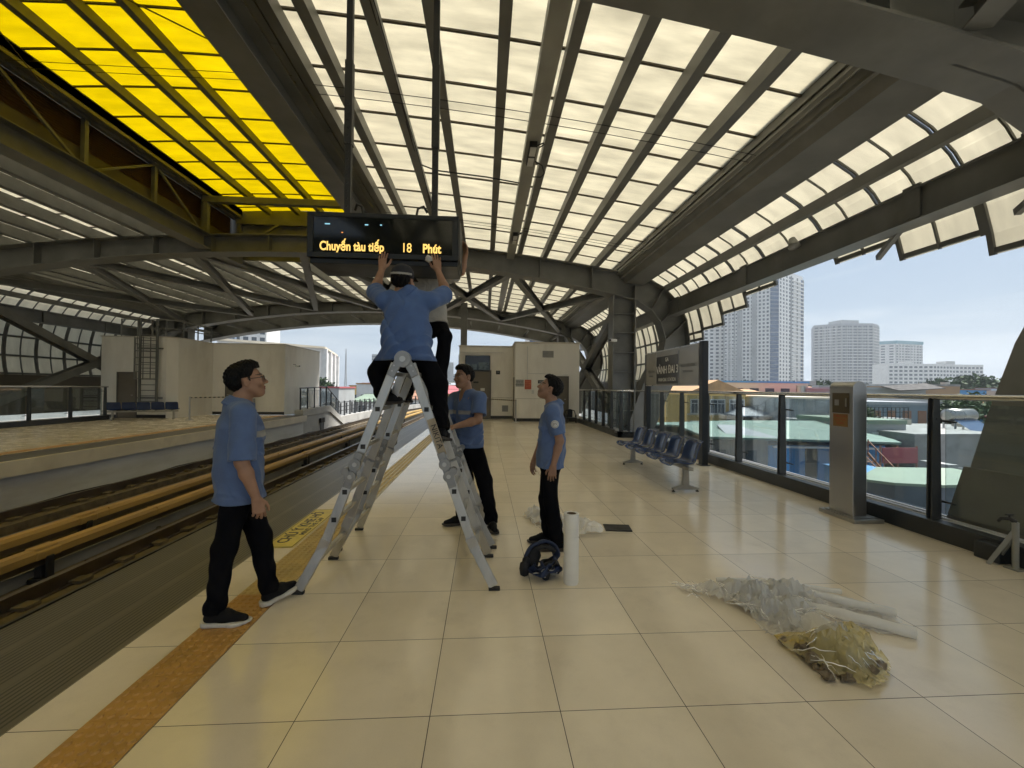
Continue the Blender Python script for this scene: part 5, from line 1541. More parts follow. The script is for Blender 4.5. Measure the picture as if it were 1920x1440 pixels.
    if style.get('cap'):
        def sdf_cap(P):
            q = HL(P)
            d = d_ell(q, A3(0, -.015, .048), (.088, .108, .090)); d = np.maximum(d, .028 + .10 * (-q[:, 1]).clip(0, .05) - q[:, 2])
            b = np.maximum(np.abs(q[:, 2] - (.046 - (q[:, 1] - .09) * .35 - 9 * q[:, 0] ** 2 * .4)) - .0035, np.maximum(np.abs(q[:, 0]) - .072, np.hypot(q[:, 0], (q[:, 1] - .06) / 1.15) - .095))
            b = np.maximum(b, .06 - q[:, 1])
            return np.minimum(d, b) * hs
        V, Q = surface(sdf_cap, lo_ - .02, hi_ + .02, .0045); mesh_np('cap', V, Q, M['cap_fabric'], body)
        def sdf_strap(P):
            q = HL(P)
            d = np.abs(d_ell(q, A3(0, -.015, .048), (.090, .110, .091))) - .003
            return np.maximum(np.maximum(d, np.abs(q[:, 2] - .052) - .009), q[:, 1] + .03) * hs
        V, Q = surface(sdf_strap, lo_, hi_, .004); mesh_np('cap_band', V, Q, M['grey_notice'], body)
    # ---------------- shirt
    ph = style.get('seed', 0) * 1.7
    def folds(P, amp, f=1.0):
        a = (P - hp) @ T.T * f
        w = np.sin(a[:, 2] * 17 + a[:, 0] * 21 + ph + 1.8 * np.sin(a[:, 0] * 11 + a[:, 1] * 9 + ph * 2))
        w2 = np.sin(a[:, 2] * 34 - a[:, 0] * 26 + a[:, 1] * 30 + 2.2 * np.sin(a[:, 2] * 9 + ph)); w3 = np.sin(a[:, 0] * 55 + a[:, 1] * 47 + 2 * np.sin(a[:, 2] * 13))
        low = np.clip(1.0 - a[:, 2] / .45, .25, 1.1)
        s1 = np.sign(a[:, 0]) + .01
        c1 = (1 - np.abs(np.sin(a[:, 2] * 13 - np.abs(a[:, 0]) * 16 + ph + .9 * np.sin(a[:, 1] * 14 + s1)))) ** 5
        c2 = (1 - np.abs(np.sin(a[:, 2] * 9 + a[:, 0] * 13 + a[:, 1] * 10 + ph * 1.3))) ** 6
        k1 = np.clip(.15 + 1.1 * np.sin(a[:, 0] * 9 + a[:, 2] * 4 + ph * 3 + a[:, 1] * 6), 0, 1); k2 = np.clip(.1 + 1.1 * np.sin(a[:, 2] * 8 - a[:, 0] * 6 + ph * 2.1), 0, 1)
        crease = (c1 * k1 + c2 * k2 * (1 - k1)) * amp * 1.5 * np.clip(low * 1.3, 0, 1)
        return np.clip(amp * (w * .6 + (np.abs(w2) - .3) * 1.3 + w3 * .3) * low - .003 + crease, -.014, .0085)
    hem = hp + U * style.get('hem', -.09); sl = style.get('sleeve', .80)
    fx = style.get('fat', 1.0)
    sle = {sd: j['sh' + sd] + (j['el' + sd] - j['sh' + sd]) * sl for sd in 'LR'}
    def sdf_shirt(P):
        d = d_flat(P, hem - U * .03, hp + U * .12, .194 * W * fx, .176 * W * fx, T, .74)
        d = smin(d, d_flat(P, hp + U * .12, shm - U * .13, .170 * W * fx, .176 * W * fx, T, .76), .06)
        for sd in 'LR':
            d = smin(d, d_cone(P, shm + U * .035 - Fw * .012, j['sh' + sd], .071, .069), .05)
        d = d + folds(P, .0105, .72)
        for sd in 'LR': d = smin(d, d_cone(P, j['hip' + sd], j['kn' + sd], .092 * W + .007, .08) , .012)
        d = np.maximum(d, -d_slab(P, hem, U))
        for sd in 'LR':
            ax = unit(j['el' + sd] - j['sh' + sd])
            s_ = d_cone(P, j['sh' + sd], sle[sd] + ax * .05, .066 * W, style.get('cuff', .074) * W) + folds(P, .0075, .95)
            s_ = np.maximum(s_, d_slab(P, sle[sd], ax))
            inn = d_cone(P, sle[sd] - ax * .05, sle[sd] + ax * .2, .052 * W, (style.get('cuff', .074) - .006) * W)
            s_ = np.maximum(s_, -inn)
            d = smin(d, s_, .022)
        # stand-up collar
        nb = hc + H.T @ (A3(0, -.030, -.065) * hs); c0 = shm + U * .045 - Fw * .008; ax = unit(nb - c0); rel = P - c0; t = rel @ ax
        rad = np.linalg.norm(rel - t[:, None] * ax, axis=1)
        fr_ = rel @ Fw
        colr = np.abs(rad - (.069 + .10 * np.clip(.05 - t, 0, .05))) - .0055
        colr = np.maximum(colr, np.maximum(t - (.045 + np.clip(-fr_, -.05, .06) * .2), -t - .02))
        if style.get('open'): colr = np.maximum(colr, .045 - np.abs(rel @ Rr) - (.05 - fr_) * .9)
        lap = np.abs(rad - (.082 + .35 * np.clip(.04 - t, 0, .06))) - .004
        lap = np.maximum(lap, np.maximum(t - .043, -t - .012 + np.clip(fr_, 0, .06) * -.35))
        if style.get('open'): lap = np.maximum(lap, .028 - np.abs(rel @ Rr))
        d = np.minimum(d, np.minimum(colr, lap))
        nk = d_cone(P, c0 + ax * .008, c0 + ax * .3, .063, .063)
        if style.get('open'): nk = np.minimum(nk, d_cone(P, shm + Fw * .11 - U * .02, c0 + ax * .06 + Fw * .06, .016, .05))
        d = np.maximum(d, -nk)
        # placket and chest pockets, slightly proud of the cloth
        a = (P - hp) @ T.T; fwd = a[:, 1] > .03
        zz = a[:, 2] - np.linalg.norm(shm - hp)
        pk = (np.abs(np.abs(a[:, 0]) - .085) < .052) & (zz < -.150) & (zz > -.285) & fwd
        fl = (np.abs(np.abs(a[:, 0]) - .085) < .055) & (zz < -.140) & (zz > -.185) & fwd
        pl_ = (np.abs(a[:, 0]) < .016) & fwd & (zz < -.03)
        hb = (P - hem) @ U < .045
        return d - .006 * pk - .006 * fl - .003 * pl_ - .003 * hb
    V, Q = surface(sdf_shirt, lo, hi, .0058)
    a = (V - hp) @ T.T; zz = a[:, 2] - np.linalg.norm(shm - hp)
    col = np.tile(np.array(style.get('shirt', BLUE)), (len(V), 1))
    if style.get('band'):
        m = (zz < -.118) & (zz > -.158) & (np.abs(a[:, 0]) < .15) & (a[:, 1] > .02) & (np.abs(a[:, 0]) > .018)
        col[m] = (.33, .33, .32)
    mesh_np('shirt', V, Q, M['shirt'], body, col)
    # ---------------- trousers
    def sdf_tr(P):
        d = d_flat(P, hp + U * .02, hp - U * .03, .150 * W, .158 * W, T, .74)
        for sd in 'LR':
            hp_ = j['hip' + sd]; kn = j['kn' + sd]; an = j['an' + sd]; ax = unit(an - kn)
            l = d_cone(P, hp_, kn, .092 * W, style.get('knee', .073) * W); l = smin(l, d_cone(P, kn, an + ax * .02, style.get('knee', .073) * W, style.get('ankle', .063)), .03)
            b = P - kn
            z = (P - an) @ -ax
            l = l + .006 * np.sin(z * 48 + 3 * np.sin(b[:, 0] * 21 + b[:, 1] * 17 + ph)) * np.clip(1.2 - z / .30, .12, 1) + .0035 * np.sin(b[:, 0] * 40 + z * 17 + ph)
            l = np.maximum(l, d_slab(P, an + ax * style.get('cuffz', .015), ax))
            d = smin(d, l, .03)
        return np.maximum(d, d_slab(P, hp + U * .04, U))
    V, Q = surface(sdf_tr, lo, hi, .0072); mesh_np('trousers', V, Q, M['trouser'], body)
    # ---------------- shoes
    for sd in 'LR':
        an = j['an' + sd]; t = unit(j['toe' + sd]); up = style.get('fup' + sd, A3(0, 0, 1)); up = unit(up - t * (up @ t)); rt = np.cross(t, up)
        G = np.stack([t, rt, up]); o0 = an - up * style.get('anh', .085)
        L_ = lambda P: (P - o0) @ G.T
        def sole2d(q):
            d = np.hypot(q[:, 0] + .030, q[:, 1]) - .036
            def seg(a, b, ra, rb):
                a = np.array(a); b = np.array(b); ab = b - a; tt = np.clip(((q[:, :2] - a) @ ab) / (ab @ ab), 0, 1); return np.linalg.norm(q[:, :2] - a - tt[:, None] * ab, axis=1) - (ra + (rb - ra) * tt)
            d = smin(d, seg((-.03, 0), (.125, .004), .036, .047), .02); return smin(d, seg((.125, .004), (.178, -.002), .047, .036), .02)
        def sdf_shoe(P):
            q = L_(P)
            d = d_cone(q, A3(-.022, 0, .050), A3(.065, 0, .052), .037, .038); d = smin(d, d_cone(q, A3(.065, 0, .050), A3(.172, 0, .030), .040, .026), .03)
            d = smin(d, d_cone(q, A3(.0, 0, .06), A3(-.008, 0, .105), .036, .040), .02)
            d = np.maximum(d, sole2d(q) - .001); d = np.maximum(d, .014 - q[:, 2])
            lace = np.maximum(np.abs(np.sin(q[:, 0] * 150)) * -.004 + .0005, -1); on = (q[:, 0] > .045) & (q[:, 0] < .115) & (np.abs(q[:, 1]) < .02)
            return d + lace * on * .8
        V, Q = surface(sdf_shoe, o0 - .26, o0 + .26, .0055); sh_ = mesh_np('shoe', V, Q, M['shoe'], body)
        def sdf_sole(P):
            q = L_(P); d = sole2d(q) - .004
            top = .030 - .006 * np.sin(np.clip(q[:, 0] * 9, -1, 2))
            return np.maximum(d, np.maximum(q[:, 2] - top, .001 + .012 * np.clip((q[:, 0] - .14) / .07, 0, 1) ** 2 - q[:, 2]))
        V, Q = surface(sdf_sole, o0 - .26, o0 + .26, .0055); mesh_np('sole', V, Q, M['sole_white' if style.get('white_sole') else 'sole_dark'], sh_)
    # ---------------- sleeve badges and spectacles
    for sd in style.get('badge', ''):
        ax = unit(j['el' + sd] - j['sh' + sd]); o0 = j['sh' + sd] + ax * style.get('bpos', .10)
        out = unit(np.asarray(style['bdir'], float) - ax * (np.asarray(style['bdir'], float) @ ax))
        r = 0.03
        for _ in range(60):
            if sdf_shirt((o0 + out * r)[None])[0] > 0: break
            r += .002
        c = o0 + out * (r + .004); e2 = unit(np.cross(ax, out))
        mb = MB(); n = 28; vs = []
        for rr, hh in ((.0, .003), (.020, .002), (.034, .0), (.036, -.004)):
            for k in range(n):
                th = 2 * math.pi * k / n; dx_, dy_ = rr * math.cos(th), rr * math.sin(th)
                vs.append(c + e2 * dx_ + ax * dy_ + out * (hh - dx_ * dx_ * 6))
        mb.add(vs, [(i * n + k, i * n + (k + 1) % n, (i + 1) * n + (k + 1) % n, (i + 1) * n + k) for i in range(3) for k in range(n)], 0, True)
        bd = mb.build('badge', M['badge_white'], body)
        mb = MB()
        mb.tube([c + out * .0045 + e2 * x - ax * y for x, y in ((-.016, -.008), (-.013, .006), (-.006, .011), (0, .0), (.006, .011), (.013, .006), (.016, -.008))], .0022, 6)
        mb.tube([c + out * .003 + e2 * (.029 * math.cos(t)) + ax * (.029 * math.sin(t)) - out * (.029 * math.cos(t)) ** 2 * 6 for t in [2 * math.pi * k / 24 for k in range(24)]], .0011, 5, closed=True)
        mb.build('emblem', M['spectacle'], bd)
    if style.get('glasses'):
        W_ = lambda x, y, z: Vector(hc + H.T @ (A3(x, y, z) * hs))
        mb = MB()
        for s in (-1, 1):
            mb.tube([W_(s * .033 + .021 * math.cos(t), .106 - abs(s * .033 + .021 * math.cos(t)) * .12, .001 + .0165 * math.sin(t)) for t in [2 * math.pi * k / 20 for k in range(20)]], .0024, 6, closed=True)
            mb.tube([W_(s * .054, .099, .006), W_(s * .074, .06, .008), W_(s * .080, .0, .010), W_(s * .079, -.015, -.004)], .0022, 6)
        mb.tube([W_(-.012, .105, .004), W_(0, .109, .007), W_(.012, .105, .004)], .0014, 6)
        g = mb.build('spectacles', M['spectacle'], body)
        mb = MB()
        for s in (-1, 1):
            mb.add([W_(s * .033 + .020 * math.cos(t), .1055 - abs(s * .033 + .02 * math.cos(t)) * .12, .001 + .0155 * math.sin(t)) for t in [2 * math.pi * k / 20 for k in range(20)]], [tuple(range(20))])
        mb.build('lens', M['glass'], g, fix=False)
    return body

GRP = 'workers in blue uniform shirts'
# man on the left, side on, looking up to the right
F0 = unit((.82, .57, 0)); R0 = A3(F0[1], -F0[0], 0)
cL = A3(-1.63, 2.965, 0)
person('man with glasses in a blue work shirt watching from the tactile strip',
    dict(head=cL + F0 * .035 + A3(0, 0, 1.530), headF=F0 + A3(.06, 0, .30), headU=A3(-.20, -.12, 1), shL=cL - R0 * .175 + A3(0, 0, 1.318), shR=cL + R0 * .175 + A3(0, 0, 1.318),
         elR=A3(-1.512, 2.775, 1.02), wrR=A3(-1.432, 2.80, .785), hdR=A3(.16, .1, -1), hnR=A3(-.5, .6, 0), htR=A3(.9, .45, .1),
         elL=cL - R0 * .235 - F0 * .06 + A3(0, 0, 1.03), wrL=cL - R0 * .25 + F0 * .03 + A3(0, 0, .80), hdL=A3(.1, .1, -1), hnL=A3(.4, -.7, 0), htL=A3(.8, .5, 0),
         hipL=cL - R0 * .085 + A3(0, 0, .84), hipR=cL + R0 * .085 + A3(0, 0, .84), knR=A3(-1.655, 2.86, .455), anR=A3(-1.668, 2.785, .088), toeR=A3(1, .10, 0),
         knL=A3(-1.535, 3.06, .455), anL=A3(-1.455, 3.035, .100), toeL=A3(.50, .86, .12)),
    dict(seed=1, glasses=True, white_sole=True, puff=.006, hem=-.10, sleeve=.98, cuff=.082, fat=1.03, build=1.0, curlR=[.38, .45, .5, .55], group=GRP, nape=-.006, band=True, knee=.068, ankle=.057))
# man on the right in profile, head tipped back
F1 = unit((-1, .22, 0)); R1 = A3(F1[1], -F1[0], 0)
cR = A3(.635, 4.04, 0)
person('slim man with a round white sleeve badge looking up beside the film roll',
    dict(head=cR + F1 * .015 + A3(0, 0, 1.500), headF=F1 + A3(0, 0, .46), headU=A3(.42, -.08, 1), shL=cR - R1 * .155 + A3(.018, 0, 1.285), shR=cR + R1 * .155 + A3(.018, 0, 1.285),
         elL=A3(.690, 3.865, 1.02), wrL=A3(.632, 3.862, .800), hdL=A3(-.12, .0, -1), hnL=A3(.3, .85, 0), htL=A3(-.8, -.2, 0),
         elR=A3(.60, 4.25, 1.01), wrR=A3(.500, 4.22, .800), hdR=A3(-.2, -.05, -1), hnR=A3(.6, -.6, 0), htR=A3(-.8, -.5, 0),
         hipL=cR - R1 * .08 + A3(0, 0, .82), hipR=cR + R1 * .08 + A3(0, 0, .82), knL=A3(.625, 3.96, .44), anL=A3(.690, 3.925, .086), toeL=A3(-1, .05, 0),
         knR=A3(.60, 4.12, .44), anR=A3(.640, 4.12, .086), toeR=A3(-1, .12, 0)),
    dict(seed=2, build=.92, head=.97, hem=-.06, sleeve=.78, badge='L', bdir=(-.25, -1, .1), bpos=.115, curlL=[.22, .28, .33, .38], group=GRP, hairline=.078, nape=.012, tone=.92, knee=.072, ankle=.066, cuff=.078))
# man in the middle holding the ladder
F2 = unit((-.62, -.72, 0)); R2 = A3(F2[1], -F2[0], 0)
cM = A3(-.19, 4.66, 0)
person('man with a grey chest band holding the ladder with his left hand',
    dict(head=cM + F2 * .03 + A3(-.018, 0, 1.615), headF=A3(-.80, -.62, -.02), headU=A3(0, 0, 1), shL=cM - R2 * .185 + A3(0, -.03, 1.385), shR=cM + R2 * .185 + A3(0, .0, 1.375),
         elL=A3(-.065, 4.425, 1.165), wrL=A3(-.292, 4.335, 1.105), hdL=A3(-1, -.22, -.12), hnL=A3(.1, .2, -1), htL=A3(-.3, -1, .2),
         elR=A3(-.47, 4.55, 1.14), wrR=A3(-.45, 4.36, 1.02), hdR=A3(.2, -1, -.1), hnR=A3(.5, .1, -1), htR=A3(1, .2, 0),
         hipL=cM - R2 * .09 + A3(0, 0, .90), hipR=cM + R2 * .09 + A3(0, 0, .90), knL=A3(.010, 4.60, .49), anL=A3(.085, 4.555, .088), toeL=A3(.22, -1, 0),
         knR=A3(-.20, 4.74, .49), anR=A3(-.235, 4.70, .088), toeR=A3(-.92, -.15, 0)),
    dict(seed=3, build=1.06, head=1.02, hem=-.03, sleeve=.76, badge='L', bdir=(.55, -1, .3), bpos=.10, band=True, open=True, curlL=[.55, .6, .62, .65], thumbL=.9, curlR=.6, group=GRP, cuffz=.03, knee=.080, ankle=.068, cuff=.082, gaze=.6))
# man seated on the ladder, seen from behind
person('man in a dark cap seated on the ladder with both hands on the display',
    dict(head=A3(-.672, 3.53, 2.362), headF=A3(.30, 1, .22), headU=A3(.02, -.14, 1), shL=A3(-.830, 3.53, 2.205), shR=A3(-.452, 3.53, 2.205),
         elL=A3(-.955, 3.74, 2.325), wrL=A3(-.925, 3.855, 2.540), hdL=A3(.05, .10, 1), hnL=A3(.15, 1, -.1), htL=A3(1, -.1, .1),
         elR=A3(-.340, 3.73, 2.315), wrR=A3(-.428, 3.855, 2.545), hdR=A3(-.16, .10, 1), hnR=A3(-.1, 1, -.1), htR=A3(-1, -.1, .1),
         hipL=A3(-.735, 3.53, 1.800), hipR=A3(-.545, 3.53, 1.800), knL=A3(-.915, 3.72, 1.615), anL=A3(-.838, 3.60, 1.432), toeL=A3(.62, .78, .06),
         knR=A3(-.402, 3.66, 1.520), anR=A3(-.350, 3.52, 1.150), toeR=A3(.2, .97, -.15)),
    dict(seed=4, cap=True, hem=-.085, sleeve=.90, cuff=.080, fat=1.06, curlL=.10, curlR=[.12, .16, .2, .2], thumbL=.0, thumbR=.5, group=GRP, shirt=(.085, .15, .34), cuffz=.0, knee=.085, ankle=.068, build=1.0))
# man behind the display, mostly hidden
person('man in a pale grey shirt working behind the display board',
    dict(head=A3(-.60, 4.73, 2.93), headF=A3(.1, -1, .1), headU=A3(0, 0, 1), shL=A3(-.42, 4.68, 2.70), shR=A3(-.79, 4.68, 2.70),
         elL=A3(-.265, 4.58, 2.735), wrL=A3(-.215, 4.52, 2.905), hdL=A3(-.12, -.35, 1), hnL=A3(-.7, -.6, 0), htL=A3(.2, -1, 0),
         elR=A3(-.98, 4.60, 2.80), wrR=A3(-.93, 4.54, 3.02), hdR=A3(.1, -.2, 1), hnR=A3(0, -1, 0), htR=A3(.8, .2, 0),
         hipL=A3(-.51, 4.62, 2.20), hipR=A3(-.70, 4.62, 2.20), knL=A3(-.41, 4.37, 2.01), anL=A3(-.455, 4.29, 1.432), toeL=A3(-.15, -1, 0),
         knR=A3(-.78, 4.42, 1.95), anR=A3(-.775, 4.30, 1.432), toeR=A3(.30, -1, 0)),
    dict(seed=5, shirt=(.42, .41, .39), sleeve=.62, hem=-.03, curlL=.5, curlR=.4, cuff=.085, anh=.085))
# crumpled wipe in the seated man's right hand
wp = MB(); vs = []; n1, n2 = 14, 9
for i in range(n1):
    for k in range(n2):
        th = 2 * math.pi * i / n1; ph_ = -math.pi / 2 + math.pi * k / (n2 - 1)
        v = Vector((math.cos(th) * math.cos(ph_), math.sin(th) * math.cos(ph_), math.sin(ph_)))
        r = .030 * (1 + .45 * mnoise.noise(v * 2.6)); vs.append(Vector((-.512, 3.850, 2.648)) + Vector((v.x * r * 1.1, v.y * r * .9, v.z * r)))
wp.add(vs, [(i * n2 + k, ((i + 1) % n1) * n2 + k, ((i + 1) % n1) * n2 + k + 1, i * n2 + k + 1) for i in range(n1) for k in range(n2 - 1)], 0, True)
tag(wp.build('wiping_cloth', mat('white_wipe', (.62, .60, .56), .8, 0, .2, 30, bump=.5, bscale=80)), 'crumpled white wipe under the right hand of the seated man', 'cloth')
# ------------------------------------------------------------------ ground and town outside
GZ = -9.0
M['ground'] = mat('town_ground', (.17, .165, .15), .9, 0, .35, .05, dirt=(.07, .085, .05), dscale=.02, damt=.8)
mb = MB(); mb.add([(-1400, -250, GZ), (1400, -250, GZ), (1400, 1400, GZ), (-1400, 1400, GZ)], [(0, 1, 2, 3)])
tag(mb.build('ground', M['ground']), kind='structure')
def cm(name, col, rough=.75, var=.12, sc=.5, dirt=None, ds=.25, **k): return mat(name, col, rough, 0, var, sc, dirt=dirt, dscale=ds, **k)
M['w_white'] = cm('white_render', (.66, .66, .65), dirt=(.45, .45, .43)); M['w_grey'] = cm('grey_render', (.34, .35, .35), dirt=(.18, .18, .17))
M['w_conc'] = cm('stained_concrete', (.27, .27, .26), var=.25, sc=.8, dirt=(.10, .10, .09), ds=.5, damt=.8, bump=.2, bscale=6)
M['w_yellow'] = cm('yellow_render', (.66, .46, .16), dirt=(.45, .32, .14)); M['w_cream'] = cm('cream_render', (.58, .53, .42), dirt=(.36, .33, .26))
M['w_blue'] = cm('blue_tin', (.06, .27, .56), .5, .2, .8, dirt=(.30, .36, .38), ds=.7, stretch=(14, 14, .4)); M['w_wood'] = cm('grey_board', (.22, .20, .18), .8, .25, 1.5, dirt=(.10, .09, .08), stretch=(8, 8, .5))
M['r_green'] = cm('green_tin_roof', (.155, .245, .20), .5, .1, .6, dirt=(.22, .26, .23), ds=.5, stretch=(6, .6, 1)); M['r_green2'] = cm('faded_green_roof', (.19, .255, .19), .6, .12, .8, dirt=(.20, .24, .18))
M['r_grey'] = cm('grey_tin_roof', (.30, .33, .36), .45, .12, .8, dirt=(.22, .22, .21)); M['r_tile'] = cm('tile_roof', (.42, .25, .12), .8, .2, 2.5, dirt=(.25, .17, .11), ds=.8)
M['r_red'] = cm('red_tin', (.40, .09, .10), .5, .12, .8, dirt=(.30, .12, .11)); M['r_rust'] = cm('rust_roof', (.30, .15, .09), .7, .25, 1.0, dirt=(.16, .09, .06))
M['w_pane'] = mat('window_pane', (.06, .075, .09), .12, 0, .35, .6); M['w_blueglass'] = mat('blue_curtain_glass', (.05, .09, .17), .1, 0, .25, .15, spec=.8); M['w_frame'] = mat('white_window_frame', (.62, .62, .6), .5)
M['w_tower'] = cm('tower_grey_render', (.30, .31, .33), dirt=(.2, .21, .22)); M['w_dark'] = mat('dark_opening', (.02, .02, .02), .8)

def facade(parent, p, q, z0, z1, cols, rows, w, h, name='window', m=None, frame=None, limit=100, used=None, recess=.12, skip=None):
    """windows of their own on the wall from p to q (left to right seen from outside); beyond the limit one part of kind stuff"""
    m = m or M['w_pane']; p = Vector((p[0], p[1], 0)); q = Vector((q[0], q[1], 0)); d = (q - p); L_ = d.length; d.normalize(); n = Vector((d.y, -d.x, 0))
    me = None; rest = MB(); used = used if used is not None else [0]
    a = math.atan2(d.y, d.x)
    for r in range(rows - 1, -1, -1):
        for c in range(cols):
            if skip and skip(c, r): continue
            x = (c + .5) * L_ / cols; z = z0 + (r + .5) * (z1 - z0) / rows
            if used[0] < limit:
                if me is None:
                    b = MB(); b.box(-w / 2, w / 2, -.06, .02, -h / 2, h / 2); o = b.build(name, m, parent); me = o
                else:
                    o = me.copy(); link(o, parent)
                o.location = p + d * x + Vector((0, 0, z)); o.rotation_euler = (0, 0, a)
                if frame:
                    if frame is True:
                        f = MB(); t = w * .07
                        for bx in ((-w / 2 - t, -w / 2, -h / 2 - t, h / 2 + t), (w / 2, w / 2 + t, -h / 2 - t, h / 2 + t), (-w / 2, w / 2, h / 2, h / 2 + t), (-w / 2, w / 2, -h / 2 - t, -h / 2), (-t / 3, t / 3, -h / 2, h / 2), (-w / 2, -t / 3, h * .22, h * .27), (t / 3, w / 2, h * .22, h * .27), (-w * .26, -w * .24, -h / 2, h * .22), (w * .24, w * .26, -h / 2, h * .22)):
                            f.box(bx[0], bx[1], -.10, -.02, bx[2], bx[3])
                        frame = f.build('frame', M['w_frame'], o)
                    else:
                        g = frame.copy(); link(g, o)
                used[0] += 1
            else:
                c0 = p + d * x + Vector((0, 0, z)); u = Vector((0, 0, h / 2))
                vs = [c0 + n * .06 + d * (sx * w / 2) + u * sz for sx, sz in ((-1, -1), (1, -1), (1, 1), (-1, 1))]
                rest.add(vs, [(0, 1, 2, 3)])
    if rest.f:
        o = rest.build(name, m, parent, fix=False); o['kind'] = 'stuff'
    return used

def poly_house(name, label, cat, poly, z1, wall, roof=None, group=None, over=.0, rt=.25, z0=GZ):
    """walls over a footprint (counter clockwise) and a flat roof slab"""
    e = empty(name, label, cat, (0, 0, 0), group=group)
    mb = MB(); mb.prism(poly, 'z', z0, z1); mb.build('wall', wall, e)
    c = Vector((sum(p[0] for p in poly) / len(poly), sum(p[1] for p in poly) / len(poly)))
    pts = [tuple(c + (Vector(p) - c) * (1 + over)) for p in poly]
    mb = MB(); mb.prism(pts, 'z', z1 + .002, z1 + rt); mb.build('roof', roof or wall, e)
    return e

def hip_house(name, label, x0, x1, y0, y1, ze, zr, wall, roof, ridge_in=.25, cat='house', over=.35, group=None):
    e = empty(name, label, cat, (0, 0, 0), group=group)
    mb = MB(); mb.box(x0, x1, y0, y1, GZ, ze - .02); mb.build('wall', wall, e)
    a, b, c, d = x0 - over, x1 + over, y0 - over, y1 + over; ym = (c + d) / 2; k = (b - a) * ridge_in
    vs = [(a, c, ze), (b, c, ze), (b, d, ze), (a, d, ze), (a + k, ym, zr), (b - k, ym, zr), (a, c, ze - .12), (b, c, ze - .12), (b, d, ze - .12), (a, d, ze - .12)]
    mb = MB(); mb.add(vs, [(0, 1, 5, 4), (1, 2, 5), (2, 3, 4, 5), (3, 0, 4), (0, 6, 7, 1), (1, 7, 8, 2), (2, 8, 9, 3), (3, 9, 6, 0), (6, 9, 8, 7)])
    mb.build('roof', roof, e)
    r = MB(); r.beam((a + k, ym, zr), (b - k, ym, zr), .25, .06); r.build('ridge', roof, e)
    return e

# --- towers on the right
t = poly_house('apartment_tower', 'tallest white apartment tower, with a blue glass strip on its corner', 'tower',
    [(184, 318), (206.5, 297.5), (213.5, 297.5), (247.5, 318), (222, 345)], 89.5, M['w_white'], over=0, rt=1.2)
us = facade(t, (184, 318), (206.5, 297.5), -4, 86, 12, 32, 1.35, 1.5, limit=60)
facade(t, (213.5, 297.5), (247.5, 318), -4, 88, 8, 32, 2.2, 1.6, limit=100, used=us, skip=lambda c, r: c > 4)
mb = MB()
for r in range(32):
    mb.box(206.8, 213.2, 297.2, 297.48, -6 + r * 2.95, -3.35 + r * 2.95)
mb.build('corner_glazing', M['w_blueglass'], t)
mb = MB(); p_, q_ = Vector((244.6, 316.3, 0)), Vector((247.2, 317.9, 0)); nn = Vector((.52, -.855, 0)) * .1
mb.add([p_ + nn + Vector((0, 0, -6)), q_ + nn + Vector((0, 0, -6)), q_ + nn + Vector((0, 0, 88)), p_ + nn + Vector((0, 0, 88))], [(0, 1, 2, 3)]); mb.build('edge_glazing', M['w_blueglass'], t, fix=False)
for (fx_, c) in ((.30, 0), (.62, 0)):
    mb = MB(); a = Vector((184, 318, 0)).lerp(Vector((206.5, 297.5, 0)), fx_); mb.beam(a + Vector((0, 0, 40)) + Vector((-.3, -.3, 0)), a + Vector((0, 0, 40)) + Vector((2.2, -2.3, 0)), 1.0, 92, mi=0); mb.build('bay', M['w_grey'], t)
def ledges(parent, pts, z0, z1, n, out=.5, t=.35, fins=0, m=None):
    """floor slabs and fins that stand proud of a tower face"""
    for a, b in zip(pts, pts[1:]):
        a = Vector((*a, 0)); b = Vector((*b, 0)); d = (b - a).normalized(); nn = Vector((d.y, -d.x, 0)); mb = MB()
        for k in range(n):
            z = z0 + (z1 - z0) * k / n; mb.beam(a + nn * out / 2 + Vector((0, 0, z)), b + nn * out / 2 + Vector((0, 0, z)), out, t)
        mb.build('balcony_slabs', m or M['w_white'], parent)
        if fins:
            mb = MB()
            for k in range(fins + 1):
                p = a.lerp(b, k / fins) + nn * .35; mb.beam(p + Vector((0, 0, z0)), p + Vector((0, 0, z1)), .7, .6, up=(0, 1, 0))
            mb.build('fins', M['w_grey'], parent)
ledges(t, [(230, 307.6), (247.5, 318)], -6, 88, 32, .9, .9, 2)
ledges(t, [(184, 318), (192, 310.7)], -6, 86, 32, .6, .5, 3)
t = poly_house('apartment_tower', 'white apartment tower half hidden behind the station name sign', 'tower', [(166, 332), (190, 326), (198, 350), (172, 352)], 82, M['w_white'], rt=1.0)
facade(t, (166, 332), (190, 326), -6, 80, 6, 29, 2.2, 1.5, limit=90)
t = poly_house('apartment_tower', 'grey glass faced apartment tower in the middle of the skyline', 'tower', [(352, 436), (368, 418), (398, 414), (414, 424), (420, 450), (370, 462)], 71, M['w_tower'], rt=1.0)
us = facade(t, (352, 436), (368, 418), -6, 70, 5, 25, 3.0, 1.9, limit=40); us = facade(t, (368, 418), (398, 414), -6, 70, 8, 25, 3.2, 2.0, limit=80, used=us)
facade(t, (398, 414), (414, 424), -6, 70, 4, 25, 3.2, 2.0, used=us)
ledges(t, [(352, 436), (368, 418), (398, 414), (414, 424)], -6, 70, 25, .8, .5, 6)
mb = MB(); mb.box(372, 392, 424, 440, 72, 76.5); mb.build('roof_plant', M['w_grey'], t)
t = poly_house('apartment_tower', 'white apartment tower with a teal crown behind the low slab block', 'tower', [(449, 470), (462, 452), (502, 460), (512, 486), (460, 492)], 56, M['w_white'], rt=1)
us = facade(t, (449, 470), (462, 452), -6, 55, 3, 20, 3.6, 1.5, limit=40); facade(t, (462, 452), (502, 460), -6, 55, 9, 20, 2.6, 1.6, used=us)
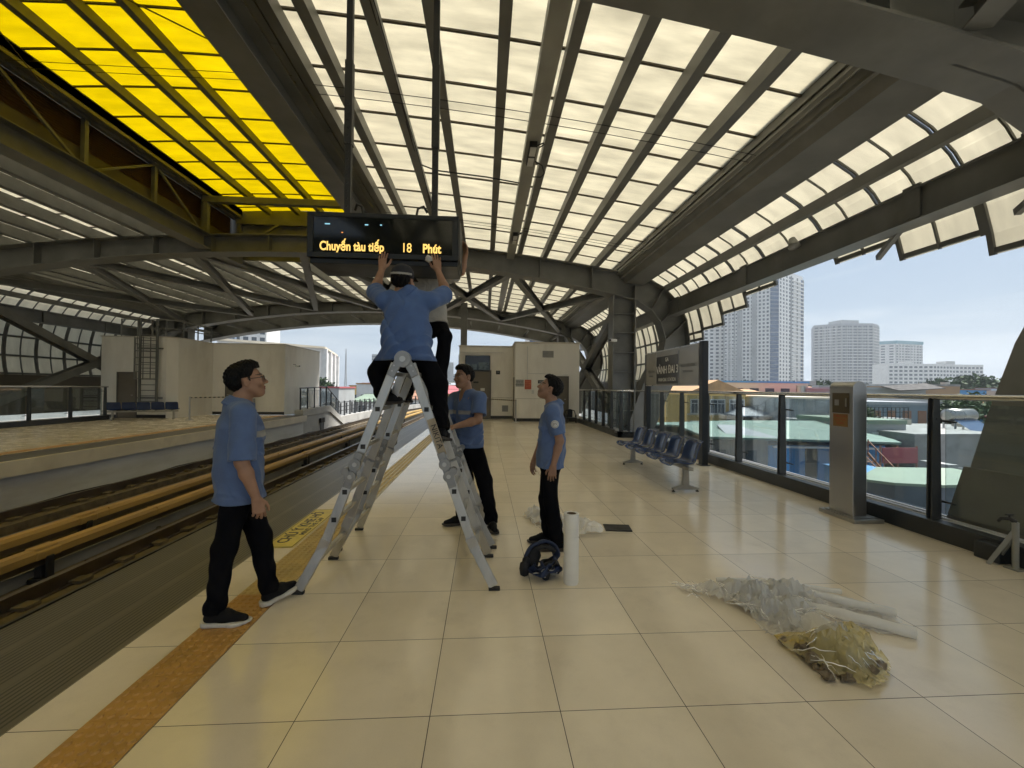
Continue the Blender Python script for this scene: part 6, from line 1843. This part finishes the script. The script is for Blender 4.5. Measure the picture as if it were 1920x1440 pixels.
ledges(t, [(462, 452), (502, 460)], -6, 55, 20, 1.2, .9, 7)
mb = MB(); mb.prism([(448, 470), (462, 451), (503, 459), (513, 487), (460, 493)], 'z', 56, 59.5); mb.build('crown', cm('teal_crown', (.12, .30, .36)), t)
t = poly_house('slab_block', 'long low white apartment slab in front of the towers', 'apartment block', [(334, 333), (366, 326), (390, 330), (415, 330), (418, 345), (336, 350)], 24.0, M['w_white'], rt=.8)
us = facade(t, (334, 333), (366, 326), -8, 23.6, 9, 10, 2.3, 1.6, limit=50); us = facade(t, (366, 326), (390, 330), -8, 23.6, 7, 10, 2.2, 1.6, limit=80, used=us); facade(t, (390, 330), (415, 330), -8, 23.6, 7, 10, 2.2, 1.6, used=us)
mb = MB(); mb.box(384, 392, 332, 340, 24.8, 27.6); mb.box(350, 356, 334, 340, 24.8, 27); mb.build('roof_plant', M['w_grey'], t)

# --- houses just outside the balustrade
h = poly_house('yellow_house', 'yellow rendered house with white framed windows', 'house', [(19.6, 40), (25.4, 40), (25.4, 49), (19.6, 49)], 1.15, M['w_yellow'], M['w_cream'], over=.03)
facade(h, (19.6, 40), (25.4, 40), -7.4, .95, 3, 4, 1.35, 1.25, frame=True)
for z in (-.85, -3.0):
    mb = MB(); mb.box(19.5, 25.5, 39.86, 39.99, z - .07, z + .07); mb.build('band_course', M['w_cream'], h)
for x in (21.55, 23.45):
    mb = MB(); mb.box(x - .18, x + .18, 39.90, 39.995, GZ, 1.1); mb.build('pilaster', cm('ochre_render', (.5, .33, .11)), h)
mb = MB(); mb.prism([(19.9, 1.42), (25.1, 1.42), (22.5, 2.5)], 'y', 39.8, 48.8); mb.build('gable_roof', M['r_tile'], h)
h = empty('green_roof_house', 'long low house with a pale green tin roof and blue walls', 'house', (0, 0, 0))
mb = MB(); mb.add([(11.6, 21.8, -1.06), (22.6, 21.8, -1.36), (26.4, 27.4, -1.25), (22.3, 27.2, -.60), (16.4, 27.2, -.60), (11.8, 25.4, -.78), (11.6, 33, -1.3), (26.4, 33, -1.3)], [(0, 1, 3, 4), (1, 2, 3), (0, 4, 5), (4, 3, 2, 7, 6, 5)])
o = mb.build('roof', M['r_green'], h); md = o.modifiers.new('t', 'SOLIDIFY'); md.thickness = .12
mb = MB(); mb.box(11.9, 15.4, 22.3, 32, GZ, -1.2); mb.build('wall', M['w_wood'], h)
mb = MB(); mb.box(15.41, 22.3, 22.5, 32, GZ, -1.45); mb.build('wall', M['w_conc'], h)
for x0, x1, z0 in ((15.5, 17.6, -4.6), (18.35, 20.9, -4.6), (21.0, 22.28, -4.6)):
    mb = MB(); mb.box(x0, x1, 22.40, 22.48, z0, -1.5); mb.build('blue_panel', M['w_blue'], h)
for x0, x1, z0, z1 in ((12.5, 13.0, -2.3, -1.7), (14.15, 14.75, -2.75, -1.75), (17.66, 18.3, -3.2, -1.6)):
    mb = MB(); mb.box(x0, x1, 22.24 if x1 < 15.4 else 22.42, 22.29 if x1 < 15.4 else 22.49, z0, z1); mb.build('window', M['w_pane'], h)
mb = MB(); mb.beam((15.4, 21.9, -1.50), (22.6, 21.9, -1.62), .12, .10); mb.build('gutter', M['w_frame'], h)
mb = MB(); mb.add([(13.0, 22.0, -1.05), (15.8, 22.0, -1.10), (15.0, 24.6, -.66), (13.8, 24.6, -.62)], [(0, 1, 2, 3)]); o = mb.build('dormer', M['r_grey'], h); md = o.modifiers.new('t', 'SOLIDIFY'); md.thickness = .08
sh = empty('blue_shack', 'blue tin sided shack just below the card reader post', 'shed', (0, 0, 0))
mb = MB(); mb.box(16.3, 18.1, 16.6, 19.5, GZ, -2.05); mb.build('wall', M['w_blue'], sh)
mb = MB(); mb.box(16.25, 18.15, 16.55, 19.55, -2.04, -1.99); mb.build('roof', M['w_blue'], sh)
rf = empty('red_fence', 'red tin sheet fence behind the faded green roof', 'fence', (0, 0, 0))
mb = MB(); mb.box(19.75, 21.6, 19.98, 20.03, -2.05, -1.28); mb.build('sheet', M['r_red'], rf)
for x in (19.7, 20.6, 21.62):
    mb = MB(); mb.box(x - .03, x + .03, 20.03, 20.09, -4, -1.2); mb.build('post', M['r_rust'], rf)
st_ = empty('fire_stair', 'brown steel stair between the blue shack and the red fence', 'stair', (0, 0, 0))
for x in (18.45, 19.35):
    mb = MB(); mb.beam((x, 18.6, -3.2), (x, 20.4, -1.6), .05, .12); mb.beam((x, 18.6, -2.4), (x, 20.4, -.95), .04, .04)
    for k in range(5): mb.box(x - .02, x + .02, 18.6 + k * .44, 18.64 + k * .44, -3.1 + k * .37, -2.35 + k * .36)
    mb.build('railing', M['r_rust'], st_)
for k in range(8):
    mb = MB(); mb.box(18.46, 19.34, 18.65 + k * .22, 18.85 + k * .22, -3.15 + k * .19, -3.11 + k * .19); mb.build('tread', M['r_rust'], st_)
g2 = empty('green_roof_shed', 'glazed shed with a faded green roof rounded at the front', 'shed', (0, 0, 0))
pl = [(14.2, 15.4), (14.9, 14.6), (16.3, 14.2), (18.2, 14.3), (20.2, 15.0), (20.4, 17.4), (17.2, 17.7)]
mb = MB(); mb.prism([(x, y) for x, y in pl], 'z', -1.90, -1.80); mb.build('roof', M['r_green2'], g2)
mb = MB(); mb.prism([(x * .985 + .25, y * .99 + .18) for x, y in pl], 'z', GZ, -1.91); mb.build('wall', mat('dark_shed_glass', (.045, .07, .10), .2, 0, .3, 1.0), g2)
cw = poly_house('concrete_house', 'stained grey concrete house with bare walls at the right', 'house', [(23.6, 22.0), (29.5, 22.3), (29.8, 30), (23.6, 30)], -.92, M['w_conc'], rt=.12, over=.01)
mb = MB(); mb.beam((25.2, 21.8, -2.55), (29, 22.1, -2.9), .1, .07); mb.build('pipe', M['w_frame'], cw)
wt = empty('water_heater', 'shiny steel solar water tank on a grey roof', 'water tank', (31.0, 26.0, .02))
mb = MB(); mb.tube([(-1.0, -.1, 0), (-.95, -.095, 0), (.95, .1, 0), (1.0, .1, 0)], [.25, .42, .42, .25], 24); mb.build('tank', M['stainless'], wt)
mb = MB()
for x in (-.7, .7):
    for y in (-.35, .35): mb.box(x - .04, x + .04, y - .04, y + .04, -.95, -.3)
mb.build('stand', M['w_frame'], wt)
mb = MB(); mb.add([(-.9, -.4, -.25), (.9, -.25, -.25), (.9, -1.3, -.9), (-.9, -1.45, -.9)], [(0, 1, 2, 3)]); mb.build('collector', M['w_blueglass'], wt, fix=False)
wb = poly_house('flat_roof_house', 'grey house that carries the steel water tank', 'house', [(29.9, 24.2), (35.5, 24.2), (35.5, 31), (29.9, 31)], -.95, M['w_grey'], M['w_conc'], rt=.02)
for x in (30.4, 31.3, 32.3):
    mb = MB(); mb.box(x, x + .35, 24.12, 24.19, -1.7, -1.05); mb.build('window', M['w_frame'], wb)
bw = poly_house('plastered_house', 'tall windowless grey plastered house wall behind the green roof', 'house', [(25.8, 34), (30.6, 34), (30.6, 42), (25.8, 42)], .85, mat('patched_plaster', (.40, .42, .43), .8, 0, .2, .9, dirt=(.25, .27, .28), dscale=.6), M['w_cream'], rt=.15, over=.02)
hip_house('grey_roof_house', 'low house with a grey metal hip roof behind the green roof', 23.4, 29.6, 37, 43, -.75, -.05, M['w_dark'], M['r_grey'])
hip_house('tile_roof_house', 'brown walled house with a tile roof between the yellow and grey houses', 28.5, 38, 52, 60, .6, 1.7, M['w_wood'], M['r_tile'])
h = poly_house('white_flat_house', 'pale flat house with one dark blue window under the rail', 'house', [(36.0, 34.5), (42.6, 34.5), (42.6, 42), (36.0, 42)], .95, M['w_white'], M['w_grey'], over=.02)
facade(h, (36.0, 34.5), (42.6, 34.5), -1.0, .6, 1, 1, 3.4, 1.0, m=M['w_blueglass'])
h = poly_house('terrace_house', 'blue grey house with tall brown doors on its roof terrace', 'house', [(30.6, 32.2), (35.8, 32.2), (35.8, 38), (30.6, 38)], .45, cm('blue_grey_render', (.20, .26, .31)), M['r_grey'], over=.04)
facade(h, (30.6, 32.2), (35.8, 32.2), -1.9, .2, 4, 1, .7, 1.7, m=M['r_rust'])
h = poly_house('small_house', 'pale rendered house with a white double window near the red fence', 'house', [(22.2, 24.2), (25.4, 24.2), (25.4, 29), (22.2, 29)], -.45, M['w_grey'], M['r_green2'], over=.02)
facade(h, (22.2, 24.2), (25.4, 24.2), -2.0, -.6, 1, 1, 1.2, .75, m=M['w_frame'])
h = hip_house('shed_roof_house', 'small house with a pale green lean roof at the far right', 40.5, 47, 37, 43, .05, .75, M['w_wood'], M['r_green2'])
h = poly_house('brick_house', 'unfinished brown brick house top beyond the grey houses', 'house', [(52, 49), (58.5, 49), (58.5, 58), (52, 58)], 2.25, cm('bare_brick', (.33, .22, .13)), M['w_conc'], over=.01)
h = poly_house('awning_house', 'grey house with a dark sloping awning beside the brick house', 'house', [(44, 47), (51.8, 47), (51.8, 56), (44, 56)], 1.75, M['w_grey'], M['r_grey'], over=.03)
facade(h, (44, 47), (51.8, 47), -.8, 1.3, 4, 1, 1.1, 1.1)
mb = MB(); mb.add([(46, 46.8, 2.1), (51.5, 46.8, 2.5), (51.5, 44.6, 1.9), (46, 44.6, 1.6)], [(0, 1, 2, 3)]); o = mb.build('awning', M['w_dark'], h); md = o.modifiers.new('t', 'SOLIDIFY'); md.thickness = .08
h = poly_house('roof_garden_house', 'pale house with a railed roof garden behind the card reader post', 'house', [(27.6, 29.6), (31.5, 29.6), (31.5, 33.5), (27.6, 33.5)], -.55, M['w_cream'], M['w_conc'], rt=.08)
mb = MB()
for z in (.0, .35): mb.beam((27.7, 29.7, z), (31.4, 29.7, z), .04, .04)
for k in range(12): mb.box(27.7 + k * .33, 27.74 + k * .33, 29.68, 29.72, -.47, .35)
mb.build('railing', M['black_rail'], h)
h = poly_house('blue_roof_house', 'pale house with a blue roof frame below the tall white tower', 'house', [(30, 58), (46, 58), (46, 66), (30, 66)], 2.6, M['w_cream'], M['w_blue'], over=.02)
facade(h, (30, 58), (46, 58), -2, 2.3, 7, 2, 1.3, 1.2)

# more roofs of the quarter, each with a little clutter on top
wl = [('w_white', 'white'), ('w_cream', 'cream'), ('w_grey', 'grey'), ('w_conc', 'bare concrete'), ('w_blue', 'blue')]
rl = [('r_rust', 'rusty'), ('r_red', 'red tin'), ('r_grey', 'grey tin'), ('r_tile', 'tiled'), ('w_conc', 'flat concrete')]
cb_ = [(a, b) for a in wl for b in rl]; rnd.shuffle(cb_)
for i, (x, y, wd, dp_, zt) in enumerate([(39, 52, 7, 7, 1.0), (47, 62, 8, 7, 1.5), (58, 66, 9, 8, 2.2), (70, 62, 9, 8, 1.9), (62, 50, 7, 6, .9), (72, 48, 9, 7, 1.4), (84, 60, 10, 8, 2.2), (56, 80, 12, 9, 2.6), (36, 74, 9, 8, 2.0), (24, 66, 6, 8, 1.4), (17, 58, 5, 7, .2),
                                         (24.5, 33, 3, 4, -1.2), (33, 27.5, 4, 4, -1.9), (22.5, 31.5, 3.5, 3, -1.6), (34.5, 22, 5, 4, -2.4), (42, 29, 6, 5, -.6), (21.8, 19.2, 2.2, 2.6, -3.0), (24.2, 17.2, 3.5, 3.5, -3.1)]):
    (wk, wn), (rk, rn) = cb_[i]
    where = 'on the skyline behind the rail' if y > 45 else 'low behind the balustrade glass'
    lab = f'{wn} walled house with a {rn} roof {where}'
    if rk in ('r_tile', 'r_rust', 'r_red', 'r_grey') and i % 3: h = hip_house('town_house', lab, x, x + wd, y, y + dp_, zt - .7, zt, M[wk], M[rk], .2)
    else: h = poly_house('town_house', lab, 'house', [(x, y), (x + wd, y), (x + wd, y + dp_), (x, y + dp_)], zt, M[wk], M[rk], over=.03, rt=.15)
    facade(h, (x, y), (x + wd, y), zt - 5.2, zt - .8, max(1, int(wd / 2.2)), 2, 1.0, 1.2, limit=20, frame=True if y < 40 else None)
    if i % 3 == 0:
        mb = MB(); mb.cyl((x + wd * .3, y + 1, zt + .1), (x + wd * .3, y + 1, zt + 1.2), .55, 14); mb.build('roof_tank', M['stainless'], h)
    if i % 3 == 1:
        mb = MB(); mb.box(x + wd * .55, x + wd * .8, y + .6, y + 2, zt, zt + .9); mb.build('roof_hut', M['w_grey'], h)
    if i % 2:
        mb = MB(); mb.box(x + wd * .15, x + wd * .15 + .8, y - .35, y - .02, zt - 1.9, zt - 1.3); mb.build('air_conditioner', M['w_frame'], h)
# --- left of the tracks
wb_ = poly_house('office_block', 'tall white office block with recessed windows left of the tracks', 'office block', [(-68, 113), (-48.8, 133), (-56.6, 167), (-80, 150)], 12.9, M['w_white'], M['w_cream'], over=.03, rt=.6)
facade(wb_, (-48.8, 133), (-56.6, 167), -7.2, 12.3, 3, 6, 4.4, 1.9, recess=.3)
for k in range(4):
    a = Vector((-48.8, 133, 0)).lerp(Vector((-56.6, 167, 0)), k / 3); mb = MB(); mb.beam(a + Vector((.3, -.1, GZ)), a + Vector((.3, -.1, 12.8)), 1.3, .8, up=(0, 1, 0)); mb.build('pilaster', M['w_white'], wb_)
mb = MB(); p_ = Vector((-57.5, 123.6, 0)); d_ = Vector((.69, .72, 0)); nn = Vector((.72, -.69, 0)) * .25
mb.add([p_ + nn + Vector((0, 0, 4.5)), p_ + d_ * 5 + nn + Vector((0, 0, 4.5)), p_ + d_ * 5 + nn + Vector((0, 0, 9)), p_ + nn + Vector((0, 0, 9))], [(0, 1, 2, 3)]); mb.build('blank_panel', M['w_grey'], wb_, fix=False)
tl = poly_house('apartment_tower', 'blue grey and white balcony tower above the opposite room', 'tower', [(-122, 205), (-108, 190), (-97, 196), (-100, 215)], 44, M['w_white'], rt=1)
us = facade(tl, (-122, 205), (-108, 190), -6, 43, 4, 15, 3.4, 2.1, m=M['w_blueglass']); facade(tl, (-108, 190), (-97, 196), -6, 43, 4, 15, 1.9, 1.9, used=us)
mb = MB(); mb.box(-108.6, -106.4, 188.6, 190, GZ, 44.5); mb.build('corner_column', cm('slate_panel', (.16, .21, .28)), tl)
ob = poly_house('office_building', 'blue glass office top showing over the plant room', 'office block', [(15.5, 150), (27.5, 150), (28.5, 165), (15.5, 165)], 20.5, M['w_white'], rt=.5)
us = facade(ob, (15.5, 150), (27.5, 150), 8, 20.2, 4, 4, 2.6, 2.2, m=M['w_blueglass'])
for (nm, lab, pts, z1, cols, fl) in (
    ('apartment_tower', 'pair of hazy grey towers far beyond the seated man, left one', [(-130, 500), (-120, 498), (-118, 515), (-130, 515)], 38, 4, 14),
    ('apartment_tower', 'hazy stepped tower far away between the seated and the middle man', [(-52, 452), (-40, 450), (-33, 452), (-35, 470), (-52, 470)], 27, 6, 11),
    ('apartment_tower', 'slender hazy tower far away right beside the plant room', [(-26, 420), (-19, 420), (-19, 432), (-26, 432)], 33, 3, 12),
    ('apartment_tower', 'wide hazy block far away low behind the middle man', [(-58, 520), (-30, 520), (-30, 535), (-58, 535)], 17, 9, 7)):
    tt = poly_house(nm, lab, 'tower', pts, z1, M['w_grey'], rt=.8)
    facade(tt, pts[0], pts[1], -6, z1 - .5, cols, fl, (Vector(pts[1]) - Vector(pts[0])).length / cols * .55, 1.7, limit=60)
mast = MB(); 
for s in ((-.8, -.8), (.8, -.8), (.8, .8), (-.8, .8)): mast.beam((-105 + s[0], 330 + s[1], GZ), (-105 + s[0] * .1, 330 + s[1] * .1, 30), .25, .25)
for k in range(9): mast.box(-105.7 + k * .07, -104.3 - k * .07, 329.3 + k * .07, 330.7 - k * .07, -2 + k * 3.4, -1.8 + k * 3.4)
tag(mast.build('radio_mast', M['w_grey']), 'thin lattice radio mast on the far skyline left of the ladder', 'mast')
walls = [('w_white', 'white'), ('w_cream', 'cream'), ('w_grey', 'grey'), ('w_yellow', 'yellow')]
roofs = [('r_red', 'red'), ('r_rust', 'rust brown'), ('r_tile', 'orange tile'), ('r_grey', 'grey tin'), ('r_green2', 'faded green')]
spots = [(-30, 66, 8, 8, 1.2), (-22.5, 74, 7, 8, .2), (-27, 92, 9, 8, 2.0), (-15, 82, 6, 8, .4), (-34, 110, 13, 9, 1.6), (-19, 104, 8, 9, 1.2), (-24, 128, 12, 10, 2.8), (-12, 118, 7, 9, 1.0),
         (-42, 150, 16, 10, 2.6), (-20, 150, 11, 10, 2.2), (-30, 178, 15, 12, 3.4), (-48, 200, 18, 12, 4.4), (-12, 165, 8, 10, 2.0), (-26, 225, 16, 12, 4.0), (-55, 245, 20, 12, 5.5), (-8, 210, 10, 12, 3.0), (-38, 280, 22, 14, 5.0), (-15, 290, 15, 14, 5.5)]
combos = [(w_, r_) for w_ in walls for r_ in roofs]; rnd.shuffle(combos)
for i, (x, y, wd, dp_, zt) in enumerate(spots):
    (wk, wn), (rk, rn) = combos[i]
    lab = f'{wn} town house with a {rn} roof past the viaduct railing, {"near" if y < 100 else "middle" if y < 170 else "far"} row'
    if i % 2: h = hip_house('town_house', lab, x, x + wd, y, y + dp_, zt - 1.2, zt, M[wk], M[rk], .2)
    else: h = poly_house('town_house', lab, 'house', [(x, y), (x + wd, y), (x + wd, y + dp_), (x, y + dp_)], zt, M[wk], M[rk], over=.03)
    facade(h, (x, y), (x + wd, y), -7.5, zt - 1.6, max(2, int(wd / 2.4)), 3, 1.2, 1.4, limit=20)

# --- trees
M['leaf'] = mat('leaf', (.035, .065, .022), .7, 0, .45, .6, spec=.2); M['bark'] = mat('bark', (.09, .07, .05), .9)
def tree(label, x, y, zc, rx, rz, n=1500, leaf=.38, seed=0, group='trees among the houses'):
    r = random.Random(seed); e = empty('tree', label, 'tree', (x, y, GZ), group=group)
    mb = MB(); top = zc - GZ
    mb.tube([(0, 0, 0), (.2, .1, top * .45), (.1, .3, top * .8)], [.38, .28, .12], 8)
    for k in range(6):
        a = k * 1.05 + r.random(); mb.tube([(.15, .2, top * (.45 + .04 * k)), (math.cos(a) * rx * .35, math.sin(a) * rx * .35, top * .75), (math.cos(a) * rx * .7, math.sin(a) * rx * .7, top + rz * r.uniform(-.3, .3))], [.16, .1, .04], 6)
    mb.build('trunk', M['bark'], e)
    clumps = []
    for k in range(16):
        a = r.random() * 6.283; u = r.random() ** .6; clumps.append((math.cos(a) * rx * u * .75, math.sin(a) * rx * u * .75, r.uniform(-.45, .65) * rz * (1.1 - u * .6), r.uniform(.28, .48) * rx))
    mb = MB()
    for i in range(n):
        cx, cy, cz, cr = r.choice(clumps)
        v = Vector((r.gauss(0, 1), r.gauss(0, 1), r.gauss(0, 1))).normalized() * (r.random() ** .4) * cr
        c = Vector((cx, cy, top + cz)) + Vector((v.x, v.y, v.z * .75))
        a = Vector((r.gauss(0, 1), r.gauss(0, 1), r.gauss(0, .6))).normalized(); b = a.cross(Vector((r.gauss(0, 1), r.gauss(0, 1), r.gauss(0, 1)))).normalized()
        s = leaf * r.uniform(.6, 1.4)
        mb.add([c - a * s, c + b * s * .55, c + a * s, c - b * s * .55], [(0, 1, 2, 3)])
    mb.build('crown', M['leaf'], e, fix=False)
tree('round dark tree above the far right houses', 110, 92, 1.6, 9, 4.2, 2600, .6, 1)
tree('dark tree crown between the tall tower and the card reader post', 72, 90, .4, 6.5, 3.6, 1900, .5, 2)
tree('small tree crown just right of the card reader post', 84, 90, .2, 5.0, 3.2, 1500, .45, 3)
tree('tree behind the low slab block, above the brick house', 97, 99, .3, 5.0, 3.0, 1300, .5, 4)
tree('bushy tree in front of the tile roofed house', 26.5, 48, -1.0, 2.4, 2.2, 1300, .2, 5)
tree('tree filling the yard right of the pale flat house', 50, 36, -1.2, 4.5, 2.6, 1900, .28, 6)
tree('grey green bush between the yellow house and the grey roof', 27.5, 46, -.2, 2.6, 1.8, 1500, .16, 8)
tree('bush growing on the terrace just right of the card reader post', 29.0, 31.0, -.3, 1.5, .8, 900, .10, 9)
tree('dark tree behind the water tank', 39, 32, -.2, 2.8, 2.0, 1500, .18, 10)
tree('tree crown poking over the tile roofed house', 40, 66, 1.2, 3.5, 2.4, 1400, .26, 11)
tree('tree standing against the white office block', -31, 84, .9, 2.6, 3.2, 900, .28, 7)
# ------------------------------------------------------------------ light, sky, camera
SUN_EL, SUN_AZ = R(62), R(60)
w = bpy.data.worlds.new('World'); S.world = w; w.use_nodes = True
N = w.node_tree.nodes; L = w.node_tree.links; bg = N['Background']
sky = N.new('ShaderNodeTexSky'); sky.sky_type = 'NISHITA'; sky.sun_disc = False
sky.sun_elevation = SUN_EL; sky.sun_rotation = SUN_AZ; sky.air_density = 1.3; sky.dust_density = 3.0; sky.ozone_density = 1.2
# thin overcast: drifting pale cloud over the blue
tc = N.new('ShaderNodeTexCoord'); mp = N.new('ShaderNodeMapping'); mp.inputs['Scale'].default_value = (1.2, 1.2, 5.0); mp.inputs['Rotation'].default_value = (0, R(8), 0)
L.new(tc.outputs['Generated'], mp.inputs[0])
nz = N.new('ShaderNodeTexNoise'); nz.inputs['Scale'].default_value = 2.0; nz.inputs['Detail'].default_value = 7; nz.inputs['Roughness'].default_value = .55; nz.inputs['Distortion'].default_value = .6
L.new(mp.outputs[0], nz.inputs['Vector'])
rp = N.new('ShaderNodeMapRange'); rp.inputs[1].default_value = .40; rp.inputs[2].default_value = .62; rp.inputs[3].default_value = 0; rp.inputs[4].default_value = 1
L.new(nz.outputs['Fac'], rp.inputs[0])
cl = N.new('ShaderNodeMix'); cl.data_type = 'RGBA'; L.new(rp.outputs[0], cl.inputs[0])
cl.inputs[6].default_value = (3.1, 4.05, 5.3, 1); cl.inputs[7].default_value = (5.2, 5.9, 6.6, 1)      # blue grey gaps, pale cloud
mx = N.new('ShaderNodeMix'); mx.data_type = 'RGBA'; mx.inputs[0].default_value = .80
L.new(sky.outputs[0], mx.inputs[6]); L.new(cl.outputs[2], mx.inputs[7])
L.new(mx.outputs[2], bg.inputs[0]); bg.inputs[1].default_value = .050
sd = bpy.data.lights.new('sun', 'SUN'); sd.energy = 4.0; sd.angle = R(24); sd.color = (1, .96, .90)
so = bpy.data.objects.new('sun', sd); COL.objects.link(so)
# sky rotation is measured clockwise from +Y
dx, dy = math.sin(SUN_AZ), math.cos(SUN_AZ)
v = Vector((dx * math.cos(SUN_EL), dy * math.cos(SUN_EL), math.sin(SUN_EL)))
so.rotation_euler = v.to_track_quat('Z', 'Y').to_euler(); so.location = (20, 20, 60)

# town haze: one closed box of pale air round everything
hm = bpy.data.materials.new('haze'); hm.use_nodes = True; hn = hm.node_tree
hn.nodes.remove(hn.nodes['Principled BSDF']); pv = hn.nodes.new('ShaderNodeVolumePrincipled')
pv.inputs['Color'].default_value = (.80, .88, .97, 1); pv.inputs['Density'].default_value = HAZE; pv.inputs['Anisotropy'].default_value = .3
hn.links.new(pv.outputs[0], hn.nodes['Material Output'].inputs['Volume'])
if HAZE:
    mb = MB(); mb.box(-1450, 1450, -300, 1450, GZ - 1, 110); tag(mb.build('haze', hm), kind='stuff')

cd = bpy.data.cameras.new('camera'); cam = bpy.data.objects.new('camera', cd); COL.objects.link(cam)
cd.sensor_width = 36; cd.lens = 799.98 / 1920 * 36; cd.clip_start = .05; cd.clip_end = 5000
yaw, pitch, roll = .063824, .0095206, .010129
cam.matrix_world = Matrix.Translation((0, 0, 1.4987)) @ Matrix.Rotation(-yaw, 4, 'Z') @ Matrix.Rotation(math.pi / 2 + pitch, 4, 'X') @ Matrix.Rotation(roll, 4, 'Z')
S.camera = cam
S.view_settings.view_transform = 'Standard'; S.view_settings.look = 'None'; S.view_settings.gamma = 1; S.view_settings.use_curve_mapping = False
S.view_settings.exposure = EXPOSURE
S.render.engine = 'CYCLES'
c = S.cycles
c.max_bounces = 10; c.diffuse_bounces = 7; c.glossy_bounces = 4; c.transmission_bounces = 6; c.transparent_max_bounces = 24
c.use_denoising = True; c.sample_clamp_indirect = 8; c.caustics_reflective = False; c.caustics_refractive = False
